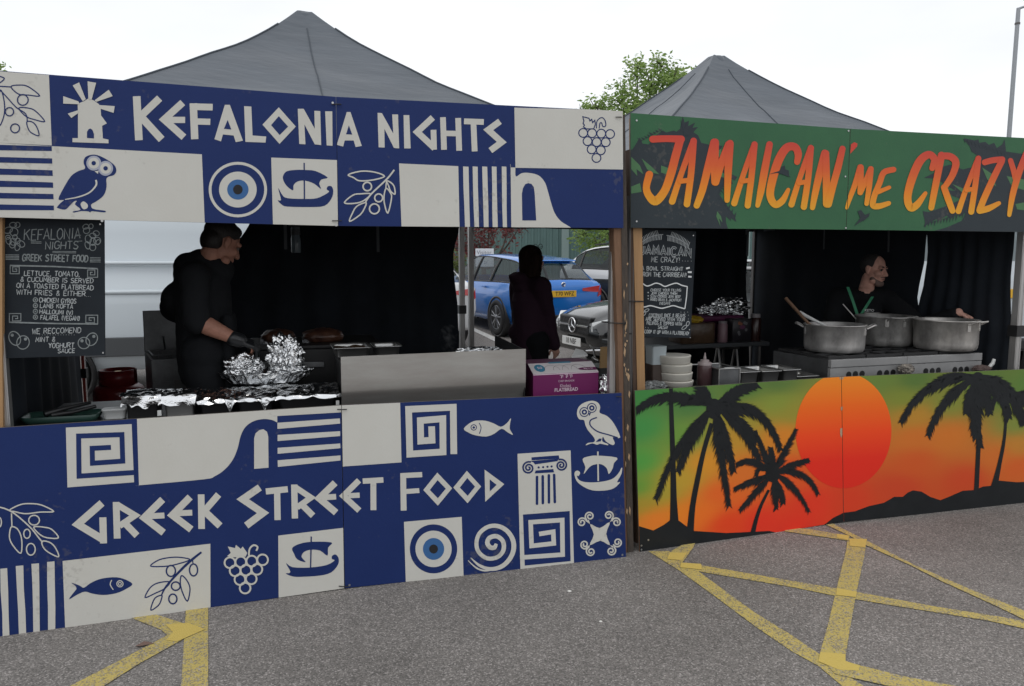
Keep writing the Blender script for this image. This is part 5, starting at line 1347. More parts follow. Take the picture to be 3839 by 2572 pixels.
mb.build('valve', mat('brass', (.35, .24, .08), .35, .9), r, world=True)
# ---- left end: green tray, black tongs, white tub
gp = KF.l(80, 1575, .30)[0]; gq = KF.l(378, 1575, .30)[0]
r = thing('plastic_tray', 'dark green plastic tray at the left end of the blue counter', 'tray', KF.w((gp + gq) / 2, .45, TT), KF.a)
mb = MB(); loft(mb, [rring(KF, (gp + gq) / 2, .33, gq - gp - .03, .13, .03, TT), rring(KF, (gp + gq) / 2, .33, gq - gp, .17, .03, TT + .030), rring(KF, (gp + gq) / 2, .33, gq - gp - .02, .15, .03, TT + .030), rring(KF, (gp + gq) / 2, .33, gq - gp - .05, .12, .03, TT + .010)])
mb.build('tray', mat('dark_green_plastic', (.025, .065, .052), .4), r, world=True)
mb = MB(); a, b, c = KF.w(gp + .10, .28, TT + .040), KF.w(gp + .18, .33, TT + .055), KF.w(gp + .26, .42, TT + .060)
mb.tube([a, b, c], [.016, .010, .009], 6); mb.tube([a + V((.02, .02, -.01)), b + V((.03, 0, -.02)), c + V((.05, -.04, -.01))], [.016, .010, .009], 6)
tag(mb.build('tongs', BLKP), 'black tongs lying across the dark green tray', 'tongs')
a, b = KF.l(378, 1562, .26)[0], KF.l(474, 1562, .26)[0]
mb = MB(); loft(mb, [rring(KF, (a + b) / 2, .30, b - a - .02, .05, .015, TT), rring(KF, (a + b) / 2, .30, b - a - .006, .06, .015, TT + .038), rring(KF, (a + b) / 2, .30, b - a, .07, .015, TT + .040), rring(KF, (a + b) / 2, .30, b - a, .07, .015, TT + .048)])
tag(mb.build('plastic_tub', WHP), 'white lidded plastic tub between the green tray and the foil trays', 'tub')
for px, py, w, h, lb in ((598, 1549, 16, 22, 'small white paper tag clipped below the second foil tray'), (1266, 1513, 13, 24, 'pale paper tag tucked beside the steel splashback')):
    q = [KF.p(px + a * w / 2, py + b * h / 2, .20) for a, b in ((-1, 1), (1, .8), (.8, -1), (-1, -.9))]
    mb = MB(); mb.hexa([p + KF.n * .002 for p in q], q); tag(mb.build('paper_tag', WHP), lb, 'tag')
# ---- flatbread box
PUR = mat('purple_carton', (.135, .012, .085), .45, spec=.3)
PURD = mat('dark_purple_carton', (.075, .010, .048), .5, spec=.3)
CARDW = mat('grey_white_card', (.36, .34, .35), .6)
TEAL = mat('teal_print', (.02, .12, .19), .5)
PINKP = mat('pale_pink_print', (.55, .42, .50), .6)
u0, u1 = KF.l(1999, 1440, .15)[0], KF.l(2243, 1440, .15)[0]
zt = KF.p(2120, 1398, .15).z; z2 = zt + .045; v2 = .245; v3 = .45
r = thing('flatbread_box', 'purple cardboard box lettered Khobez FLATBREAD on the blue counter', 'box', KF.w((u0 + u1) / 2, .3, TT), KF.a)
mb = MB()
pr = [(.15, TT), (.15, zt), (v2, z2), (v3, z2 - .005), (v3, TT)]
L = [KF.w(u0, a, b) for a, b in pr]; Rr = [KF.w(u1, a, b) for a, b in pr]
mb.add(L + Rr, [(0, 1, 2, 3, 4), (9, 8, 7, 6, 5)], 1); 
for i, m_ in ((0, 0), (1, 2), (2, 1), (3, 1), (4, 1)):
    j = (i + 1) % 5; mb.add([L[i], L[j], Rr[j], Rr[i]], [(0, 1, 2, 3)], m_)
mb.build('carton', [PUR, PURD, CARDW], r, world=True)
Mf = Matrix.Translation(KF.w((u0 + u1) / 2, .15, 0)) @ Matrix.Rotation(KF.a, 4, 'Z')
def zpx(y): return KF.p(2120, y, .15).z
mb = MB()
T = lambda s, dx, z_, size, mi=0, bold=0.0, sx=1.0: text_mesh(mb, s, size, Mf @ Matrix.Translation(V((dx, -.0012, z_))), mi, bold=bold, sx=sx)
T('FLATBREAD', 0, zpx(1461), .026, 0, .0008); T('Khobez', -.005, zpx(1446), .026, 0, 0, .8); T('CHEF BRIGADE', 0, zpx(1428), .014, 0, 0, 1.0)
mb.build('lettering', [PINKP], r, world=True, fixn=False)
mb = MB()
for dx, h in ((-.028, .012), (0, .018), (.026, .011)):
    for q in ((dx - .010, dx + .010, zpx(1410) + h * .4, zpx(1410) + h * .4 + .003), (dx - .002, dx + .002, zpx(1417), zpx(1410) + h * .3), (dx + .006, dx + .009, zpx(1414), zpx(1410) + h * .4)):
        mb.add([Mf @ V((q[0], -.0012, q[2])), Mf @ V((q[1], -.0012, q[2])), Mf @ V((q[1], -.0012, q[3])), Mf @ V((q[0], -.0012, q[3]))], [(0, 1, 2, 3)])
hw = (u1 - u0) / 2
for q in ((-hw, hw, zt - .006, zt - .001), (-hw, hw, TT + .001, TT + .006)): mb.add([Mf @ V((q[0], -.0010, q[2])), Mf @ V((q[1], -.0010, q[2])), Mf @ V((q[1], -.0010, q[3])), Mf @ V((q[0], -.0010, q[3]))], [(0, 1, 2, 3)])
mb.build('print', [PINKP], r, world=True, fixn=False)
sl = atan2(z2 - zt, v2 - .15)
Ms = Matrix.Translation(KF.w((u0 + u1) / 2, .15, zt)) @ Matrix.Rotation(KF.a, 4, 'Z') @ Matrix.Rotation(sl - pi / 2, 4, 'X')
mb = MB(); ln = sqrt((z2 - zt) ** 2 + (v2 - .15) ** 2)
def disc2(c, rx, ry, mi, y=-.0012, n=24): mb.add([Ms @ V((c[0] + rx * cos(2 * pi * i / n), y, c[1] + ry * sin(2 * pi * i / n))) for i in range(n)], [tuple(range(n))], mi)
disc2((-hw * .72, ln * .52), .030, .036, 0)
disc2((hw * .70, ln * .30), .052, .014, 1); 
mb.add([Ms @ V(q) for q in ((hw * .70, -.0011, ln * .16), (hw - .001, -.0011, ln * .16), (hw - .001, -.0011, ln * .43), (hw * .70, -.0011, ln * .43))], [(0, 1, 2, 3)], 1)
mb.add([Ms @ V(q) for q in ((-.07, -.0012, ln * .93), (.06, -.0012, ln * .93), (.06, -.0012, ln + .006), (-.07, -.0012, ln + .006))], [(0, 1, 2, 3)], 0)
text_mesh(mb, '50', .03, Ms @ Matrix.Translation(V((-hw * .72, -.002, ln * .52))), 2)
text_mesh(mb, '80g x 50', .016, Ms @ Matrix.Translation(V((hw * .74, -.002, ln * .295))), 2)
for i in range(4):
    c = (-.07 + i * .052, ln * .28)
    n = 16
    a = [Ms @ V((c[0] + .045 * cos(pi * j / n), -.0012, c[1] + .05 * sin(pi * j / n))) for j in range(n + 1)]
    b = [Ms @ V((c[0] + .043 * cos(pi * j / n), -.0012, c[1] + .048 * sin(pi * j / n))) for j in range(n + 1)]
    mb.add(a + b, [(j, j + 1, n + 2 + j, n + 1 + j) for j in range(n)], 3)
mb.build('label_print', [TEAL, PURD, PINKP, GREY_STEEL], r, world=True, fixn=False)
mb = MB(); mb.add([Mf @ V(q) for q in ((-.045, -.0016, TT), (.03, -.0016, TT), (.03, -.0016, TT + .010), (-.045, -.0016, TT + .010))], [(0, 1, 2, 3)]); mb.build('label_print', [TEAL], r, world=True, fixn=False)
# ---- right end oddments
c = KF.p(2266, 1440, .16); mb = MB(); crumple(mb, (c.x, c.y, TT + .055), (.035, .06, .062), 8.8, 4, .5, 0, RK, cut=-.053)
tag(mb.build('foil_bag', FOIL, fixn=False), 'crumpled silver foil bag squeezed between flatbread box and post', 'bag')
CARD = mat('brown_cardboard', (.30, .19, .085), .8)
a, b = KF.l(2252, 1340, .55)[0], KF.l(2300, 1340, .55)[0]
r = thing('cardboard_box', 'open brown cardboard box behind the flatbread box', 'box', KF.w((a + b) / 2, .62, TT), KF.a)
mb = MB(); bx(mb, KF, a - .02, b + .10, .52, .74, TT, TT + .10); mb.build('carton', BLKP, r, world=True)
q = [KF.w(a - .02, .52, TT + .10), KF.w(b + .10, .52, TT + .10), KF.w(b + .10, .60, TT + .22), KF.w(a + .02, .60, TT + .22)]
mb = MB(); mb.hexa([p + KF.n * .004 for p in q], q); mb.build('flap', CARD, r, world=True)
q = [KF.p(2143, 1336, .48), KF.p(2203, 1328, .50), KF.p(2186, 1313, .56), KF.p(2158, 1306, .58)]
zb_ = z2
mb = MB(); mb.hexa([p - V((0, 0, .012)) for p in q], q); tag(mb.build('napkin_pack', WHP), 'folded white napkins resting on top of the flatbread box', 'napkins')
c = KF.p(2232, 1347, .47)
mb = MB().ell(c, (.026, .03, .012), Matrix.Rotation(.5, 3, 'Y'), 14, 8); mb.tube([c, c + KF.e * .03 + KF.n * .1 + V((0, 0, .05)), c + KF.e * .05 + KF.n * .2 + V((0, 0, .06))], .006, 6)
tag(mb.build('serving_spoon', STEEL), 'shiny steel serving spoon leaning behind the flatbread box', 'spoon')
# ---- hanging spray bottle
c = KF.p(1109, 900, 2.0); za, zb_ = KF.p(1109, 948, 2.0).z, KF.p(1109, 855, 2.0).z
GLS = mat('cloudy_plastic', (.17, .21, .235), .25, spec=.6)
r = thing('hanging_bottle', 'cloudy plastic bottle hanging under the gazebo roof', 'bottle', (c.x, c.y, za), KF.a)
MB().lathe([(.03, za), (.034, za + .01), (.034, za + .10), (.028, za + .125), (.026, za + .16), (.033, za + .175)], (c.x, c.y, 0), 20).build('bottle', GLS, r, world=True)
MB().lathe([(.034, zb_ - .05), (.03, zb_ + .01)], (c.x, c.y, 0), 20).build('cap', STR, r, world=True)
MB().tube([V((c.x, c.y, zb_)), V((c.x, c.y, 2.15))], .003, 6).build('string', TIE, r, world=True)
# ---- steam over the hotplate
st = bpy.data.materials.new('thin_steam'); st.use_nodes = True; t = st.node_tree; t.nodes.clear()
o_ = t.nodes.new('ShaderNodeOutputMaterial'); pv = t.nodes.new('ShaderNodeVolumePrincipled'); tcn = t.nodes.new('ShaderNodeTexCoord'); nn = t.nodes.new('ShaderNodeTexNoise'); mr = t.nodes.new('ShaderNodeMapRange')
nn.inputs['Scale'].default_value = 14; nn.inputs['Detail'].default_value = 4; nn.inputs['Distortion'].default_value = 1.5
mr.inputs['From Min'].default_value = .52; mr.inputs['From Max'].default_value = .75; mr.inputs['To Max'].default_value = 9.0
pv.inputs['Color'].default_value = (.9, .92, .95, 1); pv.inputs['Anisotropy'].default_value = .2
t.links.new(tcn.outputs['Object'], nn.inputs['Vector']); t.links.new(nn.outputs['Fac'], mr.inputs['Value']); t.links.new(mr.outputs['Result'], pv.inputs['Density']); t.links.new(pv.outputs['Volume'], o_.inputs['Volume'])
c = KF.p(1682, 1270, .42)
mb = MB().ell((c.x, c.y, c.z), (.055, .06, .085), None, 16, 10)
tag(mb.build('steam', st), 'thin wisp of steam rising from the hotplate', 'steam', kind='stuff')

# ================================================================== green stall
table(JF, 'trestle_table', 'narrow serving table behind the sunset counter front', -1.28, .24, .06, .46, TT, BLKP, GREY_STEEL)
# ---- range cooker
v0, v1 = .17, .74; u0, u1 = JF.l(3117, 1349, v0)[0], JF.l(3684, 1325, v0)[0]; ZS = JF.p(3400, 1337, v0).z
r = thing('range_cooker', 'long steel gas range under the three big pots', 'cooker', JF.w((u0 + u1) / 2, .45, 0), JF.a)
PANL = mat('grey_cooker_steel', (.31, .31, .31), .45, .35, col2=(.26, .26, .26), vscale=5, bump=.04)
umid = JF.l(3402, 1340, v0)[0]
zl = JF.p(3250, 1374, v0).z
for a, b in ((u0, umid - .001), (umid + .001, u1)):
    bx(MB(), JF, a, b, v0, v0 + .03, zl + .002, ZS).build('fascia_strip', PANL, r, world=True, bevel=.003)
    bx(MB(), JF, a, b, v0 + .004, v0 + .03, .10, zl - .001).build('front_panel', PANL, r, world=True, bevel=.002)
bx(MB(), JF, u0, u1, v0 + .032, v1, .10, ZS - .004).build('body', STEEL_D, r, world=True)
for px, py in ((3182, 1405), (3207, 1403), (3232, 1402), (3298, 1400), (3324, 1399), (3348, 1397), (3471, 1392), (3495, 1391), (3518, 1389), (3580, 1387), (3602, 1386), (3624, 1385)):
    c = JF.p(px, py, v0 + .003)
    mb = MB(); x = JF.e; y = V((0, 0, 1)); n = 16
    mb.add([c + (x * cos(2 * pi * i / n) + y * sin(2 * pi * i / n)) * .021 for i in range(n)], [tuple(range(n))]); mb.add([c + JF.n * .0005 + (x * cos(2 * pi * i / n) + y * sin(2 * pi * i / n)) * .0 for i in range(3)], [])
    mb.build('air_hole', BLKM, r, world=True, fixn=False)
IRON = mat('cast_iron', (.014, .014, .015), .6, var=.3, vscale=20)
for k in range(4):
    ua = u0 + .02 + (u1 - u0 - .04) * k / 4; ub = u0 + .02 + (u1 - u0 - .04) * (k + 1) / 4 - .012
    for va, vb in ((v0 + .05, v0 + .31), (v0 + .325, v1 - .02)):
        mb = MB()
        for q in ((ua, ub, va, va + .016), (ua, ub, vb - .016, vb), (ua, ua + .016, va + .016, vb - .016), (ub - .016, ub, va + .016, vb - .016)): bx(mb, JF, *q, ZS, ZS + .016)
        cu, cv = (ua + ub) / 2, (va + vb) / 2
        bx(mb, JF, ua + .016, ub - .016, cv - .007, cv + .007, ZS + .002, ZS + .018); bx(mb, JF, cu - .007, cu + .007, va + .016, cv - .007, ZS + .002, ZS + .0179); bx(mb, JF, cu - .007, cu + .007, cv + .007, vb - .016, ZS + .002, ZS + .0179)
        mb.build('pan_support', IRON, r, world=True)
        MB().lathe([(.055, ZS - .002), (.055, ZS + .006), (.03, ZS + .009), (.0, ZS + .009)], JF.w(cu, cv, 0), 20).build('burner', IRON, r, world=True)
for u in (u0 + .04, u1 - .04):
    for v in (v0 + .06, v1 - .05): MB().tube([JF.w(u, v, .10), JF.w(u, v, 0)], .022, 8).build('foot', BLKP, r, world=True)
# ---- pots
def pot_mat(name, c1, c2, seed):
    m = mat(name, tuple(x * 1.0 for x in c1), .38, .55, col2=c2, vscale=5 + seed, stretch=(1, 1, .6), bump=.10, bscale=26)
    return m
POTM = [pot_mat('battered_aluminium', (.56, .545, .53), (.24, .235, .23), 0), pot_mat('tarnished_aluminium', (.50, .49, .47), (.17, .165, .16), 1), pot_mat('worn_aluminium', (.56, .54, .51), (.26, .25, .24), 2)]
ZP = ZS + .019
def pot(pxc, pyb, pyr, pxw, label, m, hands):
    f = on_z(pxc, pyb, ZP); d = V((f.x, f.y, 0)).normalized()
    dist = V((f.x, f.y, 0)).length
    rad = pxw / 2 / FPX * (f - CAM).dot(FW); rad *= .955
    c = V((f.x, f.y, 0)) + d * rad
    q = on_plane(pxc, pyr, f, d); h = q.z - ZP
    r = thing('cooking_pot', label, 'pot', (c.x, c.y, ZP), 0, 'big aluminium pots on the range')
    R_ = rad
    MB().lathe([(R_ * .90, ZP), (R_ * .955, ZP + .006), (R_ * .985, ZP + .02), (R_, ZP + .045), (R_, ZP + h - .006), (R_ + .007, ZP + h - .004), (R_ + .008, ZP + h), (R_ + .002, ZP + h + .003), (R_ - .005, ZP + h - .002), (R_ - .006, ZP + .06), (R_ * .9, ZP + .05)], (c.x, c.y, 0), 64).build('pot', m, r, world=True)
    MB().lathe([(R_ - .008, ZP + h * .72), (0, ZP + h * .725)], (c.x, c.y, 0), 40).build('stew', mat('dark_stew', (.035, .02, .012), .2), r, world=True)
    for a in hands:
        ux = V((cos(a), sin(a), 0)); tx = V((-sin(a), cos(a), 0))
        mb = MB(); zt = ZP + h - .022
        P = [c + ux * (R_ + .004) - tx * .06, c + ux * (R_ + .045) - tx * .055 , c + ux * (R_ + .055) - tx * .03, c + ux * (R_ + .055) + tx * .03, c + ux * (R_ + .045) + tx * .055, c + ux * (R_ + .004) + tx * .06]
        P = [p + V((0, 0, zt + (.0 if i in (0, 5) else .022))) for i, p in enumerate(P)]
        mb.tube(catmull(P, 4), .006, 8)
        hd = mb.build('handle', m, r, world=True)
        for s_ in (-.06, .06):
            mb = MB(); b = c + ux * (R_ + .0005) + tx * s_; b = V((c.x, c.y, 0)) + (b - c).normalized() * (R_ + .002); b.z = zt - .018
            o_ = (b - V((c.x, c.y, b.z))).normalized(); t_ = V((-o_.y, o_.x, 0))
            q = [b + t_ * x + V((0, 0, z_)) for x, z_ in ((-.011, -.026), (.011, -.026), (.012, .026), (-.012, .026))]
            mb.hexa([p - o_ * .002 for p in q], [p + o_ * .004 for p in q])
            for z_ in (-.012, .008): mb.ell(b + o_ * .004 + V((0, 0, z_)), (.004, .004, .004), None, 8, 5)
            mb.build('bracket', m, hd, world=True)
    return c, R_, h
va = lambda deg: R(deg)
pA = pot(3125, 1326, 1223, 230, 'widest battered aluminium pot nearest the counter with wooden spoon in it', POTM[0], (va(-22), va(158)))
pB = pot(3312, 1301, 1190, 217, 'aluminium pot furthest back on the range between the other two', POTM[1], (va(-95), va(85)))
pC = pot(3541, 1318, 1205, 232, "right hand aluminium pot under the cook's hand", POTM[2], (va(-62), va(120)))
def rod(name, label, cat, a, b, ra, rb, m, head=None):
    mb = MB().tube([a, a.lerp(b, .5), b], [ra, (ra + rb) / 2, rb], 8)
    if head: mb.ell(b, head[0], head[1], 12, 8)
    return tag(mb.build(name, m), label, cat)
cA = V((pA[0].x, pA[0].y, 0)); dA = V((cA.x, cA.y, 0)).normalized()
def onpot(px, py, c, off=0.0): return on_plane(px, py, c + dA * off, dA)
a = onpot(2945, 1117, cA, .02); b = onpot(3032, 1214, cA, -.03)
rod('wooden_spoon', 'brown wooden spoon sticking up out of the nearest pot', 'spoon', a, b + (b - a) * .3, .012, .010, WOODSP)
a = onpot(2996, 1172, cA, .08); b = onpot(3052, 1200, cA, .05)
mb = MB(); mb.tube([a, a.lerp(b, .5), b + (b - a) * .8], [.016, .012, .008], 8); tag(mb.build('ladle', WHP), 'white handled ladle lying across the nearest pot', 'ladle')
cB = V((pB[0].x, pB[0].y, 0)); dA = V((cB.x, cB.y, 0)).normalized()
a = onpot(3160, 1140, cB, -.05); b = onpot(3204, 1190, cB, -.05)
rod('steel_skewer', 'thin steel stirrer sticking out of the furthest pot', 'stirrer', a, b + (b - a) * .6, .004, .004, STEEL)
# ---- cloths and the lever by the cooker
RJ = Matrix.Rotation(JF.a, 3, 'Z')
CLO = mat('striped_rag', (.30, .27, .23), .9, col2=(.04, .035, .035), vscale=30)
c = JF.p(3398, 1384, .13); mb = MB(); crumple(mb, c, (.055, .04, .034), 4.1, 4, .4, 0, RJ); tag(mb.build('rag', CLO, fixn=False), 'crumpled striped rag hanging on the front of the range', 'rag')
c = JF.p(3680, 1382, .14); mb = MB(); crumple(mb, c, (.075, .04, .024), 6.1, 4, .3, 0, RJ); tag(mb.build('oven_glove', mat('brown_glove', (.075, .05, .045), .85), fixn=False), 'brown oven glove at the right end of the range', 'glove')
c = JF.p(3722, 1362, .20); mb = MB().tube([c + V((-.03, 0, -.035)), c, c + V((.008, 0, .03))], [.012, .013, .011], 8); tag(mb.build('knife_handle', WHP), 'white handle standing up beside the brown oven glove', 'handle')
# ---- polystyrene stack
for k, (y0, y1, xo, lb) in enumerate(((1338, 1371, 0, 'topmost cream polystyrene tub of the stack'), (1371, 1403, 6, 'second cream polystyrene tub from the top of the stack'), (1403, 1434, 8, 'third cream polystyrene tub from the top of the stack'), (1434, 1470, 12, 'bottom cream polystyrene tub of the stack'))):
    za, zb_ = JF.p(2530, y1, .20).z, JF.p(2530, y0, .20).z
    if k == 3: za = TT
    c = JF.w(JF.l(2523 + xo, 1400, .30)[0], .30, 0); rd = .102
    mb = MB().lathe([(rd * .90, za + .0015), (rd * .97, za + .006), (rd, zb_ - .010), (rd * 1.015, zb_ - .008), (rd * 1.01, zb_ - .001), (rd * .9, zb_ - .0006)], (c.x, c.y, 0), 40)
    tag(mb.build('polystyrene_tub', POLY), lb, 'tub', 'stack of polystyrene tubs on the sunset counter')
# ---- squeezy bottle
c = JF.w(JF.l(2641, 1400, .26)[0], .26, 0); z1 = JF.p(2641, 1322, .26).z; zb_ = JF.p(2641, 1361, .26).z
r = thing('squeezy_bottle', 'dark red squeezy sauce bottle with pale nozzle', 'sauce bottle', (c.x, c.y, TT), JF.a)
MB().lathe([(.040, TT), (.044, TT + .006), (.044, zb_ - .03), (.041, zb_ - .012), (.040, zb_ - .01)], (c.x, c.y, 0), 28).build('bottle', mat('brown_red_sauce', (.055, .028, .030), .3), r, world=True)
MB().lathe([(.041, zb_ - .012), (.041, zb_ + .005), (.026, zb_ + .008), (.026, zb_ + .02), (.010, zb_ + .022), (.003, z1)], (c.x, c.y, 0), 28).build('nozzle', mat('pale_pinkish_plastic', (.24, .20, .20), .4), r, world=True)
# ---- tall clear tub and plastic bag
u0, u1 = JF.l(2446, 1370, .28)[0], JF.l(2500, 1370, .28)[0]; z1 = JF.p(2470, 1299, .28).z
r = thing('clear_container', 'tall cloudy white container left of the polystyrene stack', 'container', JF.w((u0 + u1) / 2, .32, TT), JF.a)
mb = MB(); zm = TT + (z1 - TT) * .55
loft(mb, [rring(JF, (u0 + u1) / 2, .33, u1 - u0 - .01, .09, .01, TT), rring(JF, (u0 + u1) / 2, .33, u1 - u0 - .005, .095, .01, zm)]); mb.build('lower_reflection', mat('brown_reflection', (.07, .05, .042), .4), r, world=True)  # brown lower half imitates a reflection in the plastic by colour
mb = MB(); loft(mb, [rring(JF, (u0 + u1) / 2, .33, u1 - u0 - .005, .095, .01, zm + .0005), rring(JF, (u0 + u1) / 2, .33, u1 - u0, .10, .01, z1)]); mb.build('container', mat('cloudy_white_plastic', (.42, .48, .50), .35), r, world=True)
c = JF.p(2450, 1450, .16); mb = MB(); crumple(mb, (c.x, c.y, TT + .03), (.085, .06, .03), 1.7, 4, .55, 0, RJ, cut=-.028)
tag(mb.build('plastic_bag', mat('clear_crinkled_plastic', (.20, .21, .21), .12, .35), fixn=False), 'crumpled clear plastic bag beside the pine post', 'bag')
u0, u1 = JF.l(2412, 1461, .10)[0], JF.l(2506, 1461, .10)[0]
mb = MB(); bx(mb, JF, u0, u1, .075, .12, TT, TT + .009); tag(mb.build('chopping_board', WHP, bevel=.002), 'thin white board edge under the crumpled plastic bag', 'board')
# ---- pans on the sunset counter
g2 = 'steel pans along the sunset counter'
u0, u1 = JF.l(2696, 1400, .16)[0], JF.l(2774, 1400, .16)[0]
r = thing('pan_holder', 'open steel pan holder with dark front, left of the steel pans', 'holder', JF.w((u0 + u1) / 2, .27, TT), JF.a)
z1 = JF.p(2700, 1384, .16).z
mb = MB(); bx(mb, JF, u0 + .004, u1 - .004, .163, .167, TT, z1 - .003); bx(mb, JF, u0 + .004, u1 - .004, .373, .377, TT, z1 - .003); bx(mb, JF, u0 + .004, u0 + .008, .167, .373, TT, z1 - .003); mb.build('side_panel', STEEL_D, r, world=True)
mb = MB()
for u in (u0, u1):
    mb.tube([JF.w(u, .16, TT), JF.w(u, .16, z1)], .004, 6); mb.tube([JF.w(u, .38, TT), JF.w(u, .38, z1)], .004, 6); mb.tube([JF.w(u, .16, z1), JF.w(u, .38, z1)], .004, 6)
mb.tube([JF.w(u0 - .05, .38, z1), JF.w(u1, .38, z1)], .006, 6); mb.tube([JF.w(u0, .16, z1), JF.w(u1, .16, z1)], .004, 6)
mb.build('frame', STEEL, r, world=True)
FOOD = mat('pale_salad', (.10, .11, .06), .6, var=.6, vscale=30)
for x0, x1, yr, vv, lb in ((2776, 2858, 1394, .16, 'steel pan next to the open holder, first of the row'), (2858, 2938, 1391, .17, 'steel pan second in the row on the sunset counter'), (2938, 3010, 1386, .18, 'steel pan third in the row on the sunset counter')):
    a, b = JF.l(x0, 1400, vv)[0], JF.l(x1, 1400, vv)[0]
    pan(JF, a, b, vv, vv + .24, TT, JF.p((x0 + x1) / 2, yr, vv).z, lb, g2)
a, b = JF.l(2985, 1412, .2)[0], JF.l(3078, 1412, .2)[0]
pan(JF, a, b, .20, .40, TT, JF.p(3030, 1410, .2).z, 'shallow steel pan at the right end of the row', g2)
# ---- back table
ZB = JF.p(2640, 1290, 1.62).z
table(JF, 'folding_table', 'dark folding table against the black back curtain', JF.l(2380, 1290, 1.62)[0], JF.l(2885, 1300, 1.62)[0], 1.62, 2.25, ZB, mat('dark_table_top', (.05, .055, .06), .5), GREY_STEEL)
def jbox(name, label, cat, x0, x1, ytop, vf, dep, m, zb=None, cut=None, rad=.012):
    a, b = JF.l(x0, ytop, vf)[0], JF.l(x1, ytop, vf)[0]; zb = ZB if zb is None else zb
    zt = JF.p((x0 + x1) / 2, ytop, vf).z
    mb = MB(); w = b - a
    loft(mb, [rring(JF, (a + b) / 2, vf + dep / 2, w - .012, dep - .012, rad, zb), rring(JF, (a + b) / 2, vf + dep / 2, w, dep, rad, zb + .01), rring(JF, (a + b) / 2, vf + dep / 2, w, dep, rad, zt - .008), rring(JF, (a + b) / 2, vf + dep / 2, w - .01, dep - .01, rad, zt)])
    return tag(mb.build(name, m), label, cat), zt, a, b
BREAD = mat('bagged_brown_bread', (.085, .052, .030), .35, col2=(.05, .03, .018), vscale=12, bump=.3, bscale=30)
o, zt, a, b = jbox('bread_bag', 'brown bagged loaf on the back table beside the Jamaican chalkboard', 'bread', 2560, 2690, 1212, 1.66, .26, BREAD, rad=.05)
mb = MB(); crumple(mb, JF.p(2604, 1198, 1.72), (.075, .06, .032), 2.9, 3, .3, 0, RJ); tag(mb.build('yellow_packet', mat('yellow_packet', (.42, .27, .02), .4), fixn=False), 'yellow packet on top of the brown bread bag', 'packet')
o, zt2, a, b = jbox('purple_carton', 'dark purple flat carton under the foil heap on the back table', 'box', 2618, 2790, 1184, 1.80, .30, PURD, zb=zt + .001)
mb = MB(); bx(mb, JF, a + .02, b - .02, 1.95, 2.05, ZB, zt); tag(mb.build('carton', PURD), 'dark carton stacked under the purple flat carton', 'box')
c = JF.p(2712, 1165, 1.92); mb = MB(); crumple(mb, (c.x, c.y, zt2 + .045), (.24, .12, .06), 7.3, 5, .45, 0, RJ, cut=-.043); crumple(mb, (c.x + .06, c.y, zt2 + .10), (.15, .10, .05), 3.3, 4, .45, 0, RJ)
tag(mb.build('foil_heap', FOIL, fixn=False), 'heap of crumpled foil on the back table of the green stall', 'foil')
PKJ = mat('pink_jar_label', (.20, .12, .14), .4)
c = JF.w(JF.l(2719, 1240, 1.68)[0], 1.72, 0); rj = .042; z1 = JF.p(2719, 1205, 1.68).z
r = thing('jar', 'pink labelled jar right of the bagged loaf', 'jar', (c.x, c.y, ZB), JF.a, 'jars on the back table')
MB().lathe([(rj * .95, ZB), (rj, ZB + .008), (rj, z1 - .03), (rj * .8, z1 - .018)], (c.x, c.y, 0), 24).build('jar', PKJ, r, world=True); MB().lathe([(rj * .85, z1 - .018), (rj * .85, z1)], (c.x, c.y, 0), 24).build('lid', mat('pale_lid', (.22, .20, .21), .4), r, world=True)
c = JF.w(JF.l(2842, 1240, 1.68)[0], 1.72, 0); rj = .047; z1 = JF.p(2842, 1178, 1.68).z
ub = JF.l(2765, 1300, 1.62)[0]
r = thing('jar', 'brown jar with a white lid at the end of the back table', 'jar', (c.x, c.y, ZB), JF.a, 'jars on the back table')
MB().lathe([(rj * .95, ZB), (rj, ZB + .008), (rj, z1 - .045), (rj * .8, z1 - .03)], (c.x, c.y, 0), 24).build('jar', mat('brown_jar', (.035, .015, .013), .25), r, world=True); MB().lathe([(rj * .85, z1 - .03), (rj * .85, z1)], (c.x, c.y, 0), 24).build('lid', mat('greyish_lid', (.26, .24, .25), .4), r, world=True)
o, zt, a, b = jbox('fruit_carton', 'dark carton printed with fruit between the two jars', 'box', 2748, 2820, 1196, 1.68, .14, mat('dark_carton', (.016, .014, .018), .4))
mb = MB(); hw = (b - a) / 2
Mj = Matrix.Translation(JF.w((a + b) / 2, 1.68, 0)) @ Matrix.Rotation(JF.a, 4, 'Z')
for dx, dz, rr_, mi in ((-.030, .028, .015, 0), (-.012, .036, .013, 0), (.020, .026, .014, 1), (.036, .032, .013, 1), (-.034, .105, .013, 1), (-.028, .12, .012, 1), (.036, .085, .013, 1), (.0, .062, .028, 2)):
    mb.add([Mj @ V((dx + rr_ * cos(2 * pi * i / 14), -.0015 - .0001 * mi, zt - dz - .006 + rr_ * (.6 if mi == 2 else 1) * sin(2 * pi * i / 14))) for i in range(14)], [tuple(range(14))], mi)
q_ = mb.build('fruit_print', [mat('orange_print', (.22, .07, .03), .5), mat('grey_print', (.13, .13, .14), .5), mat('magenta_print', (.11, .025, .08), .5)], o, world=True, fixn=False)
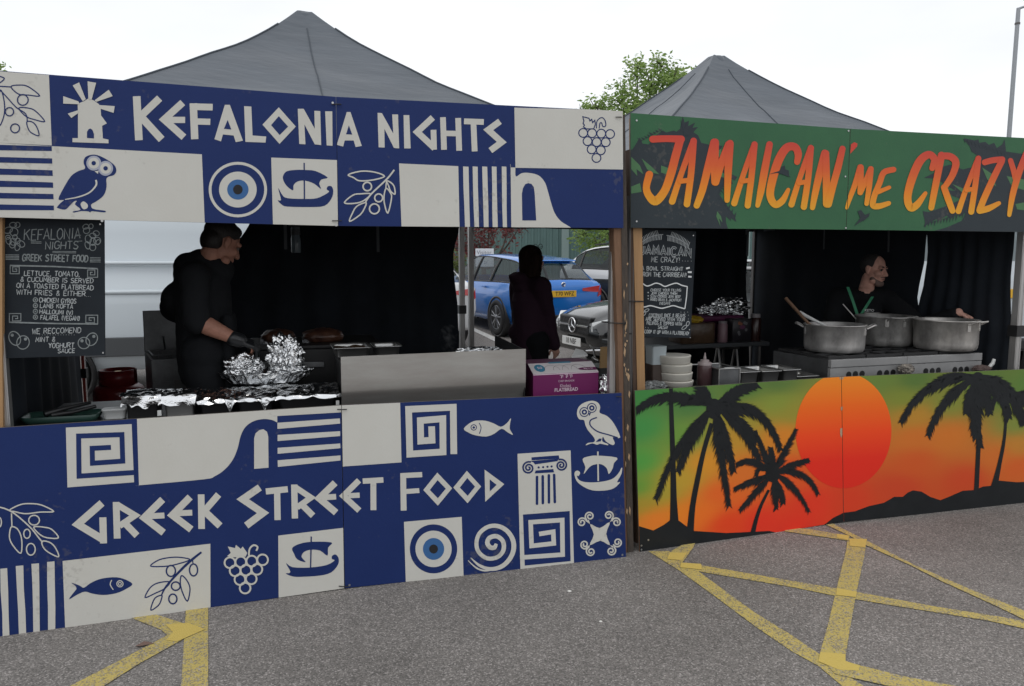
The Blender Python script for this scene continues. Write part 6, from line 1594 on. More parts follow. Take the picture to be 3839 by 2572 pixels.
# extend back table end so the jar stands on it, and the step stool below
c0, c1 = JF.l(2770, 1330, 1.9)[0], JF.l(2812, 1330, 1.9)[0]
r = thing('step_stool', 'pale framed folding step stool under the end of the back table', 'stool', JF.w((c0 + c1) / 2, 2.0, 0), JF.a)
for u in (c0 - .02, c1 + .05):
    MB().tube([JF.w(u, 2.0, 0), JF.w(u, 2.18, .84)], .012, 8).build('leg', ALU, r, world=True); MB().tube([JF.w(u, 2.40, 0), JF.w(u, 2.2, .84)], .012, 8).build('leg', ALU, r, world=True)
for z_, v_ in ((.42, 2.04), (.63, 2.09), (.84, 2.14)): bx(MB(), JF, c0 - .03, c1 + .06, v_, v_ + .14, z_ - .02, z_).build('tread', GREY_STEEL, r, world=True, bevel=.004)
# ================================================================== people
SKIN = mat('skin', (.66, .37, .29), .55, var=.12, vscale=30, spec=.35)
SKIN2 = mat('warm_skin', (.38, .185, .13), .55, var=.14, vscale=30, spec=.35)
HAIRD = mat('dark_hair', (.014, .011, .010), .6, var=.4, vscale=60, stretch=(1, 1, .2), bump=.4, bscale=120)
HAIRG = mat('cropped_grey_hair', (.035, .032, .032), .8, bump=.5, bscale=300)
HAIRB = mat('dark_brown_hair', (.022, .012, .009), .85, spec=.15, var=.4, vscale=40, stretch=(1, 1, .15), bump=.4, bscale=90)
BLKC = mat('black_cotton', (.011, .012, .014), .9, bump=.35, bscale=28, spec=.2)
PURC = mat('dark_plum_hoodie', (.036, .017, .029), .9, bump=.4, bscale=22, spec=.2)
TRO = mat('black_trousers', (.009, .010, .012), .9, bump=.25, bscale=30, spec=.2)
GLV = mat('black_glove', (.013, .014, .016), .35, bump=.3, bscale=60)
SHOE = mat('black_shoe', (.012, .012, .012), .5)
EYEW = mat('eye_white', (.20, .17, .15), .3); IRIS = mat('dark_iris', (.02, .014, .01), .1)
BROW = mat('dark_brow', (.03, .02, .016), .8); LIPM = mat('lip', (.26, .10, .085), .5)
STUB = mat('grey_stubble', (.20, .135, .115), .8, var=.2, vscale=90)

def basis(f, up=V((0, 0, 1))):
    f = V(f).normalized(); r_ = f.cross(up).normalized(); u = r_.cross(f).normalized()
    return Matrix((r_, f, u)).transposed()          # columns: right, forward, up

def head(mb, c, M, s=1.0):
    L = lambda x, y, z_: V(c) + M @ V((x * s, y * s, z_ * s))
    E_ = lambda p, r_: mb.ell(L(*p), tuple(q * s for q in r_), M, 20, 14)
    C_ = lambda a, b, r0, r1: mb.cap(L(*a), L(*b), r0 * s, r1 * s)
    E_((0, -.014, .036), (.075, .095, .086)); E_((0, .020, -.034), (.059, .069, .082)); E_((0, .060, -.098), (.026, .026, .023))
    C_((-.046, .035, -.085), (.046, .035, -.085), .026, .026)
    C_((0, .086, .012), (0, .108, -.030), .0085, .0140); E_((-.012, .098, -.034), (.009, .011, .008)); E_((.012, .098, -.034), (.009, .011, .008))
    C_((-.042, .074, .024), (.042, .074, .024), .013, .013); E_((-.040, .058, -.026), (.026, .028, .026)); E_((.040, .058, -.026), (.026, .028, .026))
    C_((-.020, .084, -.060), (.020, .084, -.060), .0075, .0075); C_((-.016, .083, -.071), (.016, .083, -.071), .008, .008)
    for sx_ in (-1, 1):
        E_((sx_ * .078, -.004, -.002), (.008, .020, .032)); E_((sx_ * .082, -.012, .008), (.007, .013, .022)); E_((sx_ * .077, .002, -.028), (.007, .009, .010))

def face_bits(root, c, M, s, brow=BROW, stub=None):
    L = lambda x, y, z_: V(c) + M @ V((x * s, y * s, z_ * s))
    for sx_ in (-1, 1):
        e = MB().ell(L(sx_ * .030, .0785, .004), (.0115 * s, .008 * s, .0085 * s), M, 12, 8).build('eye', EYEW, root, world=True)
        MB().ell(L(sx_ * .030 + .003, .0845, .004), (.006 * s, .004 * s, .006 * s), M, 10, 6).build('iris', IRIS, e, world=True)
        mb = MB(); mb.tube([L(sx_ * .014, .0885, .026), L(sx_ * .032, .0875, .031), L(sx_ * .050, .076, .024)], [.0045 * s, .0055 * s, .003 * s], 6); mb.build('eyebrow', brow, root, world=True)
        mb = MB(); mb.tube([L(sx_ * .018, .084, .012), L(sx_ * .030, .0875, .0145), L(sx_ * .043, .080, .010)], .0030 * s, 6); mb.build('eyelid', brow, root, world=True)
    mb = MB(); mb.tube([L(-.022, .0885, -.066), L(0, .0925, -.0645), L(.022, .0885, -.066)], [.002 * s, .0035 * s, .002 * s], 6); mb.build('mouth', LIPM, root, world=True)

def hand(mb, w, d, nrm, curl=.6, thumb=1, s=1.0):
    """palm from wrist w along d, back of the hand facing nrm; thumb side = thumb * (d x nrm)"""
    d = V(d).normalized(); nrm = (V(nrm) - d * V(nrm).dot(d)).normalized(); sd = d.cross(nrm) * thumb
    for k, (o, l) in enumerate(((.030, .078), (.010, .084), (-.010, .080), (-.029, .066))):
        a = V(w) + d * .018 * s + sd * o * .7 * s; b = V(w) + d * .088 * s + sd * o * s
        mb.cap(a, b, .015 * s, .0115 * s, 10)
        ang = curl * .5; p = b
        for j, (fl, rr_) in enumerate(((.46, .0092), (.31, .0082), (.23, .0072))):
            ang += curl * (.35 + .3 * j) + .05 * k
            q = p + (d * cos(ang) - nrm * sin(ang)) * l * fl * s
            mb.cap(p, q, rr_ * s, rr_ * .9 * s, 8); p = q
    a = V(w) + d * .028 * s + sd * .028 * s; b = a + (d * .6 + sd * .65 - nrm * .35).normalized() * .042 * s; c = b + (d * .85 + sd * .15 - nrm * .4).normalized() * .034 * s
    mb.cap(a, b, .014 * s, .011 * s, 8); mb.cap(b, c, .0105 * s, .009 * s, 8)

def chain(mb, pts, rad):
    for (a, ra), (b, rb) in zip(zip(pts, rad), zip(pts[1:], rad[1:])): mb.cap(a, b, ra, rb, 14)

def person(label, group, o, J, skin, parts):
    """one continuous skin mesh as the thing, clothing and hair as children"""
    mb = MB()
    parts(mb)
    p = mb.build('person', skin, origin=o)
    tag(p, label, 'person')
    remesh(p, .0052, 3)
    return p
def cloth(root, name, m, fn, vox=.009, sm=4, amp=0.0):
    mb = MB(); fn(mb)
    o = mb.build(name, m, root, world=True)
    remesh(o, vox, sm)
    if amp:
        tx = bpy.data.textures.new(name + '_folds', 'CLOUDS'); tx.noise_scale = .09
        d = o.modifiers.new('folds', 'DISPLACE'); d.texture = tx; d.strength = amp; d.texture_coords = 'LOCAL'
        o.modifiers.new('smooth2', 'SMOOTH').iterations = 2
    return o
def shoes(root, feet, fwd):
    for f in feet:
        f = V(f); d = V(fwd).normalized()
        mb = MB(); mb.cap(f + V((0, 0, .05)) - d * .05, f + V((0, 0, .04)) + d * .13, .05, .04); mb.cap(f + V((0, 0, .10)), f + V((0, 0, .06)), .05, .05)
        o = mb.build('shoe', SHOE, root, world=True); remesh(o, .01, 3)

# ---------------------------------------------------------------- cook in the blue stall
F_ = KF
vv = .80
Pk = lambda x, y, dv=0.0: F_.p(x, y, vv + dv)
hd = Pk(832, 911); fdir = F_.e * .80 + F_.n * .46 - V((0, 0, .48))
Mh = basis(fdir)
chest = Pk(758, 1085); pel = Pk(770, 1330); nk = Pk(778, 990)
nw = lambda p, v: p + F_.n * v
shR, shL = nw(Pk(742, 1035), -.165), nw(Pk(752, 1040), .175)
elR, wrR = KF.p(738, 1203, .60), KF.p(884, 1272, .60)
elL, wrL = KF.p(655, 1150, 1.02), KF.p(800, 1235, 1.03)
hipR, hipL = nw(pel, -.09) - V((0, 0, .06)), nw(pel, .09) - V((0, 0, .06))
base = V((pel.x, pel.y, 0))
fR, fL = nw(base, -.12) + F_.e * .02, nw(base, .13) + F_.e * .10
knR, knL = (hipR + fR) / 2 + F_.e * .05 + V((0, 0, .03)), (hipL + fL) / 2 + F_.e * .06 + V((0, 0, .03))
hdirR = (KF.p(950, 1292, .62) - wrR).normalized()
def b1(mb):
    head(mb, hd, Mh, 1.03)
    mb.cap(hd + Mh @ V((0, -.03, -.08)), nk + V((0, 0, -.02)), .056, .062)
    chain(mb, [nk, chest, (chest + pel) / 2, pel], [.07, .13, .125, .135])
    mb.cap(shR, shL, .062, .062)
    for s_, e_, w_ in ((shR, elR, wrR), (shL, elL, wrL)): chain(mb, [s_, e_], [.055, .044]); chain(mb, [e_, e_.lerp(w_, .3), w_], [.045, .049, .031])
    hand(mb, wrR, hdirR, V((0, 0, 1)) - F_.n * .4, .55, -1, .80)
    hand(mb, wrL, F_.e * .8 - V((0, 0, .5)), F_.n, .6, -1)
    for h_, k_, f_ in ((hipR, knR, fR), (hipL, knL, fL)): chain(mb, [h_, k_, f_ + V((0, 0, .09))], [.085, .058, .04]); mb.cap(f_ + V((0, 0, .06)), f_ + V((0, 0, .04)) + F_.e * .12, .04, .03)
p1 = person('person in a black hoodie bending over the grill, seen in profile', None, (base.x, base.y, 0), None, SKIN2, b1)
face_bits(p1, hd, Mh, 1.03)
def hd1(mb):
    chain(mb, [nk + F_.e * .02 + V((0, 0, -.03)), chest, (chest + pel) / 2, pel, pel - V((0, 0, .08))], [.090, .152, .146, .150, .148])
    mb.cap(shR, shL, .080, .080); mb.cap(nk - F_.e * .03, nk + F_.e * .05 - V((0, 0, .03)), .085, .085)
    e2 = elR.lerp(wrR, .02)
    chain(mb, [shR, shR.lerp(elR, .6), elR + F_.e * .0, e2], [.080, .074, .070, .064])
    chain(mb, [shL, elL, elL.lerp(wrL, .85)], [.088, .082, .058])
    mb.ell(Pk(712, 1000, .02), (.085, .13, .075), Matrix.Rotation(KF.a, 3, 'Z'), 16, 10)       # the hood lying on the back
    mb.ell(Pk(690, 1030, .02), (.06, .11, .07), Matrix.Rotation(KF.a, 3, 'Z'), 16, 10)
    mb.ell(Pk(672, 1120, .06), (.09, .12, .10), None, 16, 10)
cloth(p1, 'hoodie', BLKC, hd1, .010, 4, .018)
def tr1(mb):
    mb.cap(hipR + V((0, 0, .08)), hipL + V((0, 0, .08)), .125, .125)
    for h_, k_, f_ in ((hipR, knR, fR), (hipL, knL, fL)): chain(mb, [h_, k_, f_ + V((0, 0, .08))], [.115, .082, .068])
cloth(p1, 'trousers', TRO, tr1, .012, 4, .01)
def ap1(mb):
    a = pel + F_.e * .13
    for dv in (-.12, 0, .12): mb.cap(nw(a, dv) + V((0, 0, .20)), nw(a, dv) - V((0, 0, .45)), .035, .035)
cloth(p1, 'apron', TRO, ap1, .012, 6)
def gl1(mb):
    mb.cap(wrR - hdirR * .012, wrR + hdirR * .02, .041, .040); hand(mb, wrR, hdirR, V((0, 0, 1)) - F_.n * .4, .55, -1, 1.06)
cloth(p1, 'glove', GLV, gl1, .0055, 2)
def hr1(mb):
    L = lambda x, y, z_: hd + Mh @ V((x, y, z_))
    mb.ell(L(0, -.022, .052), (.083, .100, .083), Mh, 24, 16); mb.ell(L(0, -.055, -.005), (.074, .062, .075), Mh, 20, 14); mb.ell(L(0, .028, .088), (.060, .050, .034), Mh, 16, 10)
cloth(p1, 'hair', HAIRD, hr1, .006, 3)
shoes(p1, (fR, fL), F_.e)

# ---------------------------------------------------------------- woman in the gap
vw = 2.25
Pw = lambda x, y, dv=0.0: KF.p(x, y, vw + dv)
hd2 = Pw(1997, 975); f2 = V((.80, .58, -.02)); Mh2 = basis(f2)
sid = V((f2.y, -f2.x, 0)).normalized()              # her right-hand side
ch2 = Pw(1985, 1130); pe2 = Pw(1988, 1285); nk2 = Pw(1990, 1050)
bs2 = V((pe2.x, pe2.y, 0))
sR2, sL2 = ch2 + sid * .16 + V((0, 0, .13)), ch2 - sid * .16 + V((0, 0, .13))
eR2 = Pw(2052, 1200, -.05); wR2 = Pw(2078, 1290, -.05)
eL2 = Pw(1950, 1205, .1); wL2 = Pw(1985, 1265, .2)
hp = [pe2 + sid * .08 - V((0, 0, .05)), pe2 - sid * .08 - V((0, 0, .05))]
ft = [bs2 + sid * .09, bs2 - sid * .10 + V((.04, .03, 0))]
kn = [(a + b) / 2 + V((.02, .02, .0)) for a, b in zip(hp, ft)]
def b2(mb):
    head(mb, hd2, Mh2, .96); mb.cap(hd2 + Mh2 @ V((0, -.03, -.08)), nk2 - V((0, 0, .02)), .048, .055)
    chain(mb, [nk2, ch2, (ch2 + pe2) / 2, pe2], [.06, .115, .105, .125]); mb.cap(sR2, sL2, .05, .05)
    for s_, e_, w_ in ((sR2, eR2, wR2), (sL2, eL2, wL2)): chain(mb, [s_, e_, w_], [.045, .038, .026])
    hand(mb, wR2, V((.25, .1, -1)), sid, .5, 1, .9); hand(mb, wL2, V((.6, .4, -.4)), -sid, .6, 1, .9)
    for h_, k_, f_ in zip(hp, kn, ft): chain(mb, [h_, k_, f_ + V((0, 0, .08))], [.085, .055, .036]); mb.cap(f_ + V((0, 0, .05)), f_ + V((.08, .06, .035)), .036, .028)
p2 = person('person in a dark plum hoodie with glasses pushed up on brown hair', None, (bs2.x, bs2.y, 0), None, SKIN, b2)
face_bits(p2, hd2, Mh2, .96)
def hd2f(mb):
    chain(mb, [nk2 - V((0, 0, .03)), ch2, (ch2 + pe2) / 2, pe2, pe2 - V((0, 0, .13))], [.085, .150, .142, .152, .155]); mb.cap(sR2, sL2, .078, .078)
    chain(mb, [sR2, eR2, wR2 - V((0, 0, .01))], [.082, .070, .052]); chain(mb, [sL2, eL2, wL2], [.08, .07, .05])
    mb.cap(nk2 - f2 * .03, nk2 + f2 * .04 - V((0, 0, .03)), .072, .07)
    mb.ell(Pw(1944, 1045, .0), (.075, .11, .06), Matrix.Rotation(.5, 3, 'Z'), 16, 10); mb.ell(Pw(1958, 1075, .0), (.08, .11, .075), Matrix.Rotation(.5, 3, 'Z'), 16, 10); mb.ell(Pw(1926, 1036, .0), (.04, .08, .022), Matrix.Rotation(.5, 3, 'Z'), 12, 8)
    mb.ell(Pw(1935, 1245, .05), (.07, .09, .075), None, 14, 10)
cloth(p2, 'hoodie', PURC, hd2f, .010, 4, .014)
def tr2(mb):
    mb.cap(hp[0] + V((0, 0, .06)), hp[1] + V((0, 0, .06)), .118, .118)
    for h_, k_, f_ in zip(hp, kn, ft): chain(mb, [h_, k_, f_ + V((0, 0, .07))], [.108, .075, .055])
cloth(p2, 'trousers', TRO, tr2, .012, 4)
def hr2(mb):
    L = lambda x, y, z_: hd2 + Mh2 @ V((x, y, z_))
    mb.ell(L(0, -.024, .040), (.086, .104, .086), Mh2, 24, 16)
    for a in [i * pi / 9 for i in range(-1, 11)]:
        x, y = cos(a) * .078, -sin(a) * .085 - .015
        mb.cap(L(x, y, .03), L(x * .98, y * .98, -.135 + .012 * sin(a * 5)), .024, .016)
    mb.cap(L(0, -.06, -.02), L(0, -.06, -.12), .06, .045)
cloth(p2, 'hair', HAIRB, hr2, .0065, 2, .006)
L = lambda x, y, z_: hd2 + Mh2 @ V((x, y, z_))
mb = MB()
for sx_ in (-1, 1):
    mb.tube([L(sx_ * .034 + .026 * cos(2 * pi * i / 16), .052, .112 + .020 * sin(2 * pi * i / 16)) for i in range(17)], .0025, 5, caps=False)
    mb.tube([L(sx_ * .060, .050, .114), L(sx_ * .085, .0, .10), L(sx_ * .088, -.06, .075)], .002, 5)
mb.tube([L(-.008, .053, .114), L(.008, .053, .114)], .002, 5)
mb.build('glasses', TRIM if 'black_car_trim' in MATS else TIE, p2, world=True)
shoes(p2, ft, f2)

# ---------------------------------------------------------------- cook in the green stall
vj = 1.08
Pj = lambda x, y, dv=0.0: JF.p(x, y, vj + dv)
hd3 = Pj(3276, 1012); tocam = (CAM - hd3); tocam.z = 0; tocam.normalize()
rgt = V((-tocam.y, tocam.x, 0))                     # viewer's right
f3 = tocam * .50 + rgt * .86 - V((0, 0, .10)); Mh3 = basis(f3, V((rgt.x * .06, rgt.y * .06, 1)))
nk3 = Pj(3243, 1092); ch3 = Pj(3226, 1180, .03); pe3 = ch3 - V((0, 0, .42)) + JF.n * .02
bs3 = V((pe3.x, pe3.y, 0))
cf = (tocam * .95 + rgt * .25).normalized(); cs = V((-cf.y, cf.x, 0))      # chest front; cs = his left (viewer right)
sL3, sR3 = ch3 + cs * .175 + V((0, 0, .125)), ch3 - cs * .175 + V((0, 0, .125))
wL3 = JF.p(3592, 1172, .46); eL3 = JF.p(3455, 1225, .74)
eR3 = Pj(3105, 1300, .04); wR3 = Pj(3170, 1340, -.08)
hL3 = (JF.p(3645, 1192, .44) - wL3).normalized()
hp3 = [pe3 + cs * .09 - V((0, 0, .05)), pe3 - cs * .09 - V((0, 0, .05))]; ft3 = [bs3 + cs * .11, bs3 - cs * .12]
kn3 = [(a + b) / 2 + cf * .03 for a, b in zip(hp3, ft3)]
def b3(mb):
    head(mb, hd3, Mh3, .99); mb.cap(hd3 + Mh3 @ V((0, -.028, -.07)), nk3 - V((0, 0, .035)), .052, .060)
    chain(mb, [nk3 - V((0, 0, .03)), ch3, (ch3 + pe3) / 2, pe3], [.07, .13, .13, .135]); mb.cap(sL3, sR3, .06, .06)
    for s_, e_, w_ in ((sL3, eL3, wL3), (sR3, eR3, wR3)): chain(mb, [s_, e_], [.055, .044]); chain(mb, [e_, e_.lerp(w_, .3), w_], [.046, .048, .033])
    hand(mb, wL3, hL3, V((0, 0, 1)) + tocam * .3, .75, 1, 1.05); hand(mb, wR3, tocam - V((0, 0, .3)), V((0, 0, 1)), .6, 1)
    for h_, k_, f_ in zip(hp3, kn3, ft3): chain(mb, [h_, k_, f_ + V((0, 0, .09))], [.09, .06, .042]); mb.cap(f_ + V((0, 0, .05)), f_ + cf * .12 + V((0, 0, .035)), .04, .03)
p3 = person('person in black with green lanyard and cropped grey hair, behind the pots', None, (bs3.x, bs3.y, 0), None, SKIN, b3)
face_bits(p3, hd3, Mh3, .99)
def sh3(mb):
    chain(mb, [nk3 - V((0, 0, .050)), ch3, (ch3 + pe3) / 2, pe3, pe3 - V((0, 0, .08))], [.080, .158, .158, .160, .155]); mb.cap(sL3, sR3, .080, .080)
    chain(mb, [sL3, eL3, eL3.lerp(wL3, .93)], [.082, .068, .046]); chain(mb, [sR3, eR3, eR3.lerp(wR3, .9)], [.082, .066, .05])
cloth(p3, 'long_sleeved_top', BLKC, sh3, .009, 4, .012)
def tr3(mb):
    mb.cap(hp3[0] + V((0, 0, .06)), hp3[1] + V((0, 0, .06)), .125, .125)
    for h_, k_, f_ in zip(hp3, kn3, ft3): chain(mb, [h_, k_, f_ + V((0, 0, .08))], [.112, .08, .066])
cloth(p3, 'trousers', TRO, tr3, .012, 4)
def hr3(mb):
    L = lambda x, y, z_: hd3 + Mh3 @ V((x, y, z_))
    mb.ell(L(0, -.022, .040), (.0785, .0925, .0855), Mh3, 24, 16)
cloth(p3, 'hair', HAIRG, hr3, .006, 2)
def bd3(mb):
    L = lambda x, y, z_: hd3 + Mh3 @ V((x, y, z_))
    mb.cap(L(-.050, .030, -.070), L(-.018, .064, -.100), .021, .022); mb.cap(L(.050, .030, -.070), L(.018, .064, -.100), .021, .022); mb.cap(L(-.018, .062, -.1005), L(.018, .062, -.1005), .0255, .0255); mb.cap(L(-.024, .083, -.0515), L(.024, .083, -.0515), .0065, .0065)
cloth(p3, 'stubble_beard', STUB, bd3, .0052, 3)
LAN = mat('green_lanyard', (.035, .26, .13), .6, var=.2, vscale=40)
def onchest(x, y, off=0.0):
    """point of the picture on the front of the chest"""
    pl = ch3 + cf * (.166 + off); return on_plane(x, y, pl, cf)
mb = MB()
for (a, b, c_) in (((3178, 1076), (3196, 1125), (3216, 1186)), ((3271, 1112), (3248, 1148), (3222, 1188))):
    pts = [onchest(*a, -.03), onchest(*b, .004), onchest(*c_, .012)]
    pts = catmull(pts, 5); e = cs * .0105
    for p, q in zip(pts, pts[1:]): mb.hexa([p - e, p + e, q + e, q - e], [r_ + cf * .003 for r_ in (p - e, p + e, q + e, q - e)])
mb.build('lanyard', LAN, p3, world=True)
M3 = Matrix((cs, -cf, V((0, 0, 1)))).transposed().to_4x4()
lp = onchest(3259, 1170, .012)
mb = MB(); text_mesh(mb, 'KETO', .026, Matrix.Translation(lp + V((0, 0, .012))) @ M3, 0, bold=.0006); text_mesh(mb, '20', .026, Matrix.Translation(lp - V((0, 0, .014)) - cs * .014) @ M3, 0, bold=.0006)
mb.build('chest_print', mat('white_print', (.55, .56, .56), .7), p3, world=True, fixn=False)
shoes(p3, ft3, cf)
# ================================================================== car park behind the stalls
GLASS = mat('dark_car_glass', (.012, .016, .018), .06, 0, spec=.9)
_t = GLASS.node_tree; _tr = _t.nodes.new('ShaderNodeBsdfTransparent'); _tr.inputs['Color'].default_value = (.80, .84, .84, 1); _mx = _t.nodes.new('ShaderNodeMixShader'); _mx.inputs[0].default_value = .66
_o = [n for n in _t.nodes if n.type == 'OUTPUT_MATERIAL'][0]; _t.links.new(_t.nodes['Principled BSDF'].outputs[0], _mx.inputs[1]); _t.links.new(_tr.outputs[0], _mx.inputs[2]); _t.links.new(_mx.outputs[0], _o.inputs['Surface'])
RUB = mat('black_rubber', (.013, .013, .014), .7)
TRIM = mat('black_car_trim', (.012, .012, .013), .4)
CHROME = mat('chrome', (.72, .72, .73), .12, 1.0)
ALLOY = mat('alloy_rim', (.38, .39, .41), .3, .9)
REDL = mat('red_lamp', (.42, .012, .016), .15, coat=.6)
CLRL = mat('clear_lamp', (.62, .64, .64), .12, .3, coat=.5)
PLY = mat('yellow_plate', (.72, .42, .03), .5)
PLW = mat('white_plate', (.72, .72, .70), .5)
INKP = mat('plate_black', (.01, .01, .01), .5)

HATCH = [(-2.16, .58, .40, .70, .60, .74, .86, .60, .93, .95), (-2.12, .70, .28, .83, .60, .82, .95, .66, 1.00, 1.02), (-2.00, .76, .24, .87, .60, .84, .97, .65, 1.08, 1.10), (-1.62, .80, .22, .90, .60, .86, .98, .57, 1.335, 1.375), (-.9, .82, .22, .90, .60, .865, .96, .60, 1.42, 1.445), (-.1, .82, .22, .90, .60, .865, .93, .60, 1.435, 1.455), (.42, .82, .22, .90, .60, .865, .915, .58, 1.37, 1.40), (1.12, .82, .22, .90, .60, .86, .90, .72, .935, .985), (1.70, .80, .24, .87, .58, .82, .80, .64, .85, .89), (2.02, .72, .28, .80, .55, .74, .68, .58, .745, .765), (2.14, .58, .36, .68, .52, .62, .62, .5, .655, .66)]
SUV = [(y * 1.03, a * 1.0, b + .06, w * 1.0, zm + .12, wb, zb + .14, wr * 1.06, zr * 1.0 + .16, zc + .17) for (y, a, b, w, zm, wb, zb, wr, zr, zc) in HATCH]
SALOON = [(-2.3, .6, .4, .72, .6, .7, .88, .6, .93, .95), (-2.2, .72, .28, .84, .6, .8, .95, .68, .99, 1.0), (-1.75, .80, .22, .89, .6, .84, .97, .68, 1.03, 1.04), (-1.0, .82, .22, .90, .6, .85, .95, .56, 1.33, 1.36), (-.2, .82, .22, .90, .6, .85, .92, .57, 1.39, 1.41), (.3, .82, .22, .90, .6, .85, .91, .56, 1.33, 1.36), (1.02, .82, .22, .90, .6, .85, .89, .70, .925, .985), (1.60, .80, .24, .88, .6, .83, .84, .66, .885, .93), (2.05, .76, .26, .84, .58, .77, .74, .62, .80, .845), (2.24, .66, .30, .76, .54, .70, .66, .56, .72, .755), (2.32, .56, .36, .66, .52, .62, .60, .50, .655, .67)]

def interp_st(st, k=4):
    q = [V((0, 0, 0))] * len(st)
    out_ = []
    n = len(st)
    for i in range(n - 1):
        a, b, c, d = st[max(i - 1, 0)], st[i], st[i + 1], st[min(i + 2, n - 1)]
        for j in range(k):
            t = j / k
            r_ = []
            for m in range(len(b)):
                h = c[0] - b[0]
                m0 = (c[m] - a[m]) / max(c[0] - a[0], 1e-6) * h if i > 0 else (c[m] - b[m])
                m1 = (d[m] - b[m]) / max(d[0] - b[0], 1e-6) * h if i < n - 2 else (c[m] - b[m])
                if m == 0: m0 = m1 = h
                r_.append((2 * t ** 3 - 3 * t * t + 1) * b[m] + (t ** 3 - 2 * t * t + t) * m0 + (-2 * t ** 3 + 3 * t * t) * c[m] + (t ** 3 - t * t) * m1)
            out_.append((i + t, r_))
    out_.append((n - 1, list(st[-1])))
    return out_

def half_section(r_):
    y, wb, zb, w, zm, wl, zl, wr, zr, zc = r_
    return [(0, zb), (wb * .6, zb), (wb, zb + .01), ((wb + w) / 2 + .02, (zb + zm) / 2), (w, zm), (w + (wl - w) * .35, zm + (zl - zm) * .5), (wl, zl - .03), (wl - .02, zl), (wl + (wr - wl) * .5 - .005, zl + (zr - zl) * .5 + .01), (wr + .012, zr - .03), (wr - .04, zr + (zc - zr) * .25), (wr * .5, zr + (zc - zr) * .8), (0, zc)]
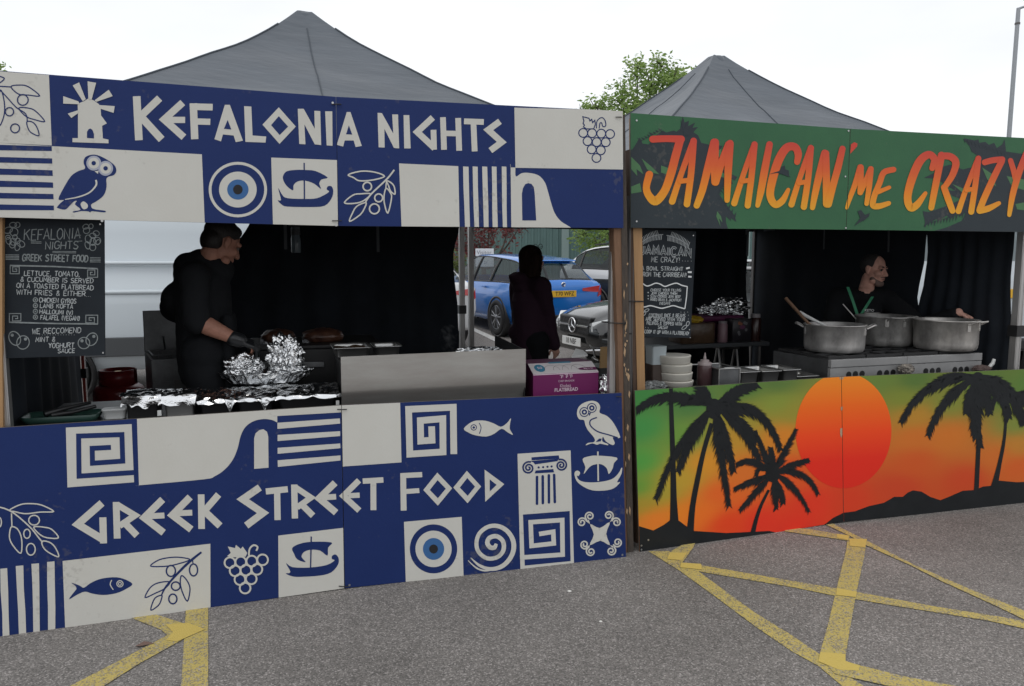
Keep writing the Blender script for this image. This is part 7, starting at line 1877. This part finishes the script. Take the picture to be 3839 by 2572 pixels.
# columns: side glass between 7 and 9, roof/screen between 10 and 12
def car(name, label, cat, loc, rz, st, paint, side=(2.55, 6.6), screen=(6.08, 6.95), rear=(1.3, 2.85), wheels=(-1.30, 1.35), wr=.325, pillars=(3.9, 5.05), rim=ALLOY, group=None, lower=None, roof_glass=None):
    root = thing(name, label, cat, loc, rz, group)
    S = interp_st(st)
    rows = []
    for t, r_ in S:
        h = half_section(r_)
        rows.append([V((-x, r_[0], z)) for x, z in h[::-1][:-1]] + [V((x, r_[0], z)) for x, z in h])
    nc = len(rows[0]); mid = 12
    P = {k: MB() for k in ('body', 'window_l', 'window_r', 'windscreen', 'rear_window')}
    for i in range(len(rows) - 1):
        t = (S[i][0] + S[i + 1][0]) / 2
        for c in range(nc - 1):
            # column index from roof centre outwards
            k = c if c < mid else nc - 2 - c          # 0 = roof centre cell on the left.. symmetrical
            cell = 11 - k if c < mid else None
            # rebuild: left half stored roof->bottom? order: h[::-1] starts at roof centre
            kk = c if c < mid else (nc - 2 - c)
            left = c < mid
            key = 'body'
            # left half runs roof(0)..bottom(11); right half bottom..roof
            if kk in (3, 4) and side[0] < t < side[1]: key = 'window_l' if left else 'window_r'
            elif kk in (0, 1) and screen[0] < t < screen[1]: key = 'windscreen'
            elif kk in (0, 1) and rear[0] < t < rear[1]: key = 'rear_window'
            q = [rows[i][c], rows[i][c + 1], rows[i + 1][c + 1], rows[i + 1][c]]
            P[key].add(q, [(0, 1, 2, 3)], 1 if (lower and kk >= 7 and key == 'body') else 0, True)
    for r_ in (rows[0], rows[-1]):
        c = sum(r_, V()) / nc
        P['body'].add(r_ + [c], [(i, (i + 1) % nc, nc) for i in range(nc)], 0, True)
    def weld(mb, nm, m, par):
        me = bpy.data.meshes.new(nm); me.from_pydata(mb.v, [], mb.f)
        for x in (m if isinstance(m, list) else [m]): me.materials.append(x)
        me.polygons.foreach_set('material_index', mb.m); me.polygons.foreach_set('use_smooth', [True] * len(mb.f))
        bm = bmesh.new(); bm.from_mesh(me); bmesh.ops.remove_doubles(bm, verts=bm.verts[:], dist=1e-5); bmesh.ops.recalc_face_normals(bm, faces=bm.faces[:]); bm.to_mesh(me); bm.free()
        o = bpy.data.objects.new(nm, me); COL.objects.link(o); o.parent = par; MW[o] = MW[par].copy(); return o
    body = weld(P['body'], 'body', [paint, lower or paint], root)
    for k, nm in (('window_l', 'side_window'), ('window_r', 'side_window'), ('windscreen', 'windscreen'), ('rear_window', 'rear_window')):
        if P[k].f: weld(P[k], nm, GLASS, root)
    def at(t):                                  # row at station parameter
        i = min(range(len(S)), key=lambda j: abs(S[j][0] - t)); return rows[i]
    # window frames
    i0 = min(range(len(S)), key=lambda j: abs(S[j][0] - side[0])); i1 = min(range(len(S)), key=lambda j: abs(S[j][0] - side[1]))
    for sd in (0, 1):
        pick = (lambda r_, c: r_[c]) if sd == 0 else (lambda r_, c: r_[nc - 1 - c])
        sg = V((-.004, 0, 0)) if sd == 0 else V((.004, 0, 0))
        top = [pick(rows[i], 3) + sg for i in range(i0, i1 + 1)]; bot = [pick(rows[i], 5) + sg for i in range(i0, i1 + 1)]
        MB().tube(bot + top[::-1] + [bot[0]], .012, 5).build('window_trim', TRIM, root)
        for p in pillars:
            r_ = at(p)
            MB().tube([pick(r_, 3) + sg, pick(r_, 4) + sg * 1.5, pick(r_, 5) + sg], [.022, .026, .030], 6).build('door_pillar', TRIM, root)
    Rm = Matrix.Rotation(pi / 2, 3, 'Y')
    for y in wheels:
        for sx_ in (-1, 1):
            xo = .905 * (st[5][3] / .90)
            MB().lathe([(wr + .055, -.14), (wr + .055, .0), (wr + .02, .001), (wr + .02, -.13)], (sx_ * (xo + .005), y, wr + .01), 32, 0, True, M=Rm if sx_ > 0 else Matrix.Rotation(-pi / 2, 3, 'Y')).build('wheel_arch', TRIM, root)
            w = MB().lathe([(wr * .70, -.20), (wr * .97, -.20), (wr, -.17), (wr, -.03), (wr * .96, .0), (wr * .72, .004), (wr * .70, -.01)], (sx_ * (xo + .016), y, wr), 32, 0, True, M=Rm if sx_ > 0 else Matrix.Rotation(-pi / 2, 3, 'Y')).build('wheel', RUB, root)
            Mw = Rm if sx_ > 0 else Matrix.Rotation(-pi / 2, 3, 'Y')
            mb = MB().lathe([(wr * .70, -.02), (wr * .66, .002), (wr * .62, -.03)], (sx_ * (xo + .016), y, wr), 32, 0, True, M=Mw)
            for a in range(5):
                for da in (-.13, .13):
                    an = 2 * pi * a / 5 + da
                    p0 = Mw @ V((.03 * cos(an), .03 * sin(an), -.02)); p1 = Mw @ V((wr * .66 * cos(an + da * .6), wr * .66 * sin(an + da * .6), -.012))
                    c = V((sx_ * (xo + .016), y, wr)); mb.tube([c + p0, c + p1], [.018, .012], 5)
            mb.lathe([(.06, -.03), (.055, -.005), (0, -.003)], (sx_ * (xo + .016), y, wr), 16, 0, True, M=Mw)
            mb.build('rim', rim, w)
            MB().lathe([(wr * .63, -.06), (0, -.06)], (sx_ * (xo + .016), y, wr), 24, 0, False, M=Mw).build('brake', BLKM, w)
    return root, rows, S

def hexa8(p, m, nm, root, bevel=.01):
    return MB().hexa(p[:4], p[4:]).build(nm, m, root, bevel=bevel)

def nc_side(rows, S, sx_):
    o_ = []
    for (t, r_), row in zip(S, rows):
        if t > 2.45: break
        n = len(row); g = (lambda c: row[c]) if sx_ < 0 else (lambda c: row[n - 1 - c])
        a, b = g(6), g(7); b = b.lerp(a, max(0, (t - 1.2) / 1.3) * .75)
        o_.append((a + V((sx_ * .006, -.002, 0)), b + V((sx_ * .006, -.002, 0))))
    return o_
def rear_hatch(root, txt, rows, S, m=PLY, dz=0.0, y0=-2.155, badge=None):
    pl = MB(); pl.box((0, y0 - .012, .80 + dz), (.53, .012, .115)); p = pl.build('number_plate', m, root, bevel=.004)
    mb = MB(); text_mesh(mb, txt, .105, Matrix.Translation(V((.02, y0 - .0195, .80 + dz))), 0, sx=.92, bold=.001); mb.build('lettering', INKP, p, fixn=False)
    for sx_ in (-1, 1):
        mb = MB()
        mb.hexa([(sx_ * .40, y0 - .016, .845 + dz), (sx_ * .74, y0 - .012, .82 + dz), (sx_ * .77, y0 - .004, .94 + dz), (sx_ * .40, y0 - .014, .895 + dz)], [(sx_ * .40, y0 + .06, .845 + dz), (sx_ * .74, y0 + .06, .82 + dz), (sx_ * .77, y0 + .06, .94 + dz), (sx_ * .40, y0 + .06, .895 + dz)])
        n = nc_side(rows, S, sx_)
        for a, b in zip(n, n[1:]): mb.add([a[0], b[0], b[1], a[1]], [(0, 1, 2, 3)], 0, True)
        e = n[0]; mb.add([(sx_ * .77, y0 - .004, .94 + dz), e[0], e[1], (sx_ * .74, y0 - .012, .82 + dz)], [(0, 1, 2, 3)], 0, True)
        mb.build('tail_lamp', REDL, root, fixn=False)
    MB().tube([(.02, y0 + .08, 1.045 + dz), (.18, y0 + .10, 1.065 + dz), (.42, y0 + .12, 1.055 + dz)], [.014, .010, .006], 6).build('wiper', TRIM, root)

# ---- blue hatchback
BLUE = mat('metallic_blue_paint', (.012, .165, .56), .25, .2, coat=.9)
h = R(27)
wp_ = gpt(1872, 1259); Rz = Matrix.Rotation(h, 3, 'Z')
c = wp_ - Rz @ V((-.84, -1.30, 0)); c.z = gz(c.y)
bc, rows_b, S_b = car('hatchback_car', 'bright blue hatchback seen from behind in the car park', 'car', c, h, HATCH, BLUE)
bc.rotation_euler = (R(2.0), 0, h); MW[bc] = Matrix.Translation(c) @ Euler((R(2.0), 0, h)).to_matrix().to_4x4()
rear_hatch(bc, 'T70 WFZ', rows_b, S_b)
mb = MB(); mb.lathe([(.045, 0), (.045, .010), (.036, .012), (0, .012)], (0, -2.15, .965), 24, M=Matrix.Rotation(pi / 2, 3, 'X')); mb.build('badge', CHROME, bc)
mb = MB(); 
for a in (0, pi): mb.add([(0, -2.1645, .965)] + [(.033 * cos(a + pi / 2 * i / 5), -2.1645, .965 + .033 * sin(a + pi / 2 * i / 5)) for i in range(6)], [tuple(range(7))])
mb.build('badge', mat('badge_blue', (.02, .1, .35), .4), bc, fixn=False)
mb = MB(); text_mesh(mb, '118i', .075, Matrix.Translation(V((.52, -2.135, .965))) @ Matrix.Rotation(R(-8), 4, 'X'), 0); mb.build('lettering', CHROME, bc, fixn=False)
mb = MB(); mb.hexa([(-.62, -2.20, .24), (.62, -2.20, .24), (.66, -2.19, .43), (-.66, -2.19, .43)], [(-.66, -2.05, .25), (.66, -2.05, .25), (.70, -2.05, .40), (-.70, -2.05, .40)]); mb.build('bumper_insert', TRIM, bc, bevel=.02)
mb = MB(); mb.hexa([(-.50, -1.74, 1.385), (.50, -1.74, 1.385), (.48, -1.45, 1.418), (-.48, -1.45, 1.418)], [(-.50, -1.75, 1.365), (.50, -1.75, 1.365), (.50, -1.45, 1.37), (-.50, -1.45, 1.37)]); mb.build('spoiler', BLUE, bc, bevel=.012)
for y in (-.62, .32):
    MB().box((-.905, y - .12, .86), (.03, .17, .028)).build('door_handle', BLUE, bc, bevel=.01)
    MB().box((.905, y - .12, .86), (.03, .17, .028)).build('door_handle', BLUE, bc, bevel=.01)
for sx_ in (-1, 1): MB().ell((sx_ * 1.0, .82, .98), (.10, .06, .07)).build('wing_mirror', BLUE, bc)
for y in (-.16, .80): MB().tube([(-.897, y, .36), (-.908, y, .6), (-.882, y + .01, .90)], .004, 4).build('door_gap', TRIM, bc)
# ---- white hatchback, mostly hidden by the curtain
WHT = mat('white_car_paint', (.62, .63, .64), .3, coat=.8)
off = Rz @ V((-2.72, -.45, 0)); c2 = c + off; c2.z = gz(c2.y)
wc, rw, Sw = car('hatchback_car', 'white hatchback with red tail lamp, mostly behind the black curtain', 'car', c2, h, HATCH, WHT)
rear_hatch(wc, '', rw, Sw)
# ---- silver hatchback glimpsed behind the green stall
SIL = mat('silver_car_paint', (.48, .50, .52), .3, .5, coat=.8)
q = at_y(2815, 1000, 12.6)
sc, rw, Sw = car('hatchback_car', 'silver hatchback glimpsed through the slit in the green stall curtains', 'car', (q.x, q.y, gz(q.y)), R(62), HATCH, SIL)
rear_hatch(sc, '', rw, Sw)
# ---- white estate / SUV
h = R(-131)
q = at_y(2520, 1000, 15.0)
su, rows_s, S_s = car('estate_car', 'white and dark off-road estate car beyond the blue hatchback', 'car', (q.x, q.y, gz(q.y) + .05), h, SUV, WHT, wr=.36, lower=mat('dark_lower_paint', (.022, .024, .027), .3, coat=.6), pillars=(2.95, 3.9, 5.05))
for y in (-.62, .32): MB().box((.91, y - .10, 1.00), (.03, .18, .03)).build('door_handle', CHROME, su, bevel=.01)
for sx_ in (-1, 1): MB().tube([(sx_ * .60, -1.45, 1.60), (sx_ * .62, -.6, 1.66), (sx_ * .60, .3, 1.62)], .018, 6).build('roof_rail', TRIM, su)
# ---- black saloon with star badge
h = R(113)
BLK = mat('black_car_paint', (.010, .011, .012), .22, .2, coat=1.0)
q = at_y(2152, 1284, 10.2); Rz = Matrix.Rotation(h, 3, 'Z'); c = q - Rz @ V((0, 2.32, 0)); c.z = gz(c.y)
ms, _, _ = car('saloon_car', 'black saloon with round star badge in its grille, right of the woman', 'car', c, h, SALOON, BLK, side=(2.4, 5.8), screen=(5.08, 5.95), rear=(1.9, 2.95), wheels=(-1.4, 1.42), pillars=(3.9,))
zc_ = .60
mb = MB(); mb.hexa([(-.42, 2.335, .50), (.42, 2.335, .50), (.46, 2.315, .74), (-.46, 2.315, .74)], [(-.42, 2.2, .50), (.42, 2.2, .50), (.46, 2.15, .74), (-.46, 2.15, .74)]); g = mb.build('grille', BLKM, ms, bevel=.02)
mb = MB()
for i in range(9):
    for j in range(5):
        mb.box((-.36 + i * .09 + (j % 2) * .045, 2.334 - j * .004, .53 + j * .042), (.030, .01, .012))
mb.build('grille_mesh', TRIM, g)
for sx_ in (-1, 1): MB().box((sx_ * .26, 2.338, .615), (.30, .02, .028)).build('grille_bar', CHROME, g, bevel=.006)
mb = MB(); cc = V((0, 2.352, .615)); mb.tube([cc + V((.095 * cos(2 * pi * i / 32), 0, .095 * sin(2 * pi * i / 32))) for i in range(33)], .011, 8, caps=False)
for a in (pi / 2, pi / 2 + 2 * pi / 3, pi / 2 - 2 * pi / 3): mb.tube([cc, cc + V((.094 * cos(a), 0, .094 * sin(a)))], [.017, .005], 6)
mb.build('badge', CHROME, ms)
pl = MB(); pl.box((0, 2.362, .395), (.53, .014, .115)); p = pl.build('number_plate', PLW, ms, bevel=.004)
mb = MB(); text_mesh(mb, '18 NBF', .105, Matrix.Translation(V((0, 2.3705, .395))) @ Matrix.Rotation(pi, 4, 'Z'), 0, sx=.95, bold=.001); mb.build('lettering', INKP, p, fixn=False)
mb = MB(); mb.hexa([(-.72, 2.25, .24), (.72, 2.25, .24), (.66, 2.30, .47), (-.66, 2.30, .47)], [(-.72, 2.0, .24), (.72, 2.0, .24), (.70, 2.0, .47), (-.70, 2.0, .47)]); mb.build('bumper', BLK, ms, bevel=.03)
for sx_ in (-1, 1):
    mb = MB(); q = [(sx_ * .49, 2.335, .55), (sx_ * .49, 2.325, .68), (sx_ * .80, 2.13, .765), (sx_ * .82, 2.17, .58), (sx_ * .5, 2.15, .56), (sx_ * .5, 2.15, .66), (sx_ * .80, 1.88, .77), (sx_ * .82, 1.95, .64)]
    mb.add(q, [(0, 1, 2, 3), (3, 2, 6, 7), (0, 4, 5, 1), (1, 5, 6, 2), (0, 3, 7, 4), (4, 7, 6, 5)]); mb.build('headlamp', CLRL, ms, bevel=.015)
    MB().tube([(sx_ * .40, 2.345, .30), (sx_ * .72, 2.27, .34), (sx_ * .84, 2.05, .40)], [.014, .018, .01], 6).build('bumper_trim', CHROME, ms)
    MB().ell((sx_ * 1.0, .75, .98), (.10, .06, .07)).build('wing_mirror', BLK, ms)

# ---- vans
VANW = mat('white_van_paint', (.58, .64, .68), .35, coat=.5)
VANS = [(-2.50, .80, .50, .93, .9, .93, 1.3, .80, 2.30, 2.34), (-2.46, .86, .42, .97, .9, .965, 1.3, .84, 2.36, 2.40), (-2.2, .90, .36, .99, .9, .985, 1.3, .86, 2.40, 2.44), (0, .90, .36, .99, .9, .985, 1.3, .86, 2.42, 2.46), (.75, .90, .36, .99, .9, .985, 1.3, .86, 2.36, 2.40), (1.15, .90, .36, .99, .9, .98, 1.28, .82, 2.16, 2.20), (1.85, .90, .36, .98, .88, .96, 1.24, .82, 1.36, 1.42), (2.35, .86, .36, .94, .8, .88, 1.02, .70, 1.10, 1.14), (2.55, .76, .38, .84, .7, .76, .84, .6, .90, .92)]
def van(label, loc, rz, plate=None):
    r, rows_, S_ = car('panel_van', label, 'van', loc, rz, VANS, VANW, side=(4.1, 5.9), screen=(5.05, 5.95), rear=(99, 99), wheels=(-1.55, 1.62), wr=.34, pillars=(), rim=BLKM)
    for sx_ in (-1, 1):
        for z_, w_ in ((1.55, .022), (1.235, .026)):
            MB().tube([(sx_ * .985, -2.35, z_), (sx_ * .990, 0, z_), (sx_ * .985, 1.0, z_)], w_, 10).build('side_ridge', VANW, r)
        MB().box((sx_ * .99, -.05, .635), (.03, 4.5, .21)).build('rub_strip', mat('dark_grey_rub_strip', (.055, .06, .065), .5), r, bevel=.01)
        MB().box((sx_ * .83, -2.475, 1.05), (.10, .05, .42)).build('tail_lamp', REDL, r, bevel=.02)
    for a, b in ((-.46, 1), (.46, 1)):
        MB().box((a, -2.49, 1.85), (.66, .03, .62)).build('rear_window', GLASS, r, bevel=.03)
    MB().box((0, -2.50, 1.4), (.012, .02, 1.7)).build('door_gap', TRIM, r)
    MB().box((0, -2.49, .48), (1.75, .12, .16)).build('bumper', TRIM, r, bevel=.03)
    if plate:
        p = MB().box((plate[0], -2.515, plate[1]), (.53, .012, .115)).build('number_plate', PLY, r, bevel=.004)
    return r
rz = KF.a - pi / 2 - R(1)
q = at_y(205, 1440, 7.95); Rz = Matrix.Rotation(rz, 3, 'Z'); c = q - Rz @ V((1.0, -1.55, 0)); c.z = gz(c.y) - .02
van('white panel van parked side on behind the blue Greek stall', c, rz)
q = at_y(3760, 1080, 9.6)
van('white panel van backed up behind the green Jamaican stall', (q.x + .0, q.y + 2.5, gz(q.y)), R(-6), (.28, 1.13))

# ---- green clad building
CLAD = mat('grey_green_cladding', (.085, .150, .145), .55, var=.08, vscale=1.5)
x0, x1, yb = -3.6, 9.0, 27.0
r = thing('industrial_building', 'grey green corrugated metal building at the back of the car park', 'building', ((x0 + x1) / 2, yb + 3, gz(yb)), R(4))
zb0 = -.3; hB = 5.2; W_ = x1 - x0
mb = MB(); prof = []
x = -W_ / 2
while x < W_ / 2:
    for dx, dy in ((0, 0), (.10, 0), (.13, -.035), (.19, -.035)): prof.append((x + dx, -3 + dy))
    x += .22
vs = [(a, b, z_) for z_ in (zb0, hB) for a, b in prof]; n = len(prof)
mb.add(vs, [(i, i + 1, n + i + 1, n + i) for i in range(n - 1)])
mb.add([(prof[-1][0], -3, zb0), (prof[-1][0], 3, zb0), (prof[-1][0], 3, hB), (prof[-1][0], -3, hB)], [(0, 1, 2, 3)]); mb.add([(-W_ / 2, -3, zb0), (-W_ / 2, 3, zb0), (-W_ / 2, 3, hB), (-W_ / 2, -3, hB)], [(0, 1, 2, 3)])
mb.build('wall', CLAD, r, fixn=False)
MB().box((0, 0, hB + .08), (W_ + .3, 6.3, .16)).build('roof', mat('grey_roof', (.16, .17, .17), .6), r)
CL2 = mat('pale_green_post', (.20, .27, .265), .5)
for x in (-4.4, -1.02, 2.6, 5.6): MB().box((x, -3.06, (hB + zb0) / 2), (.26, .05, hB - zb0)).build('downpipe', CL2, r)
# ---- visitor sign
q = at_y(1817, 965, 16.5); zt = at_y(1817, 932, 16.5).z; zm_ = at_y(1817, 962, 16.5).z; zb_ = at_y(1817, 1000, 16.5).z
r = thing('parking_sign', 'white parking sign reading Visitor beside the blue hatchback', 'sign', (q.x, q.y, gz(q.y)), 0)
wS = 68 / FPX * 16.5
def sg(z0, z1, nm):
    return MB().box((0, 0, (z0 + z1) / 2 - gz(q.y)), (wS, .03, z1 - z0)).build(nm, mat('sign_white', (.66, .68, .70), .5), r, bevel=.004)
a = sg(zm_ + .01, zt, 'sign_panel'); sg(zb_, zm_ - .01, 'sign_panel')
mb = MB(); text_mesh(mb, 'Visitor', .12, Matrix.Translation(V((-.01, -.0165, (zm_ + zt) / 2 - gz(q.y)))), 0); text_mesh(mb, '23', .08, Matrix.Translation(V((.02, -.0165, (zb_ + zm_) / 2 - .02 - gz(q.y)))), 0)
mb.build('lettering', mat('grey_sign_ink', (.22, .22, .24), .6), a, fixn=False)
for dx in (-wS * .4, wS * .4): MB().tube([(dx, .03, 0), (dx, .03, zt - gz(q.y))], .025, 8).build('post', GREY_STEEL, r)
# ---- lamp post
q = at_y(3813, 30, 22); q2 = at_y(3780, 505, 22)
r = thing('lamp_post', 'tall thin grey lamp post at the right edge of the sky', 'lamp post', (q2.x + .02, 22, gz(22)), 0)
hz_ = q.z - gz(22)
GALV = mat('galvanised_steel', (.30, .32, .34), .5, .5)
MB().tube([(0, 0, 0), (0, 0, hz_ * .45), (.02, 0, hz_ - .25), (.02, 0, hz_)], [.085, .062, .055, .05], 12).build('column', GALV, r)
MB().tube([(.02, 0, hz_ - .45), (.02, 0, hz_ - .40)], .07, 12).build('collar', GREY_STEEL, r)
MB().tube(catmull([(.02, 0, hz_ - .02), (.25, 0, hz_ + .05), (.8, 0, hz_ + .14), (1.2, 0, hz_ + .17)], 4), .032, 8).build('arm', GALV, r)
MB().box((1.5, 0, hz_ + .19), (.7, .26, .12)).build('lantern', GALV, r, bevel=.03)

# ---- trees
BARK = mat('grey_brown_bark', (.075, .06, .048), .9, var=.4, vscale=10)
def leafmat(name, c1, c2):
    m = mat(name, c1, .55, col2=c2, vscale=1.6, spec=.3)
    t = m.node_tree; b = t.nodes['Principled BSDF']
    rp_ = [n for n in t.nodes if n.type == 'VALTORGB'][0]
    ad = t.nodes.new('ShaderNodeAddShader'); tr = t.nodes.new('ShaderNodeBsdfTranslucent'); mxs = t.nodes.new('ShaderNodeMixShader'); mxs.inputs[0].default_value = .48
    t.links.new(rp_.outputs['Color'], tr.inputs['Color'])
    o_ = [n for n in t.nodes if n.type == 'OUTPUT_MATERIAL'][0]
    t.links.new(b.outputs[0], mxs.inputs[1]); t.links.new(tr.outputs[0], mxs.inputs[2]); t.links.new(mxs.outputs[0], o_.inputs['Surface'])
    t.nodes.remove(ad)
    return m
def tree(name, label, cat, base, blobs, m, leaf, dens, seed, trunk_r=.12, group=None, clump=5):
    rnd = random.Random(seed)
    r = thing(name, label, cat, base, 0, group)
    mb = MB(); b0 = V(base)
    ctop = sum((V(c) for c, _ in blobs), V()) / len(blobs)
    hub = b0.lerp(V((ctop.x, ctop.y, ctop.z)), .55)
    mb.tube(catmull([b0, b0.lerp(hub, .5) + V((.05, 0, 0)), hub], 4), [trunk_r * (1.2 - .6 * i / 8) for i in range(9)], 9)
    for c, rr_ in blobs:
        c = V(c)
        P = catmull([hub, hub.lerp(c, .5) + V((rnd.uniform(-.1, .1), rnd.uniform(-.1, .1), -.08)), c + V((0, 0, rr_ * .4))], 4)
        mb.tube(P, [trunk_r * .5 * (1 - .85 * i / (len(P) - 1)) for i in range(len(P))], 6)
        for _ in range(7):
            d = V((rnd.gauss(0, 1), rnd.gauss(0, 1), rnd.gauss(.3, .8))).normalized()
            mb.tube([c, c + d * rr_ * .55, c + d * rr_ * 1.0], [trunk_r * .13, trunk_r * .08, .004], 4)
    mb.build('trunk', BARK, r, world=True, fixn=False)
    cr = MB()
    for c, rr_ in blobs:
        c = V(c)
        for _ in range(int(dens * rr_ ** 2)):
            d = V((rnd.gauss(0, 1), rnd.gauss(0, 1), rnd.gauss(0, 1))).normalized()
            p = c + d * rr_ * (rnd.random() ** .45) * (1 + .28 * noise.noise(d * 2.3 + V((seed, 0, 0))))
            if noise.noise(p * (2.2 / max(rr_, .5)) + V((0, seed, 0))) < -.16: continue
            for _ in range(clump):
                q = p + V((rnd.gauss(0, leaf * 1.1), rnd.gauss(0, leaf * 1.1), rnd.gauss(0, leaf * 1.1)))
                x = V((rnd.gauss(0, 1), rnd.gauss(0, 1), rnd.gauss(0, .5))).normalized(); y = x.cross(V((rnd.gauss(0, 1), rnd.gauss(0, 1), rnd.gauss(0, 1)))).normalized()
                s_ = leaf * rnd.uniform(.6, 1.25)
                cr.add([q - x * s_, q + y * s_ * .45, q + x * s_, q - y * s_ * .45], [(0, 1, 2, 3)])
    cr.build('crown', m, r, world=True, fixn=False)
    return r
GL = leafmat('fresh_green_leaves', (.34, .46, .15), (.17, .27, .07))
d = 23.0
B = lambda x, y, rr_, dd=d, dy=0.0: (at_y(x, y, dd + dy), rr_)
b0 = at_y(2400, 1100, d); 
tree('broadleaf_tree', 'light green tree rising between the two gazebo roofs', 'tree', (b0.x, b0.y, gz(d)), [B(2440, 330, .85), B(2330, 390, .72, dy=.5), B(2520, 320, .62, dy=-.4), B(2400, 470, 1.1), B(2230, 405, .42, dy=.3), B(2390, 255, .42, dy=.4), B(2480, 250, .38), B(2560, 290, .30, dy=.2), B(2300, 870, .95, dy=-.6), B(2400, 800, 1.3), B(2190, 885, .42, dy=-.5), B(2250, 930, .36, dy=-.9), B(2420, 620, 1.3), B(2180, 420, .25)], GL, .075, 430, 5, .14)
RL = leafmat('dark_red_leaves', (.24, .075, .07), (.12, .038, .040))
d = 19.0; b0 = at_y(1800, 1100, d)
tree('maple_tree', 'dark red leaved ornamental tree behind the Visitor sign', 'tree', (b0.x, b0.y, gz(d)), [B(1840, 850, .62, d), B(1770, 870, .6, d, .3), B(1720, 930, .5, d), B(1910, 860, .36, d, -.3), B(1800, 930, .42, d), B(1900, 955, .2, d, -.2), B(1700, 860, .6, d), B(1960, 850, .26, d)], RL, .05, 420, 9, .09)
HL = leafmat('yellow_green_hedge_leaves', (.19, .22, .06), (.08, .11, .03))
d = 17.5; b0 = at_y(1700, 1030, d)
tree('shrub', 'yellow green shrub seen beside the gazebo legs', 'shrub', (b0.x, b0.y, gz(d)), [B(1735, 1000, .30, d), B(1700, 990, .34, d), B(1745, 1040, .24, d), B(1680, 1040, .4, d)], HL, .035, 900, 3, .03)
d = 30.0; b0 = at_y(-160, 800, d)
tree('broadleaf_tree', 'green tree just touching the left edge of the sky', 'tree', (b0.x, b0.y, gz(d)), [B(-110, 300, 1.2, d), B(-60, 250, .65, d), B(-190, 330, 1.6, d), B(-40, 330, .5, d), B(-160, 560, 1.8, d), B(-18, 246, .22, d)], GL, .10, 200, 12, .2)
